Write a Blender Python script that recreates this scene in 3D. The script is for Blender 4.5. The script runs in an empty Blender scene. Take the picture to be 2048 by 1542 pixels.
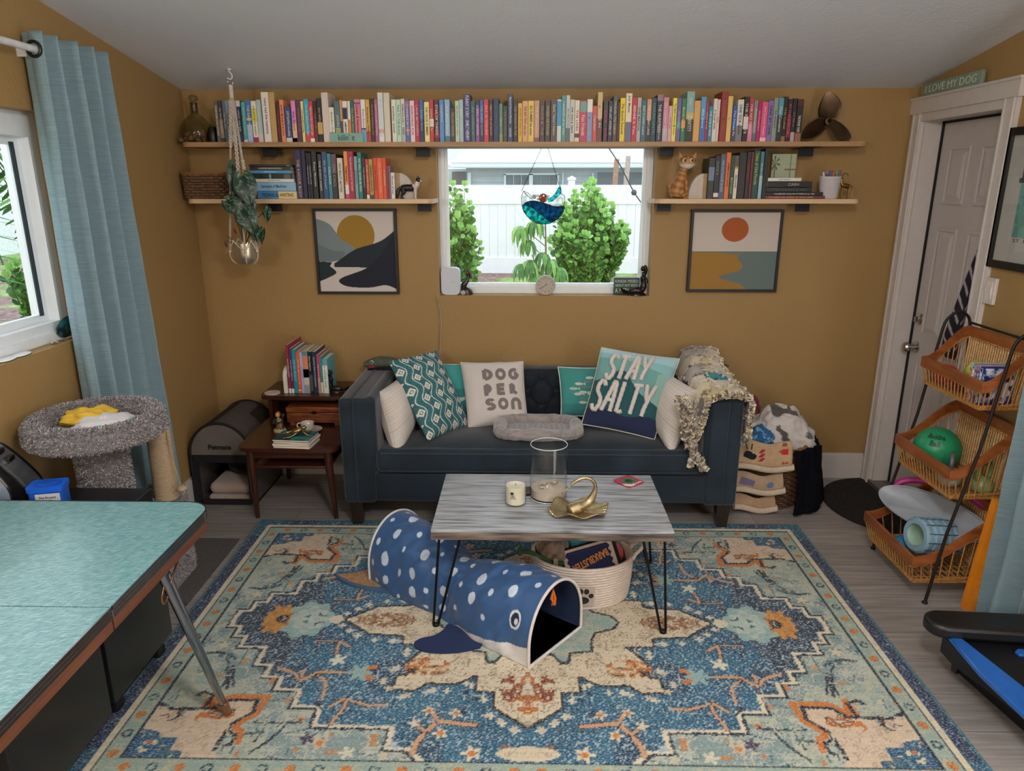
import bpy, bmesh, math, random
import numpy as np
from mathutils import Vector, Matrix, noise
PI = math.pi
random.seed(7)
SC = bpy.context.scene
COL = SC.collection
# ---------------- camera, world, lights, exposure ----------------
F_PX, PITCH, YAW, CAM_H = 1425.0, math.radians(15.8), math.radians(1.1), 1.72
cam_d = bpy.data.cameras.new('camera'); cam = bpy.data.objects.new('camera', cam_d); COL.objects.link(cam)
cam_d.sensor_width = 36.0; cam_d.lens = 36.0 * F_PX / 2048; cam_d.clip_start = 0.05
cam.location = (0, 0, CAM_H); cam.rotation_euler = (PI / 2 - PITCH, 0, YAW)
SC.camera = cam
SC.view_settings.view_transform = 'Standard'; SC.view_settings.look = 'None'
SC.view_settings.gamma = 1.0; SC.view_settings.exposure = 0.44; SC.view_settings.use_curve_mapping = False
w = bpy.data.worlds.new('overcast_sky'); SC.world = w; w.use_nodes = True
nt = w.node_tree; nt.nodes.clear()
wo = nt.nodes.new('ShaderNodeOutputWorld'); bg = nt.nodes.new('ShaderNodeBackground')
geo = nt.nodes.new('ShaderNodeTexCoord'); sep = nt.nodes.new('ShaderNodeSeparateXYZ')
cr = nt.nodes.new('ShaderNodeValToRGB')
cr.color_ramp.elements[0].position = 0.0; cr.color_ramp.elements[0].color = (0.80, 0.92, 1.0, 1)
cr.color_ramp.elements[1].position = 1.0; cr.color_ramp.elements[1].color = (0.85, 0.94, 1.0, 1)
nt.links.new(geo.outputs['Generated'], sep.inputs[0]); nt.links.new(sep.outputs['Z'], cr.inputs[0])
nt.links.new(cr.outputs[0], bg.inputs['Color']); bg.inputs['Strength'].default_value = 1.65
nt.links.new(bg.outputs[0], wo.inputs[0])
def area(name, loc, target, sx, sy, power, col):
 l = bpy.data.lights.new(name, 'AREA'); l.shape = 'RECTANGLE'; l.size = sx; l.size_y = sy
 l.energy = power; l.color = col
 o = bpy.data.objects.new(name, l); COL.objects.link(o); o.location = loc
 o.rotation_euler = (Vector(target) - Vector(loc)).to_track_quat('-Z', 'Y').to_euler()
 return o
# daylight entering at each window, the room's ceiling lamp, and the glazed door behind the camera
for nm, lo, tg, sx, sy in (('sky_portal_back_window', (0.11, 4.3, 1.545), (0.11, 0, 1.545), 1.2, 0.88), ('sky_portal_left_window', (-2.1, 1.72, 1.545), (2, 1.72, 1.545), 2.0, 0.88)):
 p_ = area(nm, lo, tg, sx, sy, 1, (1, 1, 1)); p_.data.cycles.is_portal = True
pl = bpy.data.lights.new('ceiling_lamp_light', 'POINT'); pl.energy = 66; pl.shadow_soft_size = 0.16; pl.color = (1.0, 0.96, 0.91)
plo = bpy.data.objects.new('ceiling_lamp_light', pl); COL.objects.link(plo); plo.location = (0.35, 0.5, 2.35)
pl2 = bpy.data.lights.new('added_rear_fill', 'POINT'); pl2.energy = 52; pl2.shadow_soft_size = 0.2; pl2.color = (1.0, 0.96, 0.9)  # added fill, stands for no known lamp; brightens the ceiling
plo2 = bpy.data.objects.new('added_rear_fill', pl2); COL.objects.link(plo2); plo2.location = (-1.35, -1.0, 1.95)
area('daylight_glass_door', (2.0, 0.35, 1.15), (0.0, 1.3, 1.0), 1.8, 1.9, 42, (0.95, 0.97, 1.0))
# ---------------- geometry of the place ----------------
XL, XR, YB, YF = -1.85, 2.06, 4.07, -1.5
def ceil_z(y): return 2.205 + 0.165 * (YB - y)
_fw = Vector((-math.sin(YAW) * math.cos(PITCH), math.cos(YAW) * math.cos(PITCH), -math.sin(PITCH)))
_rt = Vector((math.cos(YAW), math.sin(YAW), 0)); _up = _rt.cross(_fw); _C = Vector((0, 0, CAM_H))
def sight(u, v): return _rt * ((u - 1024) / F_PX) + _up * ((771 - v) / F_PX) + _fw
def onX(u, v, x): r = sight(u, v); return _C + r * (x / r.x)          # point measured on a wall parallel to YZ
def onY(u, v, y): r = sight(u, v); return _C + r * (y / r.y)          # ... on a plane parallel to the back wall
def onZ(u, v, z=0.0): r = sight(u, v); return _C + r * ((z - CAM_H) / r.z)   # ... on a level surface
# ---------------- materials ----------------
def lin(c):
 if isinstance(c, str):
  c = c.lstrip('#'); c = [int(c[i:i + 2], 16) / 255 for i in (0, 2, 4)]
 return tuple((x / 12.92 if x <= 0.04045 else ((x + 0.055) / 1.055) ** 2.4) for x in c[:3]) + (1.0,)
_mats = {}
def mat(col, rough=0.6, metal=0.0, vary=0.12, scale=25.0, bump=0.0, bscale=200.0, stretch=(1, 1, 1), sheen=0.0, col2=None, coat=0.0, fac=None, spec=0.5):
 key = (col, rough, metal, vary, scale, bump, bscale, stretch, sheen, col2, coat, fac, spec)
 if key in _mats: return _mats[key]
 m = bpy.data.materials.new('material_' + str(len(_mats))); m.use_nodes = True
 n = m.node_tree; b = n.nodes['Principled BSDF']
 b.inputs['Roughness'].default_value = rough; b.inputs['Metallic'].default_value = metal
 b.inputs['Specular IOR Level'].default_value = spec
 b.inputs['Sheen Weight'].default_value = sheen; b.inputs['Coat Weight'].default_value = coat
 if sheen: b.inputs['Sheen Roughness'].default_value = 0.4
 tc = n.nodes.new('ShaderNodeTexCoord'); mp = n.nodes.new('ShaderNodeMapping')
 mp.inputs['Scale'].default_value = stretch
 n.links.new(tc.outputs['Object'], mp.inputs[0])
 c = lin(col)
 if vary > 0 or col2:
  nz = n.nodes.new('ShaderNodeTexNoise'); nz.inputs['Scale'].default_value = scale; nz.inputs['Detail'].default_value = 4
  n.links.new(mp.outputs[0], nz.inputs[0])
  rp = n.nodes.new('ShaderNodeValToRGB')
  if col2:
   lo, hi = (fac or (0.4, 0.6))
   rp.color_ramp.elements[0].position = lo; rp.color_ramp.elements[1].position = hi
   rp.color_ramp.elements[0].color = c; rp.color_ramp.elements[1].color = lin(col2)
  else:
   rp.color_ramp.elements[0].position = 0.3; rp.color_ramp.elements[1].position = 0.7
   rp.color_ramp.elements[0].color = tuple(x * (1 - vary) for x in c[:3]) + (1,)
   rp.color_ramp.elements[1].color = tuple(min(1, x * (1 + vary)) for x in c[:3]) + (1,)
  n.links.new(nz.outputs[0], rp.inputs[0]); n.links.new(rp.outputs[0], b.inputs['Base Color'])
 else:
  b.inputs['Base Color'].default_value = c
 if bump > 0:
  nb = n.nodes.new('ShaderNodeTexNoise'); nb.inputs['Scale'].default_value = bscale; nb.inputs['Detail'].default_value = 3
  n.links.new(mp.outputs[0], nb.inputs[0])
  bp = n.nodes.new('ShaderNodeBump'); bp.inputs['Strength'].default_value = min(1, bump); bp.inputs['Distance'].default_value = 0.004
  n.links.new(nb.outputs[0], bp.inputs['Height']); n.links.new(bp.outputs[0], b.inputs['Normal'])
 _mats[key] = m
 return m
def glass_mat(name, tint=(1, 1, 1), rough=0.0):
 """thin clear glass: mostly see-through with a Fresnel reflection"""
 if name in _mats: return _mats[name]
 m = bpy.data.materials.new(name); m.use_nodes = True; n = m.node_tree; n.nodes.clear()
 o = n.nodes.new('ShaderNodeOutputMaterial'); mx = n.nodes.new('ShaderNodeMixShader')
 t = n.nodes.new('ShaderNodeBsdfTransparent'); g = n.nodes.new('ShaderNodeBsdfGlossy'); lw = n.nodes.new('ShaderNodeLayerWeight'); lw.inputs['Blend'].default_value = 0.5
 pw = n.nodes.new('ShaderNodeMath'); pw.operation = 'POWER'; pw.inputs[1].default_value = 4.5; n.links.new(lw.outputs['Facing'], pw.inputs[0])
 f = n.nodes.new('ShaderNodeMath'); f.operation = 'MULTIPLY_ADD'; f.inputs[1].default_value = 0.8; f.inputs[2].default_value = 0.035; n.links.new(pw.outputs[0], f.inputs[0])
 t.inputs[0].default_value = tuple(tint) + (1,); g.inputs['Roughness'].default_value = rough
 n.links.new(f.outputs[0], mx.inputs[0]); n.links.new(t.outputs[0], mx.inputs[1]); n.links.new(g.outputs[0], mx.inputs[2]); n.links.new(mx.outputs[0], o.inputs[0])
 _mats[name] = m
 return m
def attr_mat(name, rough=0.85, bump=0.0, bscale=300, sheen=0.0, speck=0.0, speckscale=200, speckcol='#d8d0bc', stretch=(1, 1, 1), metal=0.0, translucent=0.0, spec=0.5):
 """woven or printed colour carried by the mesh itself, broken up by a fine thread noise"""
 m = bpy.data.materials.new(name); m.use_nodes = True; n = m.node_tree; b = n.nodes['Principled BSDF']
 b.inputs['Roughness'].default_value = rough; b.inputs['Sheen Weight'].default_value = sheen; b.inputs['Metallic'].default_value = metal
 b.inputs['Specular IOR Level'].default_value = spec
 a = n.nodes.new('ShaderNodeAttribute'); a.attribute_name = 'Col'
 out = a.outputs['Color']
 tc = n.nodes.new('ShaderNodeTexCoord'); mp = n.nodes.new('ShaderNodeMapping'); mp.inputs['Scale'].default_value = stretch
 n.links.new(tc.outputs['Object'], mp.inputs[0])
 if speck > 0:
  nz = n.nodes.new('ShaderNodeTexNoise'); nz.inputs['Scale'].default_value = speckscale; nz.inputs['Detail'].default_value = 2
  n.links.new(mp.outputs[0], nz.inputs[0])
  rp = n.nodes.new('ShaderNodeValToRGB'); rp.color_ramp.elements[0].position = 0.5; rp.color_ramp.elements[1].position = 0.64
  rp.color_ramp.elements[0].color = (0, 0, 0, 1); rp.color_ramp.elements[1].color = (speck, speck, speck, 1)
  n.links.new(nz.outputs[0], rp.inputs[0])
  mx = n.nodes.new('ShaderNodeMixRGB'); mx.inputs[2].default_value = lin(speckcol)
  n.links.new(rp.outputs[0], mx.inputs[0]); n.links.new(out, mx.inputs[1]); out = mx.outputs[0]
 n.links.new(out, b.inputs['Base Color'])
 if bump > 0:
  nb = n.nodes.new('ShaderNodeTexNoise'); nb.inputs['Scale'].default_value = bscale
  n.links.new(mp.outputs[0], nb.inputs[0])
  bp = n.nodes.new('ShaderNodeBump'); bp.inputs['Strength'].default_value = bump; bp.inputs['Distance'].default_value = 0.004
  n.links.new(nb.outputs[0], bp.inputs['Height']); n.links.new(bp.outputs[0], b.inputs['Normal'])
 if translucent > 0:
  o = [x for x in n.nodes if x.type == 'OUTPUT_MATERIAL'][0]
  tr = n.nodes.new('ShaderNodeBsdfTranslucent'); n.links.new(out, tr.inputs[0])
  ms = n.nodes.new('ShaderNodeMixShader'); ms.inputs[0].default_value = translucent
  n.links.new(b.outputs[0], ms.inputs[1]); n.links.new(tr.outputs[0], ms.inputs[2]); n.links.new(ms.outputs[0], o.inputs[0])
 return m
# ---------------- mesh builder ----------------
def R(ax, deg): return Matrix.Rotation(math.radians(deg), 4, ax)
def T(x, y, z): return Matrix.Translation((x, y, z))
def S(x, y, z): return Matrix.Diagonal((x, y, z, 1))
class MB:
 def __init__(s): s.v = []; s.f = []; s.c = []; s.usec = False; s.cur = (1, 1, 1, 1)
 def add(s, vs, fs, M=None):
  o = len(s.v)
  for p in vs:
   p = Vector(p); s.v.append(M @ p if M is not None else p); s.c.append(s.cur)
  s.f += [tuple(i + o for i in q) for q in fs]
  return s
 def col(s, c): s.usec = True; s.cur = lin(c) if isinstance(c, str) else tuple(c); return s
 def box(s, x0, x1, y0, y1, z0, z1, M=None):
  vs = [(x, y, z) for x in (x0, x1) for y in (y0, y1) for z in (z0, z1)]
  return s.add(vs, [(0, 1, 3, 2), (4, 6, 7, 5), (0, 4, 5, 1), (2, 3, 7, 6), (0, 2, 6, 4), (1, 5, 7, 3)], M)
 def rbox(s, x0, x1, y0, y1, z0, z1, r, n=3, M=None, ex=0.0):
  """box with rounded edges (superellipsoid-like shell from a subdivided cube)"""
  N = 2 * n + 2
  hx, hy, hz = (x1 - x0) / 2, (y1 - y0) / 2, (z1 - z0) / 2; cx, cy, cz = (x0 + x1) / 2, (y0 + y1) / 2, (z0 + z1) / 2
  r = min(r, hx, hy, hz)
  def ticks(h):
   t = [-h + r - r * math.cos(k * PI / 2 / n) * 0 for k in range(1)]
   return [-1 + k / n for k in range(n)] + [0.0, 0.0] + [(k + 1) / n for k in range(n)]
  def pt(a):
   c = []; d = []
   for q, h in zip(a, (hx, hy, hz)):
    core = h - r
    c.append((core if q > 0 else -core if q < 0 else None)); d.append(q)
   return c, d
  idx = {}
  vs = []; fs = []
  ts = []
  for k in range(n + 1): ts.append((-1, -math.tan(PI / 4 * (1 - k / n))))
  for k in range(n + 1): ts.append((1, math.tan(PI / 4 * (k / n))))
  L = len(ts)
  hs = (hx, hy, hz); cs = (cx, cy, cz)
  def vert(sgn, t):
   key = (sgn, tuple(round(q, 5) for q in t))
   if key in idx: return idx[key]
   d = Vector(t); d.normalize()
   p = [cs[i] + sgn[i] * (hs[i] - r) + d[i] * r for i in range(3)]
   idx[key] = len(vs); vs.append(p); return idx[key]
  for ax in range(3):
   u, v2 = (ax + 1) % 3, (ax + 2) % 3
   for side in (-1, 1):
    g = []
    for (su, tu) in ts:
     row = []
     for (sv, tv) in ts:
      sg = [0, 0, 0]; tt = [0, 0, 0]
      sg[ax] = side; sg[u] = su; sg[v2] = sv; tt[ax] = side; tt[u] = tu; tt[v2] = tv
      row.append(vert(tuple(sg), tt))
     g.append(row)
    for i in range(L - 1):
     for j in range(L - 1):
      q = (g[i][j], g[i + 1][j], g[i + 1][j + 1], g[i][j + 1])
      if side < 0: q = q[::-1]
      fs.append(q)
  return s.add(vs, fs, M)
 def tube(s, pts, r, n=8, caps=True, closed=False, M=None):
  pts = [Vector(p) for p in pts]; m = len(pts)
  rr = r if isinstance(r, (list, tuple)) else [r] * m
  vs = []; fs = []
  prev = None
  for i, p in enumerate(pts):
   if closed: t = pts[(i + 1) % m] - pts[(i - 1) % m]
   else: t = pts[min(i + 1, m - 1)] - pts[max(i - 1, 0)]
   if t.length < 1e-9: t = Vector((0, 0, 1))
   t.normalize()
   if prev is None:
    a = Vector((0, 0, 1)) if abs(t.z) < 0.9 else Vector((1, 0, 0))
    u = t.cross(a).normalized()
   else:
    u = prev - t * prev.dot(t)
    u = u.normalized() if u.length > 1e-6 else t.orthogonal().normalized()
   prev = u; w2 = t.cross(u)
   for k in range(n):
    a = 2 * PI * k / n
    vs.append(p + (u * math.cos(a) + w2 * math.sin(a)) * rr[i])
  for i in range(m if closed else m - 1):
   for k in range(n):
    a = i * n + k; b = i * n + (k + 1) % n; c = ((i + 1) % m) * n + (k + 1) % n; d = ((i + 1) % m) * n + k
    fs.append((a, b, c, d))
  if caps and not closed:
   fs.append(tuple(range(n))[::-1]); fs.append(tuple((m - 1) * n + k for k in range(n)))
  return s.add(vs, fs, M)
 def lathe(s, prof, n=24, M=None, caps=True, sx=1, sy=1):
  vs = []; fs = []
  for (r, z) in prof:
   for k in range(n):
    a = 2 * PI * k / n; vs.append((r * math.cos(a) * sx, r * math.sin(a) * sy, z))
  for i in range(len(prof) - 1):
   for k in range(n):
    fs.append((i * n + k, i * n + (k + 1) % n, (i + 1) * n + (k + 1) % n, (i + 1) * n + k))
  if caps:
   if prof[0][0] > 1e-6: fs.append(tuple(range(n))[::-1])
   if prof[-1][0] > 1e-6: fs.append(tuple((len(prof) - 1) * n + k for k in range(n)))
  return s.add(vs, fs, M)
 def ball(s, c, r, n=12, m=8, M=None):
  rx, ry, rz = r if isinstance(r, (tuple, list)) else (r, r, r)
  M2 = T(*c) @ S(rx, ry, rz)
  if M is not None: M2 = M @ M2
  return s.lathe([(max(1e-7, math.sin(PI * i / m)), -math.cos(PI * i / m)) for i in range(m + 1)], n, M2, caps=False)
 def prism(s, poly, z0, z1, M=None):
  """polygon in XY extruded along Z"""
  n = len(poly)
  vs = [(x, y, z0) for x, y in poly] + [(x, y, z1) for x, y in poly]
  fs = [tuple(range(n))[::-1], tuple(range(n, 2 * n))] + [(i, (i + 1) % n, n + (i + 1) % n, n + i) for i in range(n)]
  return s.add(vs, fs, M)
 def grid(s, fn, nu, nv, M=None, closeu=False, cfn=None):
  o = len(s.v)
  for i in range(nu):
   for j in range(nv):
    u = i / (nu if closeu else nu - 1); v = j / (nv - 1)
    p = Vector(fn(u, v)); s.v.append(M @ p if M is not None else p)
    if cfn: s.usec = True; c = cfn(u, v); s.c.append(lin(c) if isinstance(c, str) else c)
    else: s.c.append(s.cur)
  for i in range(nu if closeu else nu - 1):
   for j in range(nv - 1):
    a = o + i * nv + j; b = o + ((i + 1) % nu) * nv + j
    s.f.append((a, b, b + 1, a + 1))
  return s
 def mesh(s, name):
  me = bpy.data.meshes.new(name); me.from_pydata([tuple(p) for p in s.v], [], s.f)
  if s.usec:
   a = me.color_attributes.new('Col', 'FLOAT_COLOR', 'POINT')
   a.data.foreach_set('color', np.array(s.c, dtype=np.float32).ravel())
  me.validate(); me.update()
  return me
def arc(cx, cy, r, a0, a1, n): return [(cx + r * math.cos(math.radians(a0 + (a1 - a0) * k / n)), cy + r * math.sin(math.radians(a0 + (a1 - a0) * k / n))) for k in range(n + 1)]
def rrect(x0, x1, y0, y1, r, n=4):
 return arc(x1 - r, y1 - r, r, 0, 90, n) + arc(x0 + r, y1 - r, r, 90, 180, n) + arc(x0 + r, y0 + r, r, 180, 270, n) + arc(x1 - r, y0 + r, r, 270, 360, n)
def smooth(me, ang=40):
 me.shade_smooth() if hasattr(me, 'shade_smooth') else None
 try: me.set_sharp_from_angle(angle=math.radians(ang))
 except Exception: pass
# ---------------- scene objects ----------------
def setp(o, label=None, cat=None, group=None, kind=None):
 if label: o['label'] = label
 if cat: o['category'] = cat
 if group: o['group'] = group
 if kind: o['kind'] = kind
 return o
def thing(name, label, cat, loc=(0, 0, 0), rotz=0.0, group=None, rot=None):
 o = bpy.data.objects.new(name, None); COL.objects.link(o); o.empty_display_size = 0.05
 o.location = loc; o.rotation_euler = rot if rot else (0, 0, rotz)
 return setp(o, label, cat, group)
def world_of(o):
 M = Matrix.Identity(4)
 while o is not None:
  M = Matrix.LocRotScale(o.location, o.rotation_euler, o.scale) @ M; o = o.parent
 return M
def obj(name, mb, m, parent=None, sm=40, world=False, label=None, kind=None, loc=None, rot=None, subsurf=0, weld=False):
 """links the shape as ONE mesh object; world=True means its points are room coordinates"""
 me = mb.mesh(name) if isinstance(mb, MB) else mb
 if weld or subsurf:
  bm = bmesh.new(); bm.from_mesh(me); bmesh.ops.remove_doubles(bm, verts=bm.verts, dist=1e-5)
  bmesh.ops.recalc_face_normals(bm, faces=bm.faces); bm.to_mesh(me); bm.free()
 if world and parent is not None: me.transform(world_of(parent).inverted())
 if m is not None and not me.materials: me.materials.append(m)
 if sm: smooth(me, sm)
 o = bpy.data.objects.new(name, me); COL.objects.link(o)
 if parent is not None: o.parent = parent
 if loc: o.location = loc
 if rot: o.rotation_euler = rot
 if label: o['label'] = label
 if kind: o['kind'] = kind
 if subsurf:
  md = o.modifiers.new('smooth', 'SUBSURF'); md.levels = subsurf; md.render_levels = subsurf
 return o
def recalc(me):
 bm = bmesh.new(); bm.from_mesh(me); bmesh.ops.recalc_face_normals(bm, faces=bm.faces); bm.to_mesh(me); bm.free()
def solo(name, mb, m, label, cat, group=None, origin=None, **k):
 """a thing that is one mesh; origin moves its pivot"""
 me = mb.mesh(name)
 if origin is None:
  c = np.array([tuple(p) for p in mb.v]); origin = (float(c[:, 0].mean()), float(c[:, 1].mean()), float(c[:, 2].min()))
 me.transform(T(-origin[0], -origin[1], -origin[2]))
 o = obj(name, me, m, None, **k); o.location = origin
 return setp(o, label, cat, group)
def struct(name, mb, m, parent=None, **k):
 return obj(name, mb, m, parent, kind=None if parent else 'structure', **k)
_txt = {}
def text_mesh(s, size=0.02, ext=0.0004, bold=0.0, align='CENTER', sp=1.0):
 key = (s, size, ext, bold, align, sp)
 if key in _txt: return _txt[key].copy()
 cu = bpy.data.curves.new('t', 'FONT'); cu.body = s; cu.size = size; cu.extrude = ext; cu.offset = bold; cu.align_x = align; cu.align_y = 'CENTER'
 cu.resolution_u = 3; cu.space_character = sp
 o = bpy.data.objects.new('t', cu); COL.objects.link(o)
 dg = bpy.context.evaluated_depsgraph_get(); me = bpy.data.meshes.new_from_object(o.evaluated_get(dg))
 bpy.data.objects.remove(o); bpy.data.curves.remove(cu); me.materials.clear()
 _txt[key] = me
 return me.copy()
def text(s, M, m, parent, name='lettering', fit=None, size=0.02, world=False, bold=0.0, ext=0.0004, sp=1.0, maxh=None):
 """flat lettering in its own XY plane, placed by M; fit = width to fill"""
 me = text_mesh(s, size, ext, bold, 'CENTER', sp)
 xs = [v.co.x for v in me.vertices]; ys = [v.co.y for v in me.vertices]
 if xs:
  cx, cy = (max(xs) + min(xs)) / 2, (max(ys) + min(ys)) / 2
  me.transform(T(-cx, -cy, 0))
  kx = ky = 1.0
  if fit: kx = fit / max(1e-6, max(xs) - min(xs)); ky = kx
  if maxh: ky = maxh / max(1e-6, max(ys) - min(ys)); kx = kx if fit else ky
  me.transform(S(kx, ky, 1))
 me.transform(M)
 return obj(name, me, m, parent, sm=0, world=world)
def cloth_noise(p, s=6.0): return noise.noise(Vector(p) * s)
# ================= ROOM SHELL =================
def wall_mat(name, col):
 m = bpy.data.materials.new(name); m.use_nodes = True; n = m.node_tree; b = n.nodes['Principled BSDF']
 b.inputs['Roughness'].default_value = 0.55; b.inputs['Specular IOR Level'].default_value = 0.35
 tc = n.nodes.new('ShaderNodeTexCoord')
 nz = n.nodes.new('ShaderNodeTexNoise'); nz.inputs['Scale'].default_value = 1.4; nz.inputs['Detail'].default_value = 3
 n.links.new(tc.outputs['Object'], nz.inputs[0])
 rp = n.nodes.new('ShaderNodeValToRGB'); c = lin(col)
 rp.color_ramp.elements[0].color = tuple(x * 0.94 for x in c[:3]) + (1,); rp.color_ramp.elements[1].color = tuple(min(1, x * 1.06) for x in c[:3]) + (1,)
 n.links.new(nz.outputs[0], rp.inputs[0]); n.links.new(rp.outputs[0], b.inputs['Base Color'])
 nb = n.nodes.new('ShaderNodeTexNoise'); nb.inputs['Scale'].default_value = 70; nb.inputs['Detail'].default_value = 4
 nb2 = n.nodes.new('ShaderNodeTexNoise'); nb2.inputs['Scale'].default_value = 16; nb2.inputs['Detail'].default_value = 2
 ad = n.nodes.new('ShaderNodeMath'); ad.operation = 'ADD'
 n.links.new(tc.outputs['Object'], nb.inputs[0]); n.links.new(tc.outputs['Object'], nb2.inputs[0])
 n.links.new(nb.outputs[0], ad.inputs[0]); n.links.new(nb2.outputs[0], ad.inputs[1])
 bp = n.nodes.new('ShaderNodeBump'); bp.inputs['Strength'].default_value = 0.35; bp.inputs['Distance'].default_value = 0.004
 n.links.new(ad.outputs[0], bp.inputs['Height']); n.links.new(bp.outputs[0], b.inputs['Normal'])
 return m
M_WALL = wall_mat('ochre_wall_paint', '#a08152')
M_CEIL = wall_mat('white_ceiling_texture', '#dfe5ee')
M_TRIM = mat('#c9c2be', 0.35, vary=0.03)
M_VINYL = mat('#e8eef2', 0.3, vary=0.02)
# floor: grey vinyl planks running along the room's width
fm = bpy.data.materials.new('grey_plank_floor'); fm.use_nodes = True; n = fm.node_tree; b = n.nodes['Principled BSDF']
tc = n.nodes.new('ShaderNodeTexCoord'); br = n.nodes.new('ShaderNodeTexBrick')
br.inputs['Scale'].default_value = 1.0; br.inputs['Brick Width'].default_value = 1.22; br.inputs['Row Height'].default_value = 0.178; br.inputs['Mortar Size'].default_value = 0.0016
br.inputs['Color1'].default_value = lin('#a8a19c'); br.inputs['Color2'].default_value = lin('#96908c'); br.inputs['Mortar'].default_value = lin('#6a6461'); br.offset = 0.37
n.links.new(tc.outputs['Object'], br.inputs[0])
mp = n.nodes.new('ShaderNodeMapping'); mp.inputs['Scale'].default_value = (1.2, 22, 1); n.links.new(tc.outputs['Object'], mp.inputs[0])
nz = n.nodes.new('ShaderNodeTexNoise'); nz.inputs['Scale'].default_value = 3; nz.inputs['Detail'].default_value = 6; n.links.new(mp.outputs[0], nz.inputs[0])
rp = n.nodes.new('ShaderNodeValToRGB'); rp.color_ramp.elements[0].position = 0.3; rp.color_ramp.elements[1].position = 0.72
rp.color_ramp.elements[0].color = (0.62, 0.61, 0.6, 1); rp.color_ramp.elements[1].color = (1.08, 1.07, 1.06, 1); n.links.new(nz.outputs[0], rp.inputs[0])
mx = n.nodes.new('ShaderNodeMixRGB'); mx.blend_type = 'MULTIPLY'; mx.inputs[0].default_value = 1; n.links.new(br.outputs[0], mx.inputs[1]); n.links.new(rp.outputs[0], mx.inputs[2])
n.links.new(mx.outputs[0], b.inputs['Base Color']); b.inputs['Roughness'].default_value = 0.42
M_FLOOR = fm
struct('floor', MB().box(XL - 0.15, XR + 0.25, YF, YB + 0.15, -0.05, 0), M_FLOOR, sm=0)
# openings
BWX0, BWX1, WZ0, WZ1 = -0.492, 0.705, 1.104, 1.985     # back window
LWY0, LWY1 = 0.7, onX(98, 420, XL - 0.075).y             # left window (runs out of frame towards the camera)
DY0, DY1, DZ = 3.30, 3.965, 2.05                       # door opening in right wall
def wall_with_hole(axis, pos, th, a0, a1, zf, h0, h1, z0, z1):
 """wall slab along axis ('x' or 'y') with a rectangular hole; top follows ceil_z"""
 mb = MB()
 def slab(p0, p1, zb, zt0, zt1):
  if p1 - p0 < 1e-4: return
  if axis == 'x':
   vs = [(p, y, z) for p in (p0, p1) for y in (pos, pos + th) for z in (zb, zt0 if p == p0 else zt1)]
  else:
   vs = [(x, p, z) for p in (p0, p1) for x in (pos, pos + th) for z in (zb, zt0 if p == p0 else zt1)]
  mb.add(vs, [(0, 1, 3, 2), (4, 6, 7, 5), (0, 4, 5, 1), (2, 3, 7, 6), (0, 2, 6, 4), (1, 5, 7, 3)])
 slab(a0, h0, 0, zf(a0), zf(h0)); slab(h1, a1, 0, zf(h1), zf(a1))
 slab(h0, h1, 0, z0, z0) if z0 > 0 else None
 slab(h0, h1, z1, zf(h0), zf(h1))
 return mb
struct('wall_back', wall_with_hole('x', YB, 0.15, XL - 0.15, XR + 0.25, lambda x: ceil_z(YB) + 0.02, BWX0, BWX1, WZ0, WZ1), M_WALL, sm=0)
struct('wall_left', wall_with_hole('y', XL, -0.16, YF, YB, lambda y: ceil_z(y) + 0.02, LWY0, LWY1, WZ0, WZ1), M_WALL, sm=0)
struct('wall_right', wall_with_hole('y', XR, 0.2, YF, YB, lambda y: ceil_z(y) + 0.02, DY0, DY1, 0.0, DZ), M_WALL, sm=0)
struct('wall_front', MB().box(XL - 0.15, XR + 0.25, YF - 0.12, YF, 0, ceil_z(YF) + 0.05), M_WALL, sm=0)
cm = MB(); cm.add([(x, y, ceil_z(y) + d) for x in (XL - 0.16, XR + 0.25) for y in (YF - 0.12, YB + 0.15) for d in (0, 0.06)],
    [(0, 1, 3, 2), (4, 6, 7, 5), (0, 4, 5, 1), (2, 3, 7, 6), (0, 2, 6, 4), (1, 5, 7, 3)])
struct('ceiling', cm, M_CEIL, sm=0)
# baseboards
struct('baseboard_back', MB().box(XL, XR - 0.02, YB - 0.016, YB, 0, 0.145).box(XL, XR - 0.02, YB - 0.01, YB, 0.145, 0.157), M_TRIM, sm=0)
struct('baseboard_left', MB().box(XL, XL + 0.016, YF, YB - 0.016, 0, 0.145).box(XL, XL + 0.01, YF, YB - 0.016, 0.145, 0.157), M_TRIM, sm=0)
struct('baseboard_right', MB().box(XR - 0.016, XR, YF, DY0 - 0.1, 0, 0.145).box(XR - 0.01, XR, YF, DY0 - 0.1, 0.145, 0.157), M_TRIM, sm=0)
# back window: deep drywall reveal, white vinyl fixed frame
w1 = bpy.data.objects.new('window_1', None); COL.objects.link(w1); w1.location = ((BWX0 + BWX1) / 2, YB + 0.11, WZ0); w1['kind'] = 'structure'
f = MB(); yy0, yy1 = YB + 0.09, YB + 0.148
for (a, b2, c, d) in ((BWX0, BWX0 + 0.032, WZ0, WZ1), (BWX1 - 0.032, BWX1, WZ0, WZ1), (BWX0 + 0.032, BWX1 - 0.032, WZ0, WZ0 + 0.04), (BWX0 + 0.032, BWX1 - 0.032, WZ1 - 0.035, WZ1)):
 f.box(a, b2, yy0, yy1, c, d)
for (a, b2, c, d) in ((BWX0 + 0.032, BWX0 + 0.05, WZ0 + 0.04, WZ1 - 0.035), (BWX1 - 0.05, BWX1 - 0.032, WZ0 + 0.04, WZ1 - 0.035), (BWX0 + 0.05, BWX1 - 0.05, WZ0 + 0.04, WZ0 + 0.056), (BWX0 + 0.05, BWX1 - 0.05, WZ1 - 0.05, WZ1 - 0.035)):
 f.box(a, b2, yy0 + 0.02, yy1 - 0.005, c, d)
struct('window_frame', f, M_VINYL, w1, world=True, sm=0)
gl = glass_mat('window_glass')
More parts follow.
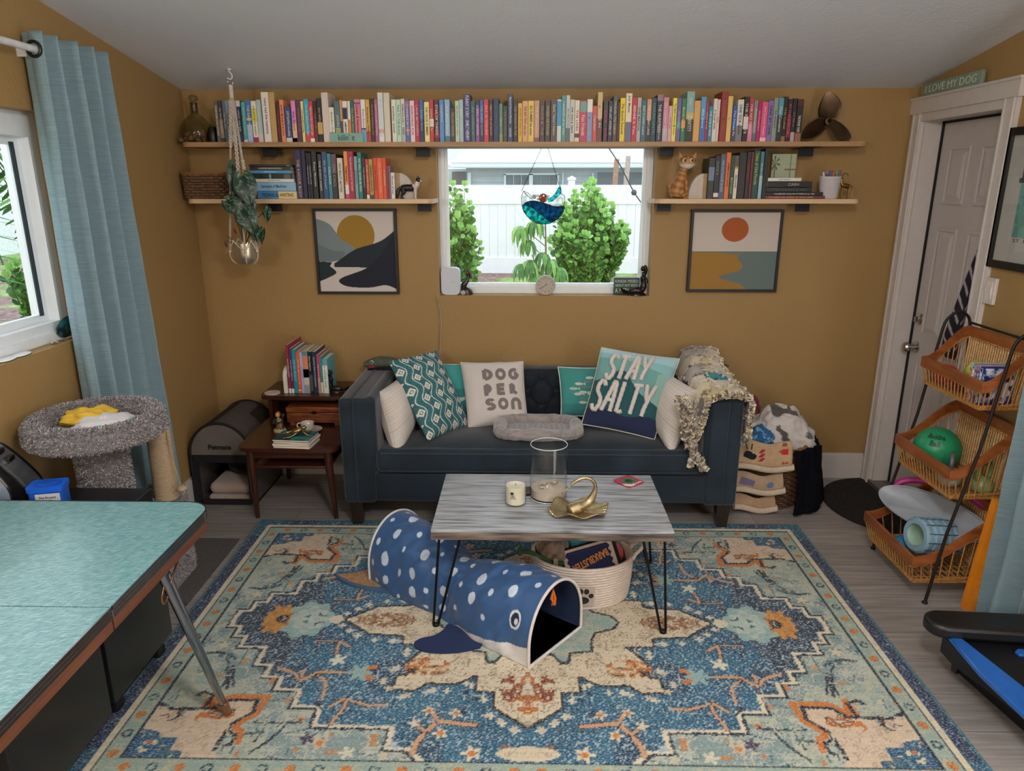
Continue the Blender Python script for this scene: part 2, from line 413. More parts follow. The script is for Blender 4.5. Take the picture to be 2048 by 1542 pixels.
struct('window_pane', MB().box(BWX0 + 0.045, BWX1 - 0.045, YB + 0.128, YB + 0.132, WZ0 + 0.05, WZ1 - 0.045), gl, w1, world=True, sm=0)
# left window: sliding vinyl window
w2 = bpy.data.objects.new('window_2', None); COL.objects.link(w2); w2.location = (XL - 0.1, (LWY0 + LWY1) / 2, WZ0); w2['kind'] = 'structure'
f = MB(); xx0, xx1 = XL - 0.155, XL - 0.075
e = 0.05
f.box(xx0, xx1, LWY1 - e, LWY1, WZ0, WZ1); f.box(xx0, xx1, LWY0, LWY0 + e, WZ0, WZ1)
f.box(xx0, xx1, LWY0 + e, LWY1 - e, WZ0, WZ0 + 0.075); f.box(xx0, xx1, LWY0 + e, LWY1 - e, WZ1 - 0.09, WZ1)
f.box(xx0 + 0.03, xx1 + 0.012, LWY0 + e, LWY1 - e, WZ0 + 0.0, WZ0 + 0.035)
struct('window_frame', f, M_VINYL, w2, world=True, sm=0)
s = MB()
a0, a1 = LWY0 + e, LWY1 - e
for q, (p0, p1) in enumerate(((a0 + 0.0, (a0 + a1) / 2 + 0.03), ((a0 + a1) / 2 - 0.03, a1))):
 xs0 = xx0 + 0.012 + 0.028 * (1 - q)
 s.box(xs0, xs0 + 0.024, p1 - 0.035, p1, WZ0 + 0.075, WZ1 - 0.09); s.box(xs0, xs0 + 0.024, p0, p0 + 0.035, WZ0 + 0.075, WZ1 - 0.09)
 s.box(xs0, xs0 + 0.024, p0 + 0.035, p1 - 0.035, WZ0 + 0.075, WZ0 + 0.105); s.box(xs0, xs0 + 0.024, p0 + 0.035, p1 - 0.035, WZ1 - 0.12, WZ1 - 0.09)
struct('window_sash', s, M_VINYL, w2, world=True, sm=0)
struct('window_pane', MB().box(xx0 + 0.022, xx0 + 0.026, a0 + 0.035, a1 - 0.03, WZ0 + 0.1, WZ1 - 0.11), gl, w2, world=True, sm=0)
struct('window_gasket', MB().box(xx0 + 0.036, xx0 + 0.042, a1 - 0.043, a1 - 0.034, WZ0 + 0.1, WZ1 - 0.11).box(xx0 + 0.036, xx0 + 0.042, a1 - 0.055, a1 - 0.049, WZ0 + 0.1, WZ1 - 0.11), mat('#26323a', 0.6), w2, world=True, sm=0)
# door with six raised panels, set back in a cased opening
d1 = bpy.data.objects.new('door_1', None); COL.objects.link(d1); d1.location = (XR + 0.1, (DY0 + DY1) / 2, 0); d1['kind'] = 'structure'
XD = XR + 0.095
dm = MB().box(XD, XD + 0.04, DY0 + 0.02, DY1 - 0.024, 0.03, DZ - 0.03)
M_DOOR = mat('#b9b3b2', 0.4, vary=0.03)
struct('door_leaf', dm, M_DOOR, d1, world=True, sm=0)
cols_ = ((DY0 + 0.10, (DY0 + DY1) / 2 - 0.045), ((DY0 + DY1) / 2 + 0.045, DY1 - 0.11))
for (z0, z1) in ((1.62, 1.90), (0.93, 1.50), (0.20, 0.80)):
 for (p0, p1) in cols_:
  m_ = MB()
  for (o, h) in ((0.0, 0.007),):
   w_ = 0.014
   m_.box(XD - h, XD, p0, p1, z0, z0 + w_).box(XD - h, XD, p0, p1, z1 - w_, z1).box(XD - h, XD, p0, p0 + w_, z0 + w_, z1 - w_).box(XD - h, XD, p1 - w_, p1, z0 + w_, z1 - w_)
  i = 0.045
  m_.add([(XD, p0 + 0.02, z0 + 0.02), (XD, p1 - 0.02, z0 + 0.02), (XD, p1 - 0.02, z1 - 0.02), (XD, p0 + 0.02, z1 - 0.02),
    (XD - 0.008, p0 + i, z0 + i), (XD - 0.008, p1 - i, z0 + i), (XD - 0.008, p1 - i, z1 - i), (XD - 0.008, p0 + i, z1 - i)],
   [(0, 1, 5, 4), (1, 2, 6, 5), (2, 3, 7, 6), (3, 0, 4, 7), (4, 5, 6, 7)])
  struct('door_panel', m_, M_DOOR, d1, world=True, sm=0)
M_CHROME = mat('#b9b4ae', 0.22, 1.0, vary=0.03)
kp = Vector((XD, DY1 - 0.085, 0.855))
k = MB().lathe([(0.033, 0), (0.033, 0.006), (0.014, 0.012), (0.012, 0.035), (0.024, 0.045), (0.028, 0.06), (0.022, 0.07), (0.001, 0.072)], 20, T(*kp) @ R('Y', -90))
struct('door_knob', k, M_CHROME, d1, world=True)
dp = Vector((XD, DY1 - 0.085, 1.01))
k = MB().lathe([(0.03, 0), (0.03, 0.01), (0.022, 0.016), (0.001, 0.017)], 20, T(*dp) @ R('Y', -90)).box(XD - 0.035, XD - 0.012, DY1 - 0.089, DY1 - 0.081, 0.995, 1.025)
struct('deadbolt', k, M_CHROME, d1, world=True)
struct('door_gap_shade', MB().box(XD - 0.008, XD + 0.03, DY1 - 0.03, DY1 - 0.016, 0.03, DZ - 0.02).box(XD - 0.008, XD + 0.03, DY0, DY1 - 0.016, DZ - 0.032, DZ - 0.022), mat('#0e0d0f', 0.8), d1, world=True, sm=0)  # black strip puts the shade of the door gap into colour
struct('threshold', MB().box(XR - 0.02, XR + 0.18, DY0, DY1, 0, 0.03), mat('#7d746c', 0.4, 0.5), d1, world=True, sm=0)
t = MB()
cx = XR - 0.02
t.box(XR, XR + 0.135, DY1 - 0.016, DY1, 0.03, DZ).box(XR, XR + 0.135, DY0, DY0 + 0.016, 0.03, DZ).box(XR, XR + 0.135, DY0 + 0.016, DY1 - 0.016, DZ - 0.02, DZ)
struct('door_jamb', t, M_TRIM, d1, world=True, sm=0)
def casing(y0, y1):
 m_ = MB(); sgn = 1 if y1 > y0 else -1
 lo, hi = min(y0, y1), max(y0, y1)
 m_.box(XR - 0.02, XR, lo, hi, 0, 2.07)
 for q, (o, w_) in enumerate(((0.006, 0.008), (0.062, 0.012))):
  a = y0 + sgn * o; b_ = a + sgn * w_
  m_.box(XR - 0.026, XR - 0.02, min(a, b_), max(a, b_), 0, 2.07)
 return m_
struct('trim_1', casing(DY1, DY1 + 0.085), M_TRIM, sm=0)
struct('trim_2', casing(DY0, DY0 - 0.085), M_TRIM, sm=0)
hd = MB().box(XR - 0.028, XR, DY0 - 0.10, YB - 0.002, 2.07, 2.145).box(XR - 0.034, XR, DY0 - 0.105, YB - 0.002, 2.139, 2.151).box(XR - 0.018, XR, DY0, DY1, 2.03, 2.07)
struct('trim_3', hd, M_TRIM, sm=0)
# light switch
sw = onX(1985, 582, XR)
ls = thing('light_switch', 'white rocker light switch on the wall right of the door', 'light switch', (XR, sw.y, sw.z))
obj('wall_plate', MB().rbox(-0.016, 0, -0.036, 0.036, -0.058, 0.058, 0.004, 2), mat('#cfc9c2', 0.35), ls)
obj('rocker', MB().add([(-0.016, -0.02, -0.04), (-0.016, 0.02, -0.04), (-0.022, 0.02, 0), (-0.022, -0.02, 0), (-0.018, 0.02, 0.04), (-0.018, -0.02, 0.04), (-0.01, -0.02, -0.04), (-0.01, 0.02, -0.04), (-0.01, -0.02, 0.04), (-0.01, 0.02, 0.04)],
 [(0, 1, 2, 3), (3, 2, 4, 5), (0, 3, 5, 8, 6), (1, 7, 9, 4, 2), (5, 4, 9, 8), (0, 6, 7, 1)]), mat('#d9d3cc', 0.3), ls, sm=0)
# ================= OUTSIDE THE WINDOWS =================
GZ = -0.1
gm = bpy.data.materials.new('mulch_and_grass'); gm.use_nodes = True; n = gm.node_tree; b = n.nodes['Principled BSDF']; b.inputs['Roughness'].default_value = 0.9
tc = n.nodes.new('ShaderNodeTexCoord'); nz = n.nodes.new('ShaderNodeTexNoise'); nz.inputs['Scale'].default_value = 14; nz.inputs['Detail'].default_value = 6
n.links.new(tc.outputs['Object'], nz.inputs[0])
rp = n.nodes.new('ShaderNodeValToRGB'); rp.color_ramp.elements[0].position = 0.35; rp.color_ramp.elements[1].position = 0.65
rp.color_ramp.elements[0].color = lin('#5d4440'); rp.color_ramp.elements[1].color = lin('#a08680'); n.links.new(nz.outputs[0], rp.inputs[0])
rg = n.nodes.new('ShaderNodeValToRGB'); rg.color_ramp.elements[0].position = 0.3; rg.color_ramp.elements[1].position = 0.7
rg.color_ramp.elements[0].color = lin('#5f8a3a'); rg.color_ramp.elements[1].color = lin('#a8b878'); n.links.new(nz.outputs[0], rg.inputs[0])
big = n.nodes.new('ShaderNodeTexNoise'); big.inputs['Scale'].default_value = 0.55; big.inputs['Detail'].default_value = 3; n.links.new(tc.outputs['Object'], big.inputs[0])
sp = n.nodes.new('ShaderNodeValToRGB'); sp.color_ramp.elements[0].position = 0.46; sp.color_ramp.elements[1].position = 0.54; n.links.new(big.outputs[0], sp.inputs[0])
mx = n.nodes.new('ShaderNodeMixRGB'); n.links.new(sp.outputs[0], mx.inputs[0]); n.links.new(rp.outputs[0], mx.inputs[1]); n.links.new(rg.outputs[0], mx.inputs[2]); n.links.new(mx.outputs[0], b.inputs['Base Color'])
struct('ground', MB().box(-30, 20, YB + 0.16, 40, GZ - 0.05, GZ).box(-30, XL - 0.17, -8, YB + 0.16, GZ - 0.05, GZ), gm, sm=0)
M_FENCE = mat('#f4f4f6', 0.45, vary=0.03, scale=3)
FY = 15.2
def fence(name, label, x0, x1, y, ztop, rail=True, posts=()):
 r = thing(name, label, 'fence', ((x0 + x1) / 2, y, GZ))
 p = MB(); x = x0; k = 0
 while x < x1:
  p.box(x, min(x + 0.172, x1), y - 0.012 + 0.004 * (k % 2), y + 0.02, GZ + 0.2, ztop - 0.12); x += 0.178; k += 1
 obj('board_panel', p, M_FENCE, r, world=True, sm=0)
 obj('rail', MB().box(x0, x1, y - 0.035, y + 0.03, ztop - 0.38, ztop), M_FENCE, r, world=True, sm=0)
 obj('rail', MB().box(x0, x1, y - 0.035, y + 0.03, GZ, GZ + 0.32), M_FENCE, r, world=True, sm=0)
 for px in posts:
  q = MB().box(px - 0.065, px + 0.065, y - 0.07, y + 0.06, GZ, ztop + 0.1)
  po = obj('post', q, M_FENCE, r, world=True, sm=0)
  c = MB(); c.box(px - 0.085, px + 0.085, y - 0.09, y + 0.08, ztop + 0.1, ztop + 0.14)
  c.add([(px - 0.07, y - 0.075, ztop + 0.14), (px + 0.07, y - 0.075, ztop + 0.14), (px + 0.07, y + 0.065, ztop + 0.14), (px - 0.07, y + 0.065, ztop + 0.14), (px, y, ztop + 0.18)], [(0, 1, 4), (1, 2, 4), (2, 3, 4), (3, 0, 4)])
  obj('post_cap', c, M_FENCE, po, world=True, sm=0)
 return r
fence('vinyl_fence', 'white vinyl privacy fence across the yard behind the bushes', -4.5, 5.5, FY, 1.70, posts=(onY(1143, 372, FY).x, -3.2))
# neighbour's house
HY = 20.0
hs = thing('house', 'pale grey neighbouring house with white roof edge behind the white fence', 'house', (1.5, HY, GZ))
M_SIDING = mat('#b4bfca', 0.7, vary=0.05, scale=4); M_HTRIM = mat('#dfe6ee', 0.6, vary=0.03)
sd = MB()
ez = onY(1050, 335, HY).z
x0, x1 = onY(932, 350, HY).x, 9.0
k = 0; z = GZ
while z < ez:
 sd.add([(x0, HY - 0.02, z), (x1, HY - 0.02, z), (x1, HY, z + 0.17), (x0, HY, z + 0.17)], [(0, 1, 2, 3)]); z += 0.17
sd.box(x0, x1, HY, HY + 5, GZ, ez)
sd.box(-8, x0, HY + 1.6, HY + 6, GZ, ez)
obj('wall', sd, M_SIDING, hs, world=True, sm=0)
def rect(px0, px1, py0, py1, y, d0, d1, mb):
 a = onY(px0, py1, y); c = onY(px1, py0, y); mb.box(a.x, c.x, y - d1, y - d0, a.z, c.z); return mb
fr = MB()
for q in ((1008, 1012, 348, 375), (1058, 1066, 348, 375), (1114, 1118, 348, 375), (1008, 1118, 346, 350), (936, 942, 345, 375), (1124, 1127, 346, 375), (1183, 1187, 346, 375)): rect(*q, HY, 0.02, 0.08, fr)
obj('window_frame', fr, M_HTRIM, hs, world=True, sm=0)
dk = mat('#6d7a84', 0.25, vary=0.25, scale=3)
for q in ((1012, 1058, 350, 385), (1066, 1114, 350, 385)):
 wnd = obj('window', rect(*q, HY, 0.021, 0.04, MB()), dk, hs, world=True, sm=0)
 mm = MB(); w_ = (q[1] - q[0]) / 3
 for i in (1, 2): rect(q[0] + i * w_ - 0.4, q[0] + i * w_ + 0.4, 350, 385, HY, 0.04, 0.06, mm)
 rect(q[0], q[1], 371, 372, HY, 0.04, 0.06, mm)
 obj('muntin', mm, M_HTRIM, wnd, world=True, sm=0)
obj('window', rect(1194, 1300, 345, 385, HY, 0.021, 0.05, MB()), mat('#727b85', 0.5, vary=0.1), hs, world=True, sm=0)
obj('window', rect(905, 932, 343, 385, HY, 0.021, 0.05, MB()), mat('#535c66', 0.5, vary=0.1), hs, world=True, sm=0)
fc = MB(); a = onY(903, 333, HY - 0.6)
fc.box(a.x, 10, HY - 0.62, HY - 0.55, onY(1050, 334, HY - 0.6).z, onY(1050, 324.5, HY - 0.6).z)
fc.box(-8, a.x, HY + 1.0, HY + 1.1, onY(1050, 336, HY + 1).z, onY(1050, 329, HY + 1).z)
fc.box(a.x, 10, HY - 0.6, HY, onY(1050, 334, HY - 0.6).z - 0.02, onY(1050, 334, HY - 0.6).z)
obj('fascia', fc, M_HTRIM, hs, world=True, sm=0)
zf_ = onY(1050, 325, HY - 0.6).z; yr = HY + 2.2; zr = onY(1050, 299, yr).z
rf = MB().add([(a.x, HY - 0.65, zf_), (10, HY - 0.65, zf_), (10, yr, zr), (onY(925, 299, yr).x, yr, zr)], [(0, 1, 2, 3)])
obj('porch_roof', rf, mat('#e3e8f2', 0.6, vary=0.06, scale=9, stretch=(0.3, 3, 1)), hs, world=True, sm=0)
rf2 = MB().add([(-9, HY + 0.9, onY(1050, 331, HY + 0.9).z), (10, yr - 0.02, zr), (10, HY + 8, zr + 2.2), (-9, HY + 8, zr + 2.2), (-9, yr, zr)], [(0, 1, 2, 3)])
obj('main_roof', MB().add([(-9, yr - 0.5, zr - 0.35), (10, yr - 0.5, zr - 0.35), (10, HY + 9, zr + 2.6), (-9, HY + 9, zr + 2.6)], [(0, 1, 2, 3)]), mat('#b9c0cf', 0.9, vary=0.18, scale=30, stretch=(0.4, 3, 3)), hs, world=True, sm=0)
M_WOODW = mat('#b39f94', 0.9, vary=0.15)
for i, (xb, xt, yt, lb) in enumerate(((1229, 1234, 318, 'brown weathered board leaning behind the fence, left of the other board'), (1250, 1257, 312, 'greyish weathered board leaning behind the fence, nearest the window edge'))):
 A, B = onY(xb, 380, 16.5), onY(xt, yt, 16.5)
 A = Vector((A.x - 0.08, 16.4, GZ)); m_ = MB(); wv = Vector((0.055, 0, 0)); dv = Vector((0, 0.04, 0))
 m_.add([A - wv, A + wv, A + wv + dv, A - wv + dv, B - wv, B + wv, B + wv + dv, B - wv + dv], [(0, 3, 2, 1), (4, 5, 6, 7), (0, 1, 5, 4), (1, 2, 6, 5), (2, 3, 7, 6), (3, 0, 4, 7)])
 solo('wooden_board', m_, mat('#a3806c', 0.9, vary=0.15) if i == 0 else M_WOODW, lb, 'board', sm=0)
# overhead cable with a ball joint
pts = [onY(u, v, 9.0) for u, v in ((1100, 100), (1215, 292), (1240, 330), (1268, 385), (1282, 405))]
pts.append(Vector((pts[-1].x + 1.1, 9.0, -0.1)))
cb = thing('yard_cable', 'dark overhead cable with a round joint crossing the window upper right', 'cable', pts[3])
obj('wire', MB().tube(pts, 0.008, 6), mat('#3a4148', 0.6), cb, world=True)
obj('joint', MB().ball(pts[3], 0.035, 10, 8), mat('#48525c', 0.6), cb, world=True)
def leaf(mb, p, d, up, L, W, curl=0.15):
 d = d.normalized(); s_ = d.cross(up)
 s_ = s_.normalized() if s_.length > 1e-4 else d.orthogonal().normalized()
 nn = s_.cross(d)
 q = [p, p + d * L * 0.35 + s_ * W * 0.5 + nn * curl * W * 0.4, p + d * L * 0.78 + s_ * W * 0.46 + nn * curl * W * 0.4, p + d * L, p + d * L * 0.78 - s_ * W * 0.46 + nn * curl * W * 0.4, p + d * L * 0.35 - s_ * W * 0.5 + nn * curl * W * 0.4, p + d * L * 0.4, p + d * L * 0.75]
 mb.add(q, [(0, 1, 6), (1, 2, 7, 6), (2, 3, 7), (3, 4, 7), (4, 5, 6, 7), (5, 0, 6)])
M_LEAF = attr_mat('leaf_green', 0.45, translucent=0.25)
M_STEM = mat('#7a6a55', 0.9)
LG = ['#6fa84a', '#5a9440', '#8cc262', '#47803a', '#a5d67a', '#3f7034']
def bush(name, label, base, H, Wd, nst, leafL, rng, top=None, dens=18, cat='bush'):
 r = thing(name, label, cat, base); st = MB(); fo = MB()
 for i in range(nst):
  a = rng.uniform(0, 2 * PI); rr = Wd * 0.5 * math.sqrt(rng.random())
  h = H * (1 - 0.45 * (rr / (Wd * 0.5)) ** 2) * rng.uniform(0.75, 1.0)
  p0 = Vector((rr * 0.3 * math.cos(a), rr * 0.3 * math.sin(a), 0)); p2 = Vector((rr * math.cos(a), rr * math.sin(a), h))
  p1 = Vector((rr * 0.85 * math.cos(a), rr * 0.85 * math.sin(a), h * 0.4))
  pts = [(p0 * (1 - t) ** 2 + p1 * 2 * t * (1 - t) + p2 * t * t) for t in [k / 6 for k in range(7)]]
  st.tube(pts, [0.012, 0.011, 0.01, 0.008, 0.007, 0.005, 0.003], 5)
  for k in range(dens):
   t = 0.08 + 0.92 * k / dens
   q = p0 * (1 - t) ** 2 + p1 * 2 * t * (1 - t) + p2 * t * t
   for sd_ in range(3):
    b_ = rng.uniform(0, 2 * PI)
    d = Vector((math.cos(b_), math.sin(b_), rng.uniform(0.1, 1.1)))
    fo.col(rng.choice(LG))
    leaf(fo, q + d * 0.015, d, Vector((rng.uniform(-.6, .6), rng.uniform(-1, 0), rng.uniform(0, 1))), leafL * rng.uniform(0.7, 1.15), leafL * 0.72)
  fo.col('#a3d476')
  for k in range(3): b_ = k * 2.1; leaf(fo, p2, Vector((math.cos(b_) * 0.4, math.sin(b_) * 0.4, 1)), Vector((0, -1, .1)), leafL, leafL * 0.6)
 obj('stems', st, M_STEM, r); obj('foliage', fo, M_LEAF, r, sm=0)
 return r
rng = random.Random(3)
def at_ground(u, y): p = onY(u, 500, y); return (p.x, y, GZ)
bush('clusia_bush', 'dense green rounded-leaf bush right of the drooping sapling, in front of the fence', at_ground(1176, 12.5), 1.86, 1.35, 80, 0.1, rng, dens=26)
bush('clusia_bush', 'green rounded-leaf bush at the left edge of the back window view', at_ground(900, 10.5), 2.05, .92, 50, 0.095, rng, dens=26)
# drooping young tree (long leaves in whorls)
tr = thing('sapling', 'young tree with long drooping leaves behind the clock, centre of the window', 'tree', at_ground(1090, 9.0))
st = MB(); fo = MB(); base = Vector(at_ground(1090, 9.0))
topz = onY(1086, 440, 9.0).z - GZ
st.tube([(0, 0, 0), (0.02, 0, topz * 0.5), (0.0, 0, topz)], [0.02, 0.016, 0.01], 6)
st.tube([(0.02, 0, topz * 0.35), (-0.12, -0.05, topz * 0.62), (-0.16, -0.05, topz * 0.7)], [0.012, 0.01, 0.006], 6)
for (px, py, nl, L) in ((1070, 440, 12, .34), (1040, 452, 11, .34), (1056, 480, 11, .32), (1085, 505, 10, .3), (1060, 520, 12, .34), (1100, 520, 12, .34), (1042, 528, 8, .32), (1120, 535, 10, .34), (1075, 545, 12, .34), (1112, 548, 10, .3)):
 c = onY(px, py, 9.0) - base
 st.tube([(0.01, 0, max(0.2, c.z - 0.25)), c], [0.006, 0.004], 5)
 nl = int(nl * 1.35)
 for i in range(nl):
  a = 2 * PI * i / nl + rng.uniform(-.2, .2)
  L2 = L * rng.uniform(0.55, .85); w_ = 0.05
  h = Vector((math.cos(a), math.sin(a), 0)); sd_ = Vector((-h.y, h.x, 0))
  pr_ = [(0, 0.01), (0.12, 0.0), (0.3, -0.1), (0.42, -0.32), (0.46, -0.62), (0.45, -0.9)]
  fo.col(rng.choice(['#8fbf62', '#6fa552', '#5a9448', '#a3cf74', '#4f8545']))
  vs = []
  for k, (o_, z_) in enumerate(pr_):
   ww = w_ * (0.15, 0.6, 1.0, 1.0, 0.7, 0.05)[k] * 0.5
   for s_ in (-1, 0, 1): vs.append(c + h * o_ * L2 + Vector((0, 0, z_ * L2 - abs(s_) * 0.008)) + sd_ * s_ * ww)
  fs = []
  for k in range(5):
   for s_ in (0, 1): fs.append((k * 3 + s_, k * 3 + s_ + 1, k * 3 + s_ + 4, k * 3 + s_ + 3))
  fo.add(vs, fs)
obj('stems', st, M_STEM, tr); obj('foliage', fo, M_LEAF, tr, sm=0)
# left window view: a palm, a shrub and the corner of a white outbuilding across the lawn
def palm(label, base, H, n_, L, sd):
 rg_ = random.Random(sd); r = thing('palm', label, 'palm', base)
 obj('trunk', MB().tube([(0, 0, 0), (0.05, 0.02, H * .5), (0, 0, H)], [0.09, 0.08, 0.07], 10), mat('#7d7062', 0.95, bump=0.5), r)
 fo = MB()
 for i in range(n_):
  a = 2 * PI * i / n_ + rg_.uniform(-.1, .1); el = rg_.uniform(-0.1, 1.1); h = Vector((math.cos(a), math.sin(a), 0)); sd_ = Vector((-h.y, h.x, 0))
  fo.col(rg_.choice(['#3f7a3c', '#55934c', '#76ad62', '#2f6436']))
  pts = [Vector((0, 0, H)) + h * L * t + Vector((0, 0, L * (el * t - 1.25 * t * t))) for t in [k / 9 for k in range(10)]]
  fo.tube(pts, 0.008, 4)
  for k in range(1, 19):
   t = k / 19; j = min(8, int(t * 9)); p = pts[j].lerp(pts[j + 1], t * 9 - j)
   for s_ in (-1, 1):
    d = sd_ * s_ + h * 0.55 + Vector((0, 0, -0.35))
    leaf(fo, p, d, Vector((0, 0, 1)), L * 0.42 * (1 - 0.45 * t), 0.055)
 obj('fronds', fo, M_LEAF, r, sm=0)
palm('palm with feathery fronds filling the upper left window view', (-5.6, onX(12, 350, -5.6).y - 1.1, GZ), 2.6, 34, 1.7, 5)
def bush2(name, label, base, H, Wd, nst, leafL): bush(name, label, base, H, Wd, nst, leafL, rng, dens=12)
q = onX(40, 500, -6.6); bush2('shrub', 'small bright green shrub on the lawn outside the left window', (-6.4, q.y, GZ), 1.2, 0.7, 16, 0.12)
bl = MB().box(-14, -13.8, 6, 30, GZ, 3.2)
solo('outbuilding_wall', bl, mat('#eef4f6', 0.6), 'white wall seen across the lawn through the left window', 'wall', sm=0)
solo('porch_post', MB().box(-3.08, -3.0, onX(54, 440, -3.0).y, onX(54, 440, -3.0).y + 0.14, GZ, 2.6), M_FENCE, 'white painted post just outside the left window', 'post', sm=0)
# ================= SHELVES ON THE BACK WALL =================
SF = 3.83
M_SHELFD = mat('#a8835f', 0.5, vary=0.15, scale=6, stretch=(0.6, 8, 8)); M_SHELFL = mat('#cfb08c', 0.5, vary=0.1, scale=6, stretch=(0.6, 8, 8))
M_BLACKM = mat('#141416', 0.5, 0.3)
def shelf(label, u0, u1, v, m, brk, th=0.023, rL=0.05, rR=0.05):
 a, b_ = onY(u0, v, SF), onY(u1, v, SF); x0, x1 = a.x, b_.x
 x0 = max(x0, XL + 0.005)
 r = thing('wall_shelf', label, 'shelf', ((x0 + x1) / 2, SF, a.z - th))
 z1 = onY((u0 + u1) / 2, v, SF).z; z0 = z1 - th
 poly = [(x1, YB)] + [(x0, YB)] + arc(x0 + rL, SF + rL, rL, 180, 270, 6) + arc(x1 - rR, SF + rR, rR, 270, 360, 6)
 obj('board', MB().prism(poly, z0, z1), m, r, world=True, sm=30)
 for u in brk:
  x = onY(u, v + 14, YB - 0.1).x
  mb = MB().box(x - 0.038, x + 0.038, SF + 0.03, YB, z0 - 0.003, z0).box(x - 0.038, x + 0.038, YB - 0.1, YB - 0.095, z0 - 0.045, z0 - 0.003)
  obj('bracket', mb, M_BLACKM, r, world=True, sm=0)
 return x0, x1, z1
S1 = shelf('long brown wooden shelf under the ceiling carrying the long row of paperbacks', 358, 1743, 283.5, M_SHELFD, (539, 846, 1333, 1613))
S2 = shelf('short light wooden shelf left of the window', 370, 865, 398, M_SHELFL, (550, 849))
S3 = shelf('short light wooden shelf right of the window', 1312, 1725, 398, M_SHELFL, (1328, 1605))
# ---------------- books ----------------
M_PAGE = mat('#d9cfb8', 0.9, vary=0.08, scale=300, stretch=(1, 1, 0.05))
def gain(c, k=1.04):
 c = c.lstrip('#'); v = [min(250, int(int(c[i:i + 2], 16) * k + 6)) for i in (0, 2, 4)]
 return '#%02x%02x%02x' % tuple(v)
def spine_mat(c): return mat(gain(c), 0.42, vary=0.0)
BOOKN = 0
def book(w, h, d, c, M, title=None, tc='#e8e2d4', bands=(), label=None, group=None, hard=False, pagetop=True, lying=False, loc=None, rot=None, size=None):
 """local frame: spine faces -Y at y=0, stands on z=0; bands = (z0,z1,colour) fractions of the height"""
 global BOOKN; BOOKN += 1
 r = thing('book', label, 'book', loc, 0, group, rot)
 t = 0.0022 if hard else 0.0012; o = 0.003 if hard else 0.0006
 mb = MB()
 cv = [(-w / 2, d), (-w / 2, 0.0015), (-w / 2 + 0.0015, 0), (w / 2 - 0.0015, 0), (w / 2, 0.0015), (w / 2, d), (w / 2 - t, d), (w / 2 - t, t + 0.001), (-w / 2 + t, t + 0.001), (-w / 2 + t, d)]
 n_ = len(cv)
 vs = [(x, y, 0) for x, y in cv] + [(x, y, h) for x, y in cv]
 quads = [(0, 1, 8, 9), (1, 2, 3, 4, 7, 8), (4, 5, 6, 7)]
 fs = [tuple(i + n_ for i in q) for q in quads] + [q[::-1] for q in quads] + [(i, (i + 1) % n_, (i + 1) % n_ + n_, i + n_) for i in range(n_)]
 mb.add(vs, fs)
 me = mb.mesh('cover'); recalc(me)
 obj('cover', me, spine_mat(c), r, sm=0)
 obj('pages', MB().box(-w / 2 + t, w / 2 - t, t + 0.0012, d - o, 0.001 + o, h - 0.001 - o), M_PAGE, r, sm=0)
 for (z0, z1, bc) in bands:
  obj('spine_panel', MB().box(-w / 2 + 0.0006, w / 2 - 0.0006, -0.0004, 0.001, z0 * h, z1 * h), spine_mat(bc), r, sm=0)
 if title:
  for (s_, zc, ln) in (title if isinstance(title, (list, tuple)) else [(title, 0.52, 0.72)]):
   Mx = Matrix(((0, 1, 0, 0), (0, 0, -1, -0.0006), (-1, 0, 0, zc * h), (0, 0, 0, 1)))
   me_ = text_mesh(s_, 0.01, 0.0, 0.0002)
   if not len(me_.vertices): continue
   xs = [v.co.x for v in me_.vertices]; ys = [v.co.y for v in me_.vertices]
   me_.transform(T(-(max(xs) + min(xs)) / 2, -(max(ys) + min(ys)) / 2, 0))
   kx = ln * h / (max(xs) - min(xs)); ky = min(kx * 1.6, w * 0.46 / (max(ys) - min(ys)))
   kx = min(kx, ky * 1.6)
   me_.transform(S(kx, ky, 1)); me_.transform(Mx)
   obj('title', me_, mat(gain(tc, .86), 0.6, vary=0.0), r, sm=0)
 return r
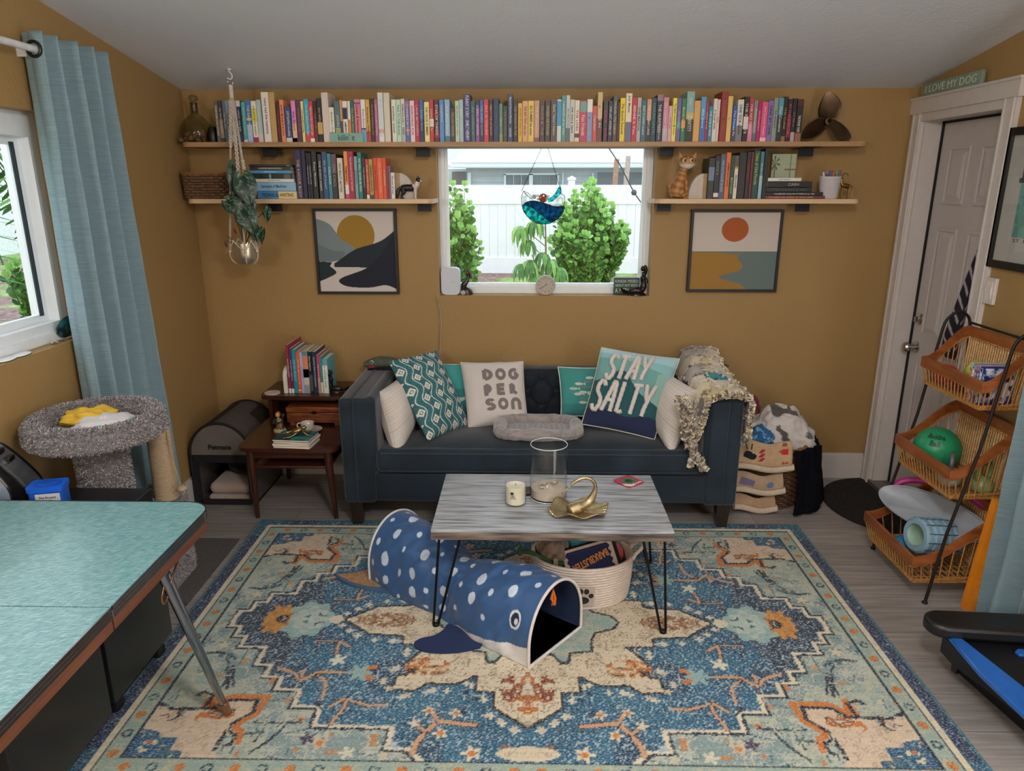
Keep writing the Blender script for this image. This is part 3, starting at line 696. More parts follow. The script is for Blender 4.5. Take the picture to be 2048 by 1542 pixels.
# (crop set, x0, x1, top, spine colour, colour word, title, title colour, panels)
O = {1: 340, 2: 560, 3: 860, 4: 1120, 5: 1400}
W_, K_ = '#e8e2d4', '#1c1a1c'
TOP = [
(1,540,580,235,'#5f5a55','dark grey','STRANGERS AND OTHERS',W_,()),
(1,582,626,238,'#3a3836','black and tan','the island of missing',W_,((.1,.55,'#8a7460'),)),
(1,630,662,235,'#5a6a78','slate grey','The Sun Also',W_,()),
(1,664,700,236,'#7f93a2','grey blue','another place',K_,()),
(1,704,746,236,'#c9c4ba','off white','THE LAST LETTER','#55504a',()),
(1,750,788,232,'#9a8f96','mauve grey','by the sea',W_,((.0,.45,'#4a5a70'),)),
(1,792,836,236,'#2b3350','deep navy','when we left',W_,((.86,1,'#cfc9c4'),)),
(1,842,886,250,'#4fa9a6','teal','the woods are always',W_,((0,.06,'#d8d4cc'),)),
(1,890,950,228,'#3f69a8','blue and sky','THE KIND WORTH',W_,((0,.42,'#9fb4d2'),(.52,.58,'#d8a84a'))),
(1,954,1011,238,'#d8cfb8','cream, yellow and plum','you and me on vacation','#8a3a3a',((.5,.82,'#c9bf4a'),(0,.12,'#8a2f5c'))),
(1,1015,1066,225,'#9cb2b6','pale teal','the house of hidden tides','#f2efe6',((0,.2,'#c8b8a8'),)),
(1,1078,1158,138,'#d6cfc8','tall white','mary had the memory','#8a3f44',()),
(1,1162,1226,140,'#b3935a','tan page-edge','','#8a6f48',()),
(1,1234,1270,240,'#4a1f22','maroon black','THE OLD TIES','#b8383f',()),
(1,1274,1320,225,'#df875f','peach','DAISY MONROE & SON',K_,()),
(1,1328,1396,305,'#2e4178','short navy','JUDY BLAINE in the unlikely',W_,((0,.12,'#c8c4b8'),)),
(1,1402,1452,235,'#d685b8','pink and sand','The Shore','#8a3a50',((0,.45,'#d8b088'),(0,.1,'#e0a848'))),
(1,1460,1508,225,'#56304a','dark plum','lessons in thyme','#c86f8f',()),
(1,1512,1542,240,'#d9ce86','pale yellow','THE INNER ROOM','#5f6a48',()),
(1,1548,1600,218,'#36a0be','cyan and red','The Boy Before The Fire','#e8f0f0',((0,.2,'#c8404a'),)),
(1,1602,1650,240,'#bf3340','bright red','ABSOLUTELY HUSTLED',W_,((0,.09,'#e8e4da'),)),
(1,1655,1690,238,'#33201f','dark brown','THE MAID','#a8847a',((0,.4,'#5f2a2a'),)),
(1,1692,1748,205,'#1f1b1c','black and gold','the night tiger','#c8b890',((.18,.45,'#c9a258'),)),
(1,1752,1826,143,'#cdbdb6','tall blush white','','#b8a8a0',()),
(2,562,632,312,'#dcd5c6','short ivory','Braiding Grass','#8a8478',((.2,.28,'#b8503f'),)),
(2,640,700,240,'#4a6a72','misty blue green','JOHN',W_,((0,.35,'#8f9a6a'),)),
(2,702,728,228,'#c08f68','tan and brown','','#e8e2d4',((0,.5,'#4a3f3c'),)),
(2,731,783,240,'#dcd8d0','white and navy',(('ELLIS',.68,.22),('AMERICAN',.3,.4)),K_,((.56,.84,'#242a48'),)),
(2,789,817,240,'#dad6ca','white and orange','','#55504a',((0,.55,'#d87a2f'),)),
(2,821,860,235,'#1f5c50','dark green','The other bennet','#d8c890',()),
(2,863,932,222,'#cd7586','rose pink','Lovers & Swimmers','#8a1f2f',((.9,.93,'#2f4a8a'),)),
(2,936,986,222,'#d6d8d4','white and aqua','Every Summer','#55606a',((0,.3,'#5fa0b8'),(.3,.33,'#2a2f40'))),
(2,990,1036,225,'#cf9a48','gold and red','American Wife','#5f2a1c',((0,.25,'#a8303a'),)),
(2,1040,1086,212,'#2a1c1e','brown black','The Night Shelf Book Club','#c89a8a',()),
(2,1088,1126,222,'#a8567a','mauve','HEART IN A HURRY RUNNING','#f0c8c8',()),
(2,1130,1190,143,'#c8d0d0','tall pale grey','THE LIONS OF','#e8f0f0',((0,.1,'#d8d8d8'),(.18,.26,'#c89088'))),
(2,1195,1262,145,'#cdc3b2','tall cream','','#b0a48e',()),
(2,1280,1331,222,'#d5d3c6','chalk white','another week','#6a705f',()),
(2,1334,1384,222,'#b2d4c0','mint','TALK TO THE ISLAND','#3f7a6a',()),
(2,1388,1430,215,'#d0ccc4','white and grey','REMARKABLY DEEP','#5a5a5a',((0,.35,'#a8b0a8'),)),
(2,1434,1484,222,'#54609c','violet blue','TUNNELS IN DAYS','#f0ece0',((.85,.95,'#b05f7a'),(.25,.3,'#c86f5f'))),
(2,1488,1540,235,'#ddc2c8','pale pink','SEARCHING FOR','#b8405a',()),
(2,1543,1592,228,'#a82340','crimson','LANE BETWEEN','#f0c0c0',()),
(2,1595,1642,228,'#335f96','royal blue and navy','the paris library','#a8c4e0',((0,.55,'#26304f'),)),
(2,1648,1706,250,'#dcd090','lemon cream','THE HUGE SUMMER','#6a5f3a',()),
(2,1710,1756,225,'#b83038','red with white patch','Listen to Me','#f0d0c8',((.36,.55,'#d8d4cc'),)),
(2,1760,1817,222,'#4a1c24','maroon plaid','STAR OF THREES',W_,((.1,.2,'#8a2430'),(.62,.68,'#8a2430'))),
(2,1820,1872,228,'#5684bc','mid blue',(('THE NEIGHBORS NEXT DOOR',.68,.42),),'#f4f4f4',()),
(3,172,230,222,'#86aecb','powder blue','the blue hour','#e8f0f4',((0,.14,'#4a6f80'),)),
(3,234,290,320,'#3f3230','short dark brown','THE LADY VANISHED','#c8b08a',()),
(3,292,336,238,'#b3c8b2','sage','the secret garden room','#5a7060',()),
(3,338,384,225,'#98b4bc','grey aqua','Book Charm','#f4f4ec',()),
(3,388,466,160,'#35306f','tall indigo',(('FUNNY STORY : EMILY HENRY',.5,.94),),'#f0ecf4',()),
(3,468,518,240,'#2f5c5c','deep teal','the maidens of','#8ab0a8',()),
(3,522,566,225,'#8a4a8c','purple','A SPELL OF HIDING','#f0e0f4',((.82,1,'#2a2a48'),)),
(3,569,612,228,'#2a6296','blue black','THE GUEST ROOM','#a8d0e8',((0,.45,'#232f44'),)),
(3,615,670,225,'#c62b46','cherry red','ALL IS YOURS','#f8b8c0',()),
(3,673,717,220,'#2b2426','charcoal','VERITY THE LIE ROOM','#d0b890',()),
(3,720,786,205,'#1d2b50','dark navy','the midnight hour','#4f6a9c',()),
(3,789,828,270,'#55826a','moss green','Circe','#e0d8a0',((0,.2,'#8a8a5a'),)),
(3,831,881,295,'#35332f','short charcoal','THE OLD HOUSE','#8a8478',()),
(3,884,943,160,'#27375f','tall navy',(('Beyond Gemma Flyaway',.66,.55),('VIOLET BADE',.2,.2)),'#f0f0f4',()),
(3,946,998,240,'#1b191c','black','THE WOMAN IN THE','#c8a890',()),
(3,1001,1048,265,'#cfa631','mustard','Another Brooklyn night','#5f3f10',()),
(3,1051,1113,240,'#cd9d6e','apricot','THE RED TENT anita dam','#8a3f2a',()),
(3,1116,1180,238,'#d9b556','pale gold','BIG SUMMER the names','#4a5a3a',()),
(3,1183,1243,235,'#b98a6e','copper','TRUE GEN and the secret','#f0e0c8',((0,.1,'#6f3f30'),)),
(3,1246,1302,240,'#3a2524','espresso','OLIVE & THE','#a8958a',()),
(3,1305,1367,238,'#2f2220','black brown','WHERE WE FOUND','#cdbb98',()),
(3,1370,1439,225,'#463833','dark umber','Dark Things I Adore','#e4dcd0',()),
(3,1441,1490,222,'#bcc8c4','white and azure','','#3f8fc0',((.38,.96,'#2f86bd'),)),
(3,1492,1540,178,'#398782','tall teal','TANGLED UP IN YOU','#e8f4e8',()),
(3,1542,1587,175,'#b3b9bd','silver white','the glass hotel','#55606a',((0,.3,'#4f5a60'),)),
(3,1589,1640,222,'#b9bcb2','pearl grey','we were liars','#2f3330',()),
(3,1642,1694,232,'#d3c6b4','beige','THE LIVES','#9a5a48',((.1,.2,'#3a2a24'),)),
(3,1698,1777,235,'#668f8a','red and grey green',(('Fast Friends',.4,.5),),'#f4e8e4',((0,.72,'#b52238'),(.97,1,'#b52238'))),
(3,1780,1840,220,'#d7d5d2','white and periwinkle',(('Mermaidel',.38,.45),),'#b8c4e0',((0,.7,'#7a82b2'),)),
(3,1843,1893,295,'#bf4238','short coral red','Carthen',W_,()),
(3,1896,1951,140,'#c3a874','tall sand and brown','MAYBE IN',W_,((0,.47,'#5a3a2c'),)),
(4,483,537,238,'#26202a','black and pink',(('CIRCUS',.62,.3),('ERIN MORROW',.2,.28)),'#d83f7a',()),
(4,541,591,240,'#221d2e','ink black','THE LAST WORD OF',W_,()),
(4,593,641,182,'#43484f','tall grey and brown','Michelle The Yellow',"#d8c8a8",((0,.4,'#4a3434'),)),
(4,643,670,250,'#3d2028','slim maroon','','#a8848a',()),
(4,673,730,205,'#dfc32c','bright yellow','The Guncle Summer','#4a4420',()),
(4,734,803,152,'#d8ccae','tall ivory and dusk',(('Jojo Moyes',.78,.35),),'#5a5a58',((0,.41,'#5f6480'),)),
(4,806,863,200,'#b71d3b','scarlet',(('SENSE It You',.5,.7),),'#f4e8e4',()),
(4,865,910,200,'#a7a49e','stone grey','THE MATCH','#3a3836',()),
(4,912,970,230,'#2c5f70','petrol blue','WHAT IF CARMEN woodrow','#d8ecec',()),
(4,973,1024,218,'#c68f68','peach and black','THE INDIAN LAKE','#f0ece4',((0,.5,'#232226'),)),
(4,1027,1082,205,'#213f48','dark petrol','HOURS UNTIL','#6fa0a0',()),
(4,1085,1152,168,'#222633','tall blue black',(('THE HUNTRESS',.5,.6),('KATE QUINN',.12,.16)),'#e8e4dc',((.87,1,'#8a6f7a'),)),
(4,1157,1218,198,'#c27f95','dusty pink','the summer wives','#f4dce4',((0,.3,'#b0a0a8'),)),
(4,1221,1262,295,'#cba0a4','short pale pink','love, pale','#7a4a50',()),
(4,1264,1310,205,'#ddd04c','lemon yellow','The Math Campus @ Home','#2a2a2a',()),
(4,1313,1360,208,'#6a5a92','lavender','the next big','#c8d8f0',((.3,.45,'#4f8a98'),)),
(4,1363,1413,212,'#2c7246','green and orange','Book Lovers','#e8e4a0',((.32,.5,'#d08a30'),)),
(4,1416,1502,132,'#7aa4a4','tall sea green and black',(('IDENTITY',.36,.32),('NORA',.8,.14)),'#e8e8dc',((0,.45,'#1f2a26'),(.45,.58,'#b8a860'))),
(4,1506,1577,235,'#d4974a','amber','THE GOLDEN HOURS','#f0d090',()),
(4,1580,1637,192,'#4e93c0','tall sky blue','the wave','#e8f4f8',((0,.5,'#2f6aa8'),)),
(4,1639,1669,235,'#9d2f47','ruby','WHAT IS THE',"#f0c8d0",()),
(4,1672,1719,300,'#2b7c92','short turquoise','THE ONE IS MINE','#e8f4f4',()),
(4,1722,1763,212,'#cfc9bf','white','A Small Wife','#3a3a3a',()),
(4,1765,1798,222,'#cbb9b2','whitish pink','hello','#9a5a5a',()),
(4,1806,1877,130,'#86281f','tall brick red','THE SECRET HEART','#b8604a',()),
(4,1882,1936,185,'#d6ae60','tall golden','SARCASMIC AND','#f0dca0',()),
(4,1943,1992,295,'#2a4f9a','short cobalt','The House Pa',"#d8e4f4",((0,.35,'#3f3a4a'),)),
(5,400,468,222,'#c9c5be','white and black patterned','ONE TICK dinner','#3a3a3a',((0,.38,'#6f6f76'),)),
(5,474,530,190,'#1d1517','black and white','THE SECRETS',W_,((.28,.56,'#cfcac4'),)),
(5,533,584,210,'#b23346','red and pink','THE NO SHOW',W_,((0,.42,'#cf6f94'),)),
(5,587,630,235,'#7b7f80','grey patterned','Fiction Lifeline',W_,((0,.2,'#55606a'),)),
(5,632,670,245,'#a11a55','magenta','the Dreamers','#f0b8d0',()),
(5,674,744,250,'#cf4a7a','hot pink','Bad Summer People','#f4c8d8',((0,.1,'#e0b0b8'),)),
(5,748,805,235,'#76669f','lilac','ONE BY ONE',K_,()),
(5,808,857,205,'#858b80','grey green','the whispers','#3a3f38',()),
(5,860,915,205,'#4a8fa0','aqua black','The Cousins',W_,((0,.6,'#1c2426'),)),
(5,918,964,190,'#171516','jet black','THE CURSE',"#b89a5a",((0,.12,'#8a5a30'),)),
(5,967,1017,215,'#2a1518','black red','IN THE SHELTER',"#d8586a",((.1,.6,'#6f2030'),)),
(5,1020,1066,210,'#19171a','black with pale foot','girls like us','#a88a90',((0,.22,'#a88f94'),)),
(5,1070,1140,218,'#1a1416','black',(('THE FOOD THIEF',.42,.4),),'#f0ecec',((0,.2,'#8a5a3a'),(.85,1,'#4a1420'))),
]
def zone(u):
 return ('near the glass decanter' if u < 480 else 'left of the small sign' if u < 655 else 'behind the small sign' if u < 728 else 'right of the small sign' if u < 872 else
   "above the window's left part" if u < 1020 else 'above the stained glass' if u < 1160 else "above the window's right part" if u < 1312 else
   'above the cat figurine' if u < 1430 else 'left of the propeller')
LAB = set()
def uniq(l):
 if l in LAB: print('DUP LABEL', l)
 LAB.add(l); return l
rng = random.Random(11)
YS = SF + 0.012
zb = S1[2]
px = []
for (c, a, b_, t_, *_) in TOP: px.append((O[c] + a / 5.689, O[c] + b_ / 5.689, 160 + t_ / 5.689))
xp = -9
xs = [(onY(p[0], 283.3, YS).x, onY(p[1], 283.3, YS).x) for p in px]
for i, (c, a, b_, t_, col, word, title, tcol, bands) in enumerate(TOP):
 x0, x1 = xs[i]
 if i and x0 < xs[i - 1][1] + 0.0004: x0 = xs[i - 1][1] + 0.0004
 xs[i] = (x0, x1)
 h = onY((px[i][0] + px[i][1]) / 2, px[i][2], YS).z - zb
 d = min(0.155, max(0.106, h * 0.66)) if h > 0.16 else 0.107
 yj = rng.uniform(0, 0.004)
 L = TOP[i - 1][5] if i else None; Rr = TOP[i + 1][5] if i + 1 < len(TOP) else None
 def short(w): return w.replace('tall ', '').replace('short ', '').replace('slim ', '').split(' and ')[0].split(',')[0].replace(' patterned', '')
 if L and Rr: lb = f"{word} book between the {short(L)} and {short(Rr)} ones, top shelf"
 elif Rr: lb = f"{word} book at the left end of the top shelf row, beside the glass decanter"
 else: lb = "black paperback ending the top shelf row, right beside the propeller"
 book(x1 - x0, h, d, col, None, title, tcol, bands, uniq(lb), 'books standing in the long row on the top shelf', loc=((x0 + x1) / 2, YS + yj, zb + 0.0005), hard=h > 0.215)
# lower left shelf, standing books
LL = [
(2,200,270,800,'#221f4c','gold-lettered indigo',(('THE 4-HOUR BODY',.42,.8),),'#d8b070',()),
(2,274,318,805,'#1c1a38','navy','','#888888',()),
(2,322,350,832,'#16161a','slim black','HIDDEN MINDS','#b0b0b8',()),
(2,352,380,832,'#1a1a20','thin charcoal black','UNTAMED ONE','#c0c0c8',()),
(2,384,442,815,'#141418','thick black','Every Moment',W_,()),
(2,455,497,845,'#2e3236','charcoal','THE BODY KEEPS','#d8d4c8',()),
(2,500,556,820,'#294873','blue','the gifts of imperf','#b8c8e0',()),
(2,560,602,838,'#2f7c88','teal','CALLINGS','#e8f0e8',()),
(2,605,664,845,'#2a2326','mauve topped black','ON CALL','#a09498',((.58,1,'#5a4450'),)),
(2,672,730,888,'#cdc6b6','cream','WHY BEAUTY MATTERS','#5f5a50',()),
(2,748,790,812,'#dd8a50','orange and magenta','FEMINIST',K_,((0,.1,'#c03a80'),(.1,.3,'#d8d0c8'))),
(2,793,857,815,'#9d1c3f','crimson','Brene Browning ATLAS OF THE HEART','#f0d8c8',()),
(2,862,896,870,'#6f9ca0','slim grey teal','Quiet Things','#2a3a3f',()),
(2,900,946,825,'#1b726c','emerald teal','WE WILL NEVER BE FREE','#f0ecd8',()),
(2,949,985,885,'#1d2123','black','THE SERVANT','#d8b48a',()),
(2,988,1022,900,'#bf3a30','red','START WITH WHY','#f0dccc',((0,.1,'#e0d8cc'),)),
(2,1026,1070,900,'#a58c4c','olive gold','GREEN LIGHTS','#2a2418',((0,.1,'#3a3a34'),)),
(2,1074,1116,890,'#c9432a','vermilion','the four agreements','#3a1410',()),
(2,1118,1178,890,'#dc5428','bright orange','the mastery of love','#f4c8a8',()),
(2,1180,1219,890,'#c94a26','orange red','A guided path','#f4dcc8',()),
(2,1222,1243,975,'#5c3048','thin plum','','#ffffff',((0,1,'#6a3a52'),)),
(2,1245,1266,975,'#8a5a68','thin dusty rose','','#ffffff',()),
(2,1269,1311,1055,'#cfccc8','short white','the art of war','#3a3a3a',()),
]
def row(data, shelf, yoff, where, group, first, last, base=395.5):
 zb = shelf[2]; xs = []; 
 for i, (c, a, b_, t_, col, word, title, tcol, bands) in enumerate(data):
  u0, u1, vt = O[c] + a / 5.689, O[c] + b_ / 5.689, 160 + t_ / 5.689
  x0, x1 = onY(u0, base, SF + yoff).x, onY(u1, base, SF + yoff).x
  if xs: x0 = max(x0, xs[-1] + 0.0004)
  xs.append(x1)
  h = onY((u0 + u1) / 2, vt, SF + yoff).z - zb
  L = data[i - 1][5] if i else None; Rr = data[i + 1][5] if i + 1 < len(data) else None
  if L and Rr: lb = f"{word} book between the {L.split(' and ')[0].split(' with ')[0]} and {Rr.split(' and ')[0].split(' with ')[0]} ones, {where}"
  else: lb = f"{word} book " + (first if not L else last)
  book(x1 - x0, h, min(0.16, h * 0.68), col, None, title, tcol, bands, uniq(lb), group, loc=((x0 + x1) / 2, SF + yoff + rng.uniform(0, 0.006), zb + 0.0005), hard=h > 0.22)
row(LL, S2, 0.02, 'lower left shelf', 'books standing on the lower left shelf', 'standing right of the flat stack on the lower left shelf', 'ending the row against the bookend left of the window')
RR = [
(5,78,145,890,'#23241f','black game-box-like','','#ffffff',((.45,.78,'#5f6f88'),)),
(5,147,205,865,'#101112','glossy black GHOSTS',(('GHOSTS',.72,.32),),'#7a9a7a',((.04,.14,'#c8c4bc'),)),
(5,208,266,845,'#46506a','grey blue','THE OUTDOOR GUIDE','#b8c4d8',()),
(5,269,319,825,'#c9662f','orange','JAMES BOTANY','#3a1a10',()),
(5,322,368,860,'#1f3a22','forest green',(('BOTANY',.3,.45),),'#b8d0a0',()),
(5,372,414,860,'#c9c4b2','white and sepia',(('IRELAND',.4,.3),),'#3a3a30',((.75,1,'#4a4438'),(.70,.75,'#a8842f'))),
(5,418,500,825,'#141315','wide black','','#333333',()),
(5,503,547,820,'#2a1013','black and maroon',(('MARIO PIZZA',.6,.4),),'#a83038',()),
(5,550,578,820,'#5e1f1f','slim rust','','#c8a080',()),
(5,581,648,800,'#1c3b38','dark green',(('Tales of Old Florida',.62,.66),),'#b8c84a',()),
(5,652,692,815,'#3f6a78','teal and white','the lake in the park','#e8f0f0',((0,.5,'#8aa8b0'),)),
(5,696,742,780,'#151213','thin black','','#555555',()),
]
row(RR, S3, 0.02, 'lower right shelf', 'books standing on the lower right shelf', 'leaning on the stone bookend beside the cat figurine', 'at the right end of the row, beside the flat stack')
# flat stacks
def flat_stack(items, shelf, group, where):
 names = [q[5] for q in items]; z = shelf[2]
 for i, (c, u0, u1, v1, v0, word, col, title, tcol, bands) in enumerate(items):
  y = SF + 0.015 + rng.uniform(0, 0.012)
  a = onY(O[c] + u0 / 5.689, 390, y); b_ = onY(O[c] + u1 / 5.689, 390, y)
  th = (v1 - v0) / 5.689 / F_PX * 3.95; L = b_.x - a.x
  lb = f"{word} book lying flat, " + ('bottom of the stack ' if i == 0 else 'topmost of the stack ' if i == len(items) - 1 else f'above the {names[i - 1].split(" with ")[0]} one ') + where
  r = book(th, L, 0.15, col, None, [(title, 0.5, 0.8)] if isinstance(title, str) and title else (title or None), tcol, bands, uniq(lb), group, loc=(b_.x, y, z + th / 2 + 0.0004), rot=(0, -PI / 2, 0))
  z += th + 0.0006
 return z
flat_stack([
(1,1000,1450,1345,1266,'blue-yellow','#3f78a8','TECHNICAL WRITING','#1c3050',((.02,.48,'#d0b878'),)),
(1,960,1440,1262,1170,'pale blue script-lettered','#82aac4',(('Language of Medicine',.52,.6),),'#1f4a60',()),
(1,975,1425,1166,1132,'thin white','#cfcdc6','nursing care','#77736a',()),
(1,930,1410,1128,1076,'black and teal','#23292b','','#cccccc',((.5,.55,'#4f8a90'),(.05,.2,'#5a5650'))),
(1,920,1400,1073,1040,'slim blue','#4a86ac','A2 anatomy','#e0f0f8',()),
(1,935,1395,1037,1002,'monochrome patterned','#2a2a2a','MMMMMMMMM','#cfccc4',()),
(1,930,1350,999,977,'thin dark maroon','#2f1a20','','#cccccc',()),
], S2, 'books lying in the flat stack on the lower left shelf', 'on the lower left shelf')
topz = flat_stack([
(5,738,1475,1345,1313,'thin brick red','#6a2a24',(('THE ESSENTIAL GUIDE TO TRUE CRIME',.6,.7),),'#d8b0a0',()),
(5,742,1398,1310,1275,'thin black','#171316',(('THE GREATEST UNSOLVED MYSTERIES OF ALL TIME',.5,.7),),'#cfc8c8',()),
(5,756,1266,1270,1222,'dark charcoal','#1b1c1d','THEY DIDN\'T START','#5a5a58',()),
(5,760,1264,1216,1156,'black CASH','#141212',(('CASH',.42,.24),),'#b8b0a4',()),
(5,758,1135,1150,1115,'small white','#c9c4ba','pale letters','#7a8a9a',()),
], S3, 'books lying in the flat stack on the lower right shelf', 'on the lower right shelf')
# ================= RUG =================
RCX, RCY, RHX, RHY = 0.015, 2.525, 1.408, 0.885
NQ = 0.0055
qa = np.arange(0, RHX + NQ, NQ); qb = np.arange(0, RHY + NQ, NQ)
A_, B_ = np.meshgrid(qa, qb, indexing='ij')
def carr(h): return np.array(lin(h)[:3])
IMG = np.zeros(A_.shape + (3,))
rs = np.random.RandomState(4)
def vnoise(cell):
 n0, n1 = int(RHX / cell) + 3, int(RHY / cell) + 3
 g = rs.rand(n0, n1); x = A_ / cell; y = B_ / cell; i = x.astype(int); j = y.astype(int); fx = x - i; fy = y - j
 fx = fx * fx * (3 - 2 * fx); fy = fy * fy * (3 - 2 * fy)
 return g[i, j] * (1 - fx) * (1 - fy) + g[i + 1, j] * fx * (1 - fy) + g[i, j + 1] * (1 - fx) * fy + g[i + 1, j + 1] * fx * fy
def inpoly(poly, A=None, B=None):
 A = A_ if A is None else A; B = B_ if B is None else B
 m = np.zeros(A.shape, bool); n = len(poly)
 for k in range(n):
  x0, y0 = poly[k]; x1, y1 = poly[(k + 1) % n]
  if y0 == y1: continue
  c = ((B >= y0) != (B >= y1)) & (A < (x1 - x0) * (B - y0) / (y1 - y0) + x0); m ^= c
 return m
def segd(p, q):
 ax, ay = q[0] - p[0], q[1] - p[1]; L = ax * ax + ay * ay + 1e-12
 t = np.clip(((A_ - p[0]) * ax + (B_ - p[1]) * ay) / L, 0, 1)
 return np.hypot(A_ - p[0] - t * ax, B_ - p[1] - t * ay)
def stroke(pts, col, w):
 d = segd(pts[0], pts[1])
 for k in range(1, len(pts) - 1): d = np.minimum(d, segd(pts[k], pts[k + 1]))
 d = d + (rs.rand(*d.shape) - 0.5) * 0.004
 IMG[d < w] = carr(col)
def fill(mask, c1, c2=None, cell=0.03, amt=0.5):
 c = carr(c1)[None, :] * np.ones((mask.sum(), 1))
 if c2:
  n_ = vnoise(cell)[mask] * 0.6 + rs.rand(mask.sum()) * 0.4
  c = np.where((n_ > amt)[:, None], carr(c2)[None, :], c)
 IMG[mask] = c
def petals(cx, cy, r, npet, col, col2=None, rin=0.3, asp=1.0):
 dx = A_ - cx; dy = (B_ - cy) / asp; rr = np.hypot(dx, dy); th = np.arctan2(dy, dx)
 fill(rr < r * (0.72 + 0.28 * np.cos(npet * th)), col)
 if col2: fill(rr < r * rin, col2)
fill(np.ones(A_.shape, bool), '#83999a', '#b6bbae', 0.05, 0.56)
_g = vnoise(0.22); fill((_g > 0.6), '#98aaa2', '#b5b9a6', 0.03, 0.5)
FIELD = [(0, .75), (.314, .75), (.374, .69), (.446, .688), (.443, .597), (.702, .596), (.705, .507), (.80, .507), (.80, .423), (.887, .423), (.887, .357), (.95, .355), (.95, .292), (1.005, .29), (1.005, .188), (1.105, .187), (1.105, .12), (1.152, .12), (1.152, .055), (1.197, .055), (1.197, 0)]
fm_ = inpoly(FIELD + [(0, 0)])
fill(fm_, '#1f5576', '#2d6a8a', 0.12, 0.5)
g2 = vnoise(0.17); fill(fm_ & (A_ > .8) & (g2 > .35), '#26374e', '#40546c', 0.02, 0.6); fill(fm_ & (g2 < 0.3), '#224866', '#3f6a86', 0.02, 0.7)
sp_ = rs.rand(*A_.shape); IMG[fm_ & (sp_ > 0.9)] = carr('#a8bcc8'); IMG[fm_ & (sp_ < 0.05)] = carr('#1f3a5a')
stroke(FIELD, '#dccfb8', 0.009); stroke([(a + .012, b + .008) for a, b in FIELD], '#1e2c42', 0.005)
MED = [(.745, 0), (.627, .095), (.489, .107), (.484, .159), (.378, .161), (.415, .21), (.442, .257), (.441, .335), (.473, .339), (.483, .417), (.396, .419), (.358, .381), (.255, .383), (.185, .336), (.184, .418), (.119, .424), (.117, .497), (.085, .525), (0, .591)]
mm_ = inpoly(MED + [(0, 0)]); fill(mm_, '#d9c9ae', '#b7a68e', 0.03, 0.66)
IMG[mm_ & (sp_ > 0.93)] = carr('#7a6a5c')
for k in range(len(MED) - 1):       # cream buds along the outline
 p, q = MED[k], MED[k + 1]; L = math.hypot(q[0] - p[0], q[1] - p[1]); m = max(1, int(L / .05))
 for j in range(m):
  t = (j + .5) / m; x, y = p[0] + (q[0] - p[0]) * t, p[1] + (q[1] - p[1]) * t; nx, ny = (q[1] - p[1]) / L, -(q[0] - p[0]) / L
  if nx * x + ny * y < 0: nx, ny = -nx, -ny
  petals(x + nx * .035, y + ny * .035, .017, 4, '#d8cdb6')
stroke(MED, '#2a2430', 0.006)
fill(inpoly([(.745, 0), (.77, .03), (.86, .012), (.86, 0)]), '#d9cdb4')
INN = [(.37, 0), (.34, .045), (.266, .074), (.248, .122), (.245, .19), (.16, .2), (.153, .258), (.122, .259), (.096, .211), (0, .2)]
im_ = inpoly(INN + [(0, 0)]); fill(im_, '#8fa9a4', '#b2b6a4', 0.04, 0.6); stroke(INN, '#22242e', 0.006)
petals(0, 0, .12, 8, '#b5854f', '#2f5f8a', .5)
def cluster(cx, cy, rx, ry, cols, dens=0.62):
 e = ((A_ - cx) / rx) ** 2 + ((B_ - cy) / ry) ** 2 < 1
 n_ = vnoise(0.018); n2 = vnoise(0.03)
 for k, c in enumerate(cols):
  lo = k / len(cols) * dens; fill(e & (n_ > lo) & (n_ <= lo + dens / len(cols) * 0.85) & (n2 > .25), c)
cluster(.37, .29, .085, .055, ['#4a2c24', '#b5632c', '#c98a3e'], .8)
cluster(.57, .0, .12, .05, ['#4a342c', '#a8734e', '#8a5a40'], .75)
cluster(.06, .40, .04, .07, ['#4a2c24', '#a8502c', '#7a3a28'], .9)
cluster(.0, .36, .035, .05, ['#c96f2c', '#b5632c', '#cdd0c0'], .9); cluster(0, .47, .04, .06, ['#c96f2c', '#a8602c', '#d8b890'], .9)
fill(np.hypot((A_ - .90) / .10, B_ / .12) < 1 + .1 * np.cos(9 * np.arctan2(B_, A_ - .9)), '#8fb0ae', '#a5beb8', .02, .6); fill(np.hypot((A_ - .89) / .065, B_ / .085) < 1 + .14 * np.cos(8 * np.arctan2(B_, A_ - .89)), '#b5c4ba', '#9ab2ac', .015, .7); cluster(.89, 0, .03, .03, ['#3f6f7a', '#b9c6bc'], .8)
fill((np.hypot((A_ - 1.02) / .055, B_ / .095) < 1 + .14 * np.cos(12 * np.arctan2(B_, A_ - 1.0))) & (A_ > .965), '#cf8f42', '#b97a34', .012, .6)
cluster(1.0, 0, .025, .03, ['#2a2233', '#2a2233'], 1.0)
def P2(*pts, o=(1050, 1030, 3.012)):
 r = []
 for (x, y) in pts:
  p = onZ(o[0] + x / o[2], o[1] + y / o[2]); r.append((abs(p.x - RCX), abs(p.y - RCY)))
 return r
TAN = '#c99a78'
for pts, w in ((((340, 1290), (560, 1270), (640, 1340), (690, 1400), (720, 1470)), .009), (((560, 1270), (600, 1210)), .006), (((640, 1340), (700, 1290)), .006),
   (((1100, 990), (1290, 990), (1400, 1050), (1440, 1000), (1540, 970)), .007), (((1290, 1010), (1240, 1060), (1270, 1150)), .006), (((1400, 1050), (1380, 980)), .006),
   (((880, 1180), (980, 1190), (1130, 1150), (1220, 1200)), .006), (((1110, 1150), (1140, 1210), (1220, 1310)), .006), (((1100, 830), (1160, 800), (1180, 880)), .005), (((1180, 800), (1300, 800)), .004)):
 q = P2(*pts); stroke(q, '#3a2a3a', w + .003); stroke(q, TAN, w)
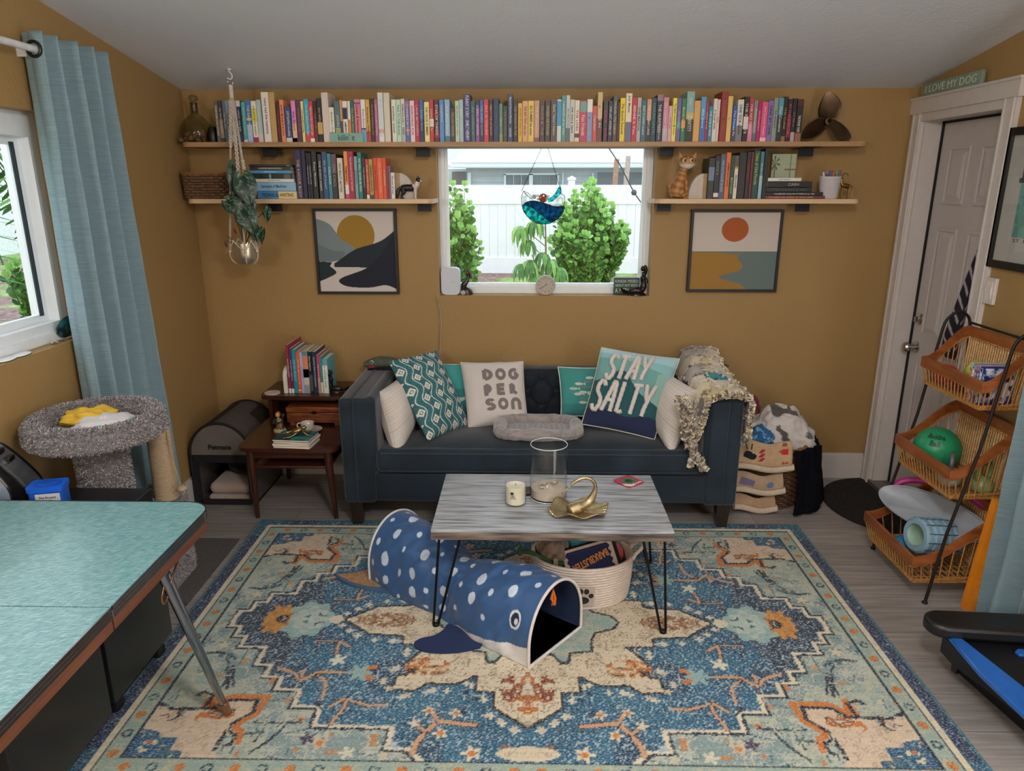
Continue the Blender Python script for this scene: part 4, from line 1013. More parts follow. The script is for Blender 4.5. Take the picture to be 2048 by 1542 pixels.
for (x, y, r, c, c2) in ((450, 1220, .026, '#d9ccb2', '#c97a34'), (620, 1210, .024, '#d9ccb2', '#c97a34'), (705, 1285, .024, '#d9ccb2', None), (550, 1345, .028, '#d9ccb2', '#cf7f2f'), (360, 1462, .034, '#dccfb0', '#c9742f'), (1170, 915, .034, '#d8d5c2', None),
      (860, 1080, .017, '#cdbfa8', None), (750, 1120, .017, '#cdbfa8', None), (185, 1262, .017, '#cdbfa8', None), (260, 1225, .015, '#cdbfa8', None), (100, 1310, .017, '#cdbfa8', None), (150, 1430, .02, '#a8623c', None), (830, 965, .017, '#cdbfa8', None), (900, 1040, .018, '#cdbfa8', None),
      (1745, 935, .018, '#cf8f42', None), (1870, 840, .026, '#d5c8a4', None), (1480, 1170, .016, '#b98a6a', None), (1400, 1285, .02, '#c9a080', '#b5632c'), (1285, 1425, .03, '#c9b49a', '#c97a34'), (900, 1490, .02, '#c9bfa4', None), (1120, 1480, .028, '#d5ceb8', None), (1360, 1400, .03, '#4a3a56', None)):
 (a, b_), = P2((x, y)); petals(a, b_, r, 5, c, c2, .38)
q, = P2((955, 985)); rr_ = np.hypot(A_ - q[0], (B_ - q[1])); fill((rr_ < .04) & (rr_ > .02) & (A_ > q[0] - .01), '#c4763c'); fill(rr_ < .018, '#2f2f5a')
q, = P2((1040, 990)); petals(q[0], q[1], .05, 6, '#8fb2b0')
for pts in (((1400, 1300), (1520, 1310), (1690, 1310)), ((1500, 1330), (1600, 1420), (1720, 1500)), ((1810, 980), (1860, 1110)), ((1830, 985), (1890, 1110)), ((1800, 920), (1900, 880), (1950, 890)), ((1380, 350), (1490, 430)), ((1400, 345), (1510, 425)), ((1520, 440), (1620, 490), (1710, 485)), ((1180, 200), (1080, 210), (1075, 185))):
 stroke(P2(*pts), '#2a3448', .005)
# corner piece
COR = [(.939, .473), (1.026, .478), (1.067, .518), (1.201, .525), (1.255, .50), (1.255, .615), (1.191, .629), (1.187, .65), (1.126, .651), (1.122, .706), (1.084, .707), (1.081, .75), (.955, .75), (.987, .703), (.981, .633), (.981, .59), (.933, .533)]
fill(inpoly([(1.255, .61), (1.18, .63), (1.12, .65), (1.08, .70), (1.08, .75), (1.255, .75)]), '#24597f', '#7fa5b0', .02, .75)
fill(inpoly(COR), '#d6bfa6', '#b5a08a', .02, .72)
stroke([(.915, .545), (.90, .46), (1.03, .462), (1.075, .505)], '#c9742f', .012); stroke([(1.075, .505), (1.09, .44), (1.10, .50)], '#c9742f', .012); stroke([(.915, .545), (.965, .60), (.93, .625), (.925, .67)], '#c9742f', .011)
stroke([(.987, .70), (.981, .633), (.975, .59), (.925, .533), (.93, .475), (1.026, .478), (1.067, .518), (1.201, .525), (1.255, .50)], '#2a2438', .007)
stroke([(1.10, .515), (1.09, .455), (1.13, .44), (1.15, .455)], '#2a2438', .007); stroke([(.975, .62), (.94, .64), (.945, .68), (.97, .685)], '#2a2438', .006)
cluster(1.03, .54, .05, .03, ['#4a2a30', '#b5632c', '#8a5a3a'], .9); cluster(1.09, .56, .02, .025, ['#c9742f', '#c9742f'], 1.0); cluster(1.19, .55, .04, .03, ['#5a8f94', '#4a2a34'], .6); cluster(1.20, .69, .03, .03, ['#c96f3c', '#d6c8a8'], .8)
# centre of far side motif
fill(np.hypot(A_ / .10, (B_ - .70) / .03) < 1, '#d5c8ac', '#b5a088', .02, .7)
# borders
ed = np.minimum(RHX - A_, RHY - B_)
fill(ed < .150, '#1f2f44'); fill(ed < .143, '#96aca2', '#b3b49c', .02, .62)
along = np.where(RHX - A_ < RHY - B_, B_, A_); d0 = np.hypot((along % .085) - .042, ed - .112)
par = ((along / .085).astype(int) % 2)
fill((d0 < .017) & (par == 0) & (ed < .15), '#c97c3c', '#b56a30', .01, .6); fill((d0 < .019) & (d0 > .009) & (par == 1) & (ed < .15) & (rs.rand(*A_.shape) > .25), '#34465a')
fill(ed < .088, '#1f2a40'); fill(ed < .082, '#d8cdb2', '#c4b898', .02, .7); fill(ed < .055, '#275876', '#7f9fb0', .012, .74)
gn = vnoise(.2); fill((ed < .055) & (gn > .55), '#2a3a5c', '#8896ac', .012, .78); fill((ed < .055) & (gn < .3), '#1f5f7c', '#6a9fb0', .012, .78); fill(ed < .006, '#3f7f8c')
g3 = vnoise(.035); g4 = vnoise(.055)
m_o = ~fm_ & (ed > .15) & (IMG[..., 2] > IMG[..., 0] * .9) 
IMG[m_o & (np.abs(g3 - .5) < .035) & (g4 > .45)] = carr('#4a6a74'); IMG[m_o & (np.abs(g4 - .55) < .03) & (g3 > .5)] = carr('#c4bda4'); IMG[m_o & (g3 > .9)] = carr('#b98458')
IMG[fm_ & ~mm_ & (np.abs(g3 - .5) < .02) & (g4 > .5)] = carr('#a9b9c0'); IMG[fm_ & ~mm_ & (np.abs(g4 - .5) < .025) & (g3 > .6)] = carr('#1f3350'); IMG[mm_ & (np.abs(g3 - .5) < .02) & (g4 > .6)] = carr('#9a8068')
IMG = IMG * .95 + carr('#6f6a62') * .05
# light overall abrash in weave rows
IMG *= (0.93 + 0.14 * rs.rand(1, A_.shape[1], 1))
full = np.concatenate([IMG[::-1][:-1], IMG], 0); full = np.concatenate([full[:, ::-1][:, :-1], full], 1)
NX, NY = full.shape[:2]
xs_ = np.concatenate([-qa[::-1][:-1], qa]); ys_ = np.concatenate([-qb[::-1][:-1], qb])
full = full * (0.9 + 0.2 * rs.rand(NX, NY, 1))
XX, YY = np.meshgrid(xs_, ys_, indexing='ij')
V = np.stack([XX.ravel(), YY.ravel(), np.full(XX.size, 0.009) + rs.rand(XX.size) * 0.0012], 1)
ii = (np.arange(NX - 1)[:, None] * NY + np.arange(NY - 1)[None, :]).ravel()
Fq = np.stack([ii, ii + NY, ii + NY + 1, ii + 1], 1)
nv = len(V)
# rim down to the floor
rim = [i * NY for i in range(NX)] + [(NX - 1) * NY + j for j in range(1, NY)] + [i * NY + NY - 1 for i in range(NX - 2, -1, -1)] + [j for j in range(NY - 2, 0, -1)]
Vr = V[rim].copy(); Vr[:, 2] = 0.001
V = np.concatenate([V, Vr]); Rn = len(rim)
Fr = np.array([(rim[k], nv + k, nv + (k + 1) % Rn, rim[(k + 1) % Rn]) for k in range(Rn)])
Fq = np.concatenate([Fq, Fr])
me = bpy.data.meshes.new('area_rug'); me.vertices.add(len(V)); me.vertices.foreach_set('co', V.astype(np.float32).ravel())
me.loops.add(Fq.size); me.loops.foreach_set('vertex_index', Fq.astype(np.int32).ravel())
me.polygons.add(len(Fq)); me.polygons.foreach_set('loop_start', (np.arange(len(Fq)) * 4).astype(np.int32)); me.polygons.foreach_set('loop_total', np.full(len(Fq), 4, np.int32))
me.update(); me.validate()
cc = np.ones((len(V), 4), np.float32); cc[:nv, :3] = full.reshape(-1, 3); cc[nv:, :3] = carr('#3f7f8c')
at = me.color_attributes.new('Col', 'FLOAT_COLOR', 'POINT'); at.data.foreach_set('color', cc.ravel())
rg = obj('area_rug', me, attr_mat('woven_rug', 0.95, bump=0.6, bscale=160, speck=0.45, speckscale=110, speckcol='#c9cdbf', stretch=(1, 2.6, 1), spec=0.15), None, sm=0)
rg.location = (RCX, RCY, 0); setp(rg, 'large blue, cream and orange oriental medallion rug on the grey floor', 'rug')
# ================= SOFA =================
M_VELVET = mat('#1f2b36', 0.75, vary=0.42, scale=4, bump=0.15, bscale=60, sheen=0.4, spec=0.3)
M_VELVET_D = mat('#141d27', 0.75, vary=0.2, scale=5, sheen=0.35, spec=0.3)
sofa = thing('sofa', 'dark blue velvet tuxedo sofa with tufted back under the window', 'sofa', (0.075, 3.68, 0))
SX0, SX1, SY0, SY1 = -0.925, 1.075, 3.34, 4.02
AT = 0.165
for nm, a, b_ in (('arm', SX0, SX0 + AT), ('arm', SX1 - AT, SX1)):
 m_ = MB().rbox(a, b_, SY0, SY1, 0.14, 0.70, 0.022, 4)
 ar = obj(nm, m_, M_VELVET, sofa, world=True)
 w_ = MB()
 for x in (a + 0.07,) if a < 0 else (b_ - 0.07,):
  w_.tube([(x, SY0 - 0.001, 0.15), (x, SY0 - 0.002, 0.69), (x, SY0 + 0.02, 0.702), (x, SY1 - 0.02, 0.702)], 0.005, 6)
 obj('welt', w_, M_VELVET, ar, world=True)
 x = b_ - 0.045 if a < 0 else a + 0.045
 obj('arm_pad', MB().rbox(min(x, x + (0.06 if a < 0 else -0.06)), max(x, x + (0.06 if a < 0 else -0.06)), SY0 + 0.012, SY1 - 0.1, 0.29, 0.705, 0.03, 4), M_VELVET, ar, world=True)
obj('base_rail', MB().rbox(SX0 + AT - 0.01, SX1 - AT + 0.01, SY0 + 0.018, SY1 - 0.02, 0.145, 0.30, 0.014, 3), M_VELVET, sofa, world=True)
cx0, cx1 = SX0 + AT + 0.006, SX1 - AT - 0.006
sc_ = MB().rbox(cx0, cx1, SY0 + 0.004, 3.86, 0.305, 0.425, 0.03, 5)
sc_.v = [Vector((p.x, p.y, p.z + (0.022 * max(0, 1 - ((p.x - 0.075) / 0.9) ** 4) * max(0, 1 - ((p.y - 3.6) / 0.27) ** 4) if p.z > 0.38 else 0))) for p in sc_.v]
# top face refined so the crown and the sitting dents show
g = MB().grid(lambda u, v: (cx0 + 0.03 + (cx1 - cx0 - 0.06) * u, SY0 + 0.034 + 0.5 * v,
  0.424 + 0.026 * (1 - (2 * u - 1) ** 6) * (1 - (2 * v - 1) ** 4) + 0.006 * noise.noise(Vector((u * 9, v * 3, 0)))), 60, 16)
sc_.add(g.v, g.f)
seat = obj('seat_cushion', sc_, M_VELVET, sofa, world=True)
wl = MB()
for z in (0.41, 0.318):
 wl.tube([(cx0 + 0.004, 3.84, z), (cx0 + 0.004, SY0 + 0.035, z), (cx0 + 0.03, SY0 + 0.006, z), (cx1 - 0.03, SY0 + 0.006, z), (cx1 - 0.004, SY0 + 0.035, z), (cx1 - 0.004, 3.84, z)], 0.0055, 6)
obj('cushion_welt', wl, M_VELVET, seat, world=True)
# tufted back
bk = MB().rbox(SX0 + 0.02, SX1 - 0.02, 3.9, SY1, 0.2, 0.71, 0.02, 3)
tuf = []
for r_, z in enumerate((0.48, 0.575, 0.67)):
 for k in range(-1, 12): tuf.append((SX0 + 0.17 + (k + 0.5 * (r_ % 2)) * 0.17, z))
def backf(u, v):
 x = cx0 + (cx1 - cx0) * u; z = 0.40 + 0.302 * v
 y = 3.862
 kx, kz = (x - (SX0 + 0.17)) / 0.17, (z - 0.48) / 0.19
 a1 = abs(((kx + kz) + 0.5) % 1 - 0.5); a2 = abs(((kx - kz) + 0.5) % 1 - 0.5)
 y += 0.012 * math.exp(-(a1 / 0.06) ** 2) + 0.012 * math.exp(-(a2 / 0.06) ** 2)
 d = min((x - tx) ** 2 + (z - tz) ** 2 for tx, tz in tuf)
 y += 0.026 * math.exp(-d / 0.0009)
 y += 0.045 * max(0, (v - 0.9) / 0.1) ** 2
 return (x, y, z)
bk.grid(backf, 150, 42)
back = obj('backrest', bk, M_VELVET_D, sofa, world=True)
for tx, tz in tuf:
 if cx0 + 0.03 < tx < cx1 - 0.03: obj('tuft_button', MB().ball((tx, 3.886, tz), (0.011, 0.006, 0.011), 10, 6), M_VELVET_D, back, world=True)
M_LEGW = mat('#1f1411', 0.35, vary=0.2, scale=30, coat=0.3)
for x in (SX0 + 0.055, SX1 - 0.055):
 for y in (SY0 + 0.055, SY1 - 0.06):
  m_ = MB(); a, b_ = 0.036, 0.024; s_ = -1 if y < 3.6 else 1; q = s_ * 0.0
  m_.add([(x + i * a, y + j * a, 0.15) for i, j in ((-1, -1), (1, -1), (1, 1), (-1, 1))] + [(x + i * b_, y + j * b_ + q, 0.0) for i, j in ((-1, -1), (1, -1), (1, 1), (-1, 1))],
   [(0, 1, 2, 3), (7, 6, 5, 4), (0, 4, 5, 1), (1, 5, 6, 2), (2, 6, 7, 3), (3, 7, 4, 0)])
  obj('leg', m_, M_LEGW, sofa, world=True, sm=0)
# ---------------- pillows ----------------
class Pil:
 def __init__(s, cs, puff, pinch=0.05):
  s.c = [Vector(onY(u, v, y)) for u, v, y in cs]      # TL TR BR BL as seen from the room
  s.puff = puff; s.pinch = pinch
  s.n = ((s.c[1] - s.c[0]).cross(s.c[3] - s.c[0])).normalized()
  if s.n.y > 0: s.n = -s.n
  s.ctr = sum(s.c, Vector()) / 4
 def base(s, u, v):
  U, V_ = 2 * u - 1, 2 * v - 1
  U2 = U * (1 - s.pinch * (1 - V_ * V_)); V2 = V_ * (1 - s.pinch * (1 - U * U))
  u2, v2 = (U2 + 1) / 2, (V2 + 1) / 2
  t = s.c[0].lerp(s.c[1], u2); b = s.c[3].lerp(s.c[2], u2)
  return t.lerp(b, v2)
 def h(s, u, v):
  U, V_ = abs(2 * u - 1), abs(2 * v - 1)
  return ((1 - U ** 2.6) * (1 - V_ ** 2.6)) ** 0.5
 def pt(s, u, v, side=1, off=0.0):
  p = s.base(u, v); k = s.h(u, v) * s.puff
  k += 0.006 * noise.noise(p * 14) * min(1, s.h(u, v) * 2)
  return p + s.n * (side * k + off)
def pillow(name, label, cs, puff, cf, cb='#c8c4bc', m=None, nu=60, pinch=0.05, group=None, cat='pillow', welt=None):
 P = Pil(cs, puff, pinch)
 o = thing(name, label, cat, (P.ctr.x, P.ctr.y, min(c.z for c in P.c)), 0, group)
 f = MB().grid(lambda u, v: P.pt(u, v, 1), nu, nu, cfn=cf if callable(cf) else (lambda u, v: cf))
 b = MB().grid(lambda u, v: P.pt(u, v, -1), 24, 24, cfn=lambda u, v: cb)
 b.f = [q[::-1] for q in b.f]
 obj('front_panel', f, m, o, world=True, sm=80); obj('back_panel', b, m, o, world=True, sm=80)
 if welt:
  t = [k / 24 for k in range(25)]; loop = [P.base(a, 0) for a in t[:-1]] + [P.base(1, a) for a in t[:-1]] + [P.base(1 - a, 1) for a in t[:-1]] + [P.base(0, 1 - a) for a in t[:-1]]
  obj('piping', MB().tube(loop, 0.0035, 6, closed=True), mat(welt, 0.8), o, world=True)
 return o, P
M_COTTON = attr_mat('printed_cotton', 0.9, bump=0.25, bscale=500, sheen=0.15)
M_WOVEN = attr_mat('jacquard', 0.9, bump=0.4, bscale=350, speck=0.25, speckscale=300, speckcol='#b8c4c0')
def corduroy(u, v):
 return '#dcd4cb' if (v * 46) % 1 < 0.6 else '#b4aaa2'
def corduroy_u(u, v):
 return '#dcd4cb' if (u * 46) % 1 < 0.6 else '#b4aaa2'
pillow('striped_pillow', 'ribbed off white cushion against the left sofa arm, behind the teal diamond one', [(756, 785, 3.50), (803, 752, 3.70), (829, 850, 3.66), (792, 917, 3.37)], 0.078, corduroy, '#cfc8c0', M_COTTON, nu=120, pinch=0.02)
pillow('striped_pillow', 'ribbed off white cushion against the right sofa arm, under the ragged quilt', [(1338, 748, 3.68), (1396, 782, 3.50), (1344, 913, 3.38), (1302, 838, 3.66)], 0.078, corduroy, '#cfc8c0', M_COTTON, nu=120, pinch=0.02)
def diam(u, v):
 X = u * 3.6; Y = v * 3.9
 wob = 0.17 * math.sin(2 * PI * Y)
 fx = (X + wob) % 1.0                       # ribbon coordinate
 if abs(fx - 0.5) < 0.17: return '#17636b'
 if abs(fx - 0.5) < 0.225: return '#d9dad2'
 cx_ = (X % 1.0); cx_ = cx_ - round(cx_)
 w1 = Y % 1.0
 best = 9
 for cyy in (0.25, 0.75):
  sgn = -1 if cyy == 0.25 else 1
  cxx = sgn * 0.17
  dx = ((X - cxx + 0.5) % 1) - 0.5; dy = ((Y - cyy + 0.5) % 1) - 0.5
  best = min(best, abs(dx) / 0.24 + abs(dy) / 0.2)
 if best < 0.3: return '#dedcd2'
 if best < 0.5: return '#2a4a4c'
 if best < 0.98: return '#dedcd2'
 return '#1d5d66'
pillow('patterned_pillow', 'teal cushion with wavy ribbons and cream diamonds, left end of sofa', [(776, 722, 3.66), (872, 701, 3.90), (940, 850, 3.72), (856, 882, 3.44)], 0.075, diam, '#2a6a70', M_WOVEN, nu=150, pinch=0.03)
def seabehind(u, v):
 if v < 0.45: return '#3f9a98'
 d = math.sin(u * 17 + v * 3) * 0.04 + 0.6
 return '#bcd8d0' if abs(v - d) < 0.03 else '#2f7f84'
pillow('teal_pillow', 'small teal cushion tucked behind the dog person and diamond cushions', [(872, 728, 3.90), (1003, 724, 3.90), (1010, 838, 3.78), (880, 846, 3.78)], 0.045, seabehind, '#2f7f84', M_COTTON, nu=60, welt='#9fc4bc')
pillow_dog, PD = pillow('slogan_pillow', 'off white cushion printed DOG PERSON in grey capital letters', [(920, 724, 3.84), (1047, 722, 3.84), (1057, 846, 3.70), (936, 857, 3.66)], 0.06, '#cdc5c0', '#c4bcb6', M_COTTON, pinch=0.035, nu=40)
def on_pillow(P, me, u0, v0, u1, v1, off):
 xs = [q.co.x for q in me.vertices]; ys = [q.co.y for q in me.vertices]; a, b_, c, d = min(xs), max(xs), min(ys), max(ys)
 for q in me.vertices:
  u = u0 + (u1 - u0) * (q.co.x - a) / (b_ - a); v = v1 + (v0 - v1) * (q.co.y - c) / (d - c)
  q.co = P.pt(u, v, 1, off + (0.0006 if q.co.z > 0 else 0))
def thick_stroke(mb, pts, wd):
 """flat ribbon in the XY plane following a polyline"""
 n_ = len(pts); L = []; Rr = []
 for i, p in enumerate(pts):
  a = Vector(pts[max(0, i - 1)]); b_ = Vector(pts[min(n_ - 1, i + 1)]); t = (b_ - a); t = t.normalized() if t.length > 1e-6 else Vector((1, 0)); nrm = Vector((-t.y, t.x)) * wd / 2
  L.append((p[0] + nrm.x, p[1] + nrm.y, 0)); Rr.append((p[0] - nrm.x, p[1] - nrm.y, 0))
 mb.add(L + Rr, [(i, i + 1, n_ + i + 1, n_ + i) for i in range(n_ - 1)])
def seg(a, b_, n=5): return [(a[0] + (b_[0] - a[0]) * k / n, a[1] + (b_[1] - a[1]) * k / n) for k in range(n + 1)]
GL = {'D': [seg((.16, 0), (.16, 1)), arc(.16, .5, .5, -90, 90, 14)], 'O': [arc(.5, .5, .38, 0, 360, 24)], 'G': [arc(.5, .5, .38, 50, 360, 20), seg((.88, .5), (.55, .5), 4)],
 'P': [seg((.2, 0), (.2, 1)), arc(.2, .66, .3, -90, 90, 12)], 'E': [arc(.62, .74, .36, 100, 260, 6), seg((.2, .0), (.2, 1)), seg((.2, .1), (.75, .1)), seg((.2, .5), (.7, .5)), seg((.2, .9), (.75, .9))][1:],
 'R': [seg((.2, 0), (.2, 1)), arc(.2, .68, .28, -90, 90, 12), seg((.35, .42), (.75, 0))], 'S': [arc(.5, .74, .22, 20, 260, 10) + arc(.5, .27, .24, 80, -150, 10)], 'N': [seg((.16, 0), (.16, .6)) + arc(.5, .56, .34, 180, 0, 12) + seg((.84, .56), (.84, 0))]}
for word, v0, v1 in (('DOG', .13, .33), ('PER', .38, .57), ('SON', .61, .80)):
 for k, ch in enumerate(word):
  mb = MB()
  for st in GL[ch]: thick_stroke(mb, st, .33)
  me = mb.mesh('lettering'); 
  on_pillow(PD, me, .33 + k * .21, v0, .33 + k * .21 + (.17 if word != 'PER' else .13), v1, 0.003)
  me.transform(world_of(pillow_dog).inverted()); me.materials.append(mat('#7b716e', 0.95, vary=0.15, scale=200))
  o_ = bpy.data.objects.new('lettering', me); COL.objects.link(o_); o_.parent = pillow_dog
def fishp(u, v):
 return '#3d8f8c' if v < .75 else '#357f80'
pf, PF = pillow('fish_pillow', 'teal cushion with a shoal of little fish, behind the STAY SALTY cushion', [(1116, 734, 3.84), (1238, 734, 3.84), (1240, 838, 3.74), (1122, 832, 3.74)], 0.05, fishp, '#357f80', M_COTTON, nu=40, welt='#cfd8cc')
for (x, y, c) in ((1155, 770, '#c9ccc0'), (1178, 757, '#c9ccc0'), (1143, 780, '#b4bcb4'), (1163, 787, '#c9ccc0'), (1152, 791, '#c0c4b8'), (1172, 765, '#6f8a86'), (1166, 776, '#6f8a86'), (1164, 800, '#6f8a86'), (1180, 790, '#c9ccc0'), (1162, 808, '#c0c4b8')):
 u0, v0 = (x - 1117) / 122, (y - 735) / 100
 mb = MB(); pts = [(math.cos(a) * .07, math.sin(a) * .025) for a in [2 * PI * k / 14 for k in range(14)]]
 vs = [PF.pt(u0 + p[0], v0 + p[1] * 1.2, 1, .0015) for p in pts]; vs += [PF.pt(u0 + .06, v0, 1, .0015), PF.pt(u0 + .11, v0 - .03, 1, .0015), PF.pt(u0 + .11, v0 + .03, 1, .0015)]
 mb.add(vs, [tuple(range(14)), (14, 15, 16)]); obj('fish_print', mb, mat(c, 0.9), pf, world=True, sm=0)
def salty(u, v):
 if v < .05 + .22 * u ** 1.2 * .3 + .02: return '#a5cfd6'
 if v < .14 + .25 * max(0, u - .45): return '#8cbcc0'
 w1_ = .45 - .17 * math.exp(-((u - .34) / .18) ** 2) + .38 * max(0, u - .4)
 if v < w1_: return '#6fa5a2' if not (v > .22 + .2 * (1 - u) and u > .8) else '#8fb8b0'
 w2_ = .80 - .03 * math.sin(u * 9) + .02 * u
 return '#1d5359' if v < w2_ else '#1b2547'
ps, PS = pillow('slogan_pillow', 'blue and green wave cushion with raised STAY SALTY lettering', [(1203, 695, 3.76), (1359, 718, 3.70), (1309, 879, 3.50), (1163, 848, 3.56)], 0.07, salty, '#1b2547', M_COTTON, nu=120, pinch=0.03, welt='#c8c8bc')
YG = {'S': [[(.88, .82), (.72, .97), (.42, 1), (.2, .85), (.22, .66), (.5, .52), (.78, .38), (.82, .18), (.6, .0), (.3, .02), (.1, .18)]], 'T': [seg((.02, .95), (.95, .95), 4), seg((.45, .92), (.45, 0), 6)], 'A': [[(.0, 0), (.25, .5), (.5, 1.0), (.7, .95), (.8, .5), (.85, 0)], seg((.2, .36), (.8, .36), 4)],
 'Y': [[(.08, 1.0), (.3, .65), (.5, .5)], [(.95, 1.0), (.6, .55), (.45, .25), (.42, 0)]], 'L': [[(.25, 1.0), (.25, .5), (.25, .03), (.6, .02), (.8, .06)]]}
def yarn(P, word, box, parent, r=0.0118):
 n_ = len(word)
 for k, ch in enumerate(word):
  mb = MB()
  for st in YG[ch]:
   pts = []
   for i in range(len(st) - 1):
    m_ = max(2, int(12 * math.hypot(st[i + 1][0] - st[i][0], st[i + 1][1] - st[i][1])))
    for t in range(m_): pts.append((st[i][0] + (st[i + 1][0] - st[i][0]) * t / m_, st[i][1] + (st[i + 1][1] - st[i][1]) * t / m_))
   pts.append(st[-1])
   W_2 = []
   for (x, y) in pts:
    s_ = (k + .08 + x * .84) / n_
    tu = box[0][0] + (box[1][0] - box[0][0]) * s_; tv = box[0][1] + (box[1][1] - box[0][1]) * s_
    bu = box[3][0] + (box[2][0] - box[3][0]) * s_; bv = box[3][1] + (box[2][1] - box[3][1]) * s_
    W_2.append(P.pt(bu + (tu - bu) * y, bv + (tv - bv) * y, 1, .006))
   rr = [r * (1.0 + .10 * (1 if q % 2 else -1)) for q in range(len(W_2))]
   mb.tube(W_2, rr, 8)
  obj('raised_letter', mb, mat('#d8d0ca', 0.95, vary=0.1, scale=300, bump=0.6, bscale=500), parent, world=True, sm=60)
yarn(PS, 'STAY', ((.14, .09), (.70, .05), (.68, .37), (.11, .42)), ps)
yarn(PS, 'SALTY', ((.05, .45), (.84, .41), (.83, .80), (.03, .82)), ps)
# pet bed
pb = thing('pet_bed', 'small grey plush bolster pet bed lying on the sofa seat', 'pet bed', (0.14, 3.56, 0.452))
c0, c1 = onZ(984, 860, .47), onZ(1169, 862, .47)
hx_, hy_ = 0.235, 0.155
M_PLUSH = attr_mat('plush_grey', 1.0, bump=1.0, bscale=120, sheen=0.6)
def bolster(u, v):
 a = 2 * PI * u; e = 0.5
 ex = math.copysign(abs(math.cos(a)) ** e, math.cos(a)) * (hx_ - .035); ey = math.copysign(abs(math.sin(a)) ** e, math.sin(a)) * (hy_ - .035)
 b_ = 2 * PI * v; nrm = Vector((ex, ey, 0)).normalized()
 rr = .037 * (1 + .10 * math.sin(u * 120) * .5 + .12 * noise.noise(Vector((u * 30, v * 8, 0))))
 sag = 1.0 if ey > 0 else .8
 return Vector((ex, ey, .036)) + nrm * math.cos(b_) * rr + Vector((0, 0, math.sin(b_) * rr * sag))
m_ = MB().grid(bolster, 160, 14, closeu=True, cfn=lambda u, v: '#9d928f' if noise.noise(Vector((u * 60, v * 20, 0))) > 0 else '#86807f')
obj('bolster', m_, M_PLUSH, pb, sm=60)
m_ = MB().grid(lambda u, v: ((2 * u - 1) * (hx_ - .04), (2 * v - 1) * (hy_ - .04), .03 + .007 * abs(math.sin(u * PI * 14)) * abs(math.sin(v * PI * 9))), 90, 60, cfn=lambda u, v: '#8f898a')
obj('quilted_pad', m_, M_PLUSH, pb, sm=60)
mid = (c0 + c1) / 2; pb.location = (mid.x, 3.555, .448)
# ragged patchwork quilt over the right arm
qt = thing('rag_quilt', 'ragged-edged patchwork quilt in cream, grey, brown and teal over the right sofa arm', 'blanket', (1.0, 3.65, .42))
ax0, ax1 = SX1 - AT, SX1
def qpath(s, t):
 """s across the arm 0..1 (inner drop -> top -> outer drop); t along the arm front 0 .. back 1"""
 y = 3.33 + .66 * t
 inner = .30 - .20 * t if t < .7 else .16 - .1 * (t - .7)
 inner = max(.05, .27 * (1 - t) ** 1.6 + .06) if t < .95 else .06
 outer = .16 + .08 * math.sin(t * 7) 
 L = [inner, AT + .03, outer]; tot = sum(L); d = s * tot
 bul = .012 + .012 * noise.noise(Vector((s * 5, t * 6, 1.3))) + .03 * t * t
 if d < inner: return Vector((ax0 - .018 - bul - .05 * ((inner - d) / .3) * (1 - t), y, .705 - (inner - d)))
 if d < inner + L[1]:
  k = (d - inner) / L[1]; return Vector((ax0 - .018 + (AT + .036) * k, y, .712 + bul + .018 * math.sin(PI * k) + (.05 * t * t)))
 return Vector((ax1 + .018 + bul * .6, y, .705 - (d - inner - L[1])))
QC = ['#e4dacb', '#e0d4b4', '#d9cfc0', '#b8b0a8', '#d8c89c', '#6a5f5a', '#4f9aa4', '#cfc4b4', '#8f857e', '#e0d6c6']
rq = random.Random(5); patch = {}
def qcol(u, v):
 k = (int(u * 7), int(v * 6))
 if k not in patch: patch[k] = rq.choice(QC)
 return patch[k]
NQu, NQv = 70, 50
m_ = MB().grid(qpath, NQu, NQv, cfn=qcol)
M_RAG = attr_mat('cotton_rag', 0.95, bump=0.4, bscale=200)
body_q = obj('quilt_body', m_, M_RAG, qt, world=True, sm=60)
md = body_q.modifiers.new('thickness', 'SOLIDIFY'); md.thickness = 0.006; md.offset = 0
ru = MB()
def ruffle(fn, n_, col=None, sz=.014):
 for k in range(n_):
  t = k / n_; p, c = fn(t); ru.col(c)
  for q in range(2):
   d = Vector((rq.uniform(-1, 1), rq.uniform(-1, .6), rq.uniform(-.3, 1))).normalized(); e = Vector((rq.uniform(-1, 1), rq.uniform(-1, 1), rq.uniform(-1, 1))).normalized()
   s_ = sz * rq.uniform(.6, 1.2); a = d.cross(e).normalized()
   p0 = p + Vector((0, 0, .002))
   ru.add([p0 - a * s_ * .5, p0 + a * s_ * .5, p0 + a * s_ * .6 + d * s_ * .6 + e * s_ * .2, p0 + d * s_ + e * s_ * .1, p0 - a * s_ * .6 + d * s_ * .7 - e * s_ * .2], [(0, 1, 2, 3, 4)])
for i in range(8):
 v = i / 7 * .999; ruffle(lambda t, v=v: (qpath(v, t), qcol(min(.99, v + rq.uniform(-.08, .08) if 0 < v < .9 else v), t * .99)), 190)
for i in range(7):
 u = i / 6; ruffle(lambda t, u=u: (qpath(t, u), qcol(t * .99, min(.99, u))), 260)
ruffle(lambda t: (qpath(t, 0) + Vector((0, -.01, -.008 + rq.uniform(-.012, .01))), rq.choice(QC[:4] + ['#6a5f5a', '#d8c89c'])), 620, sz=.018)
ruffle(lambda t: (qpath(0, t) + Vector((-.006, 0, -.01)), rq.choice(QC)), 300, sz=.017)
ruffle(lambda t: (qpath(1, t) + Vector((.006, 0, -.012 + rq.uniform(-.02, .01))), rq.choice(QC)), 340, sz=.019)
obj('ragged_seams', ru, M_RAG, qt, world=True, sm=0)
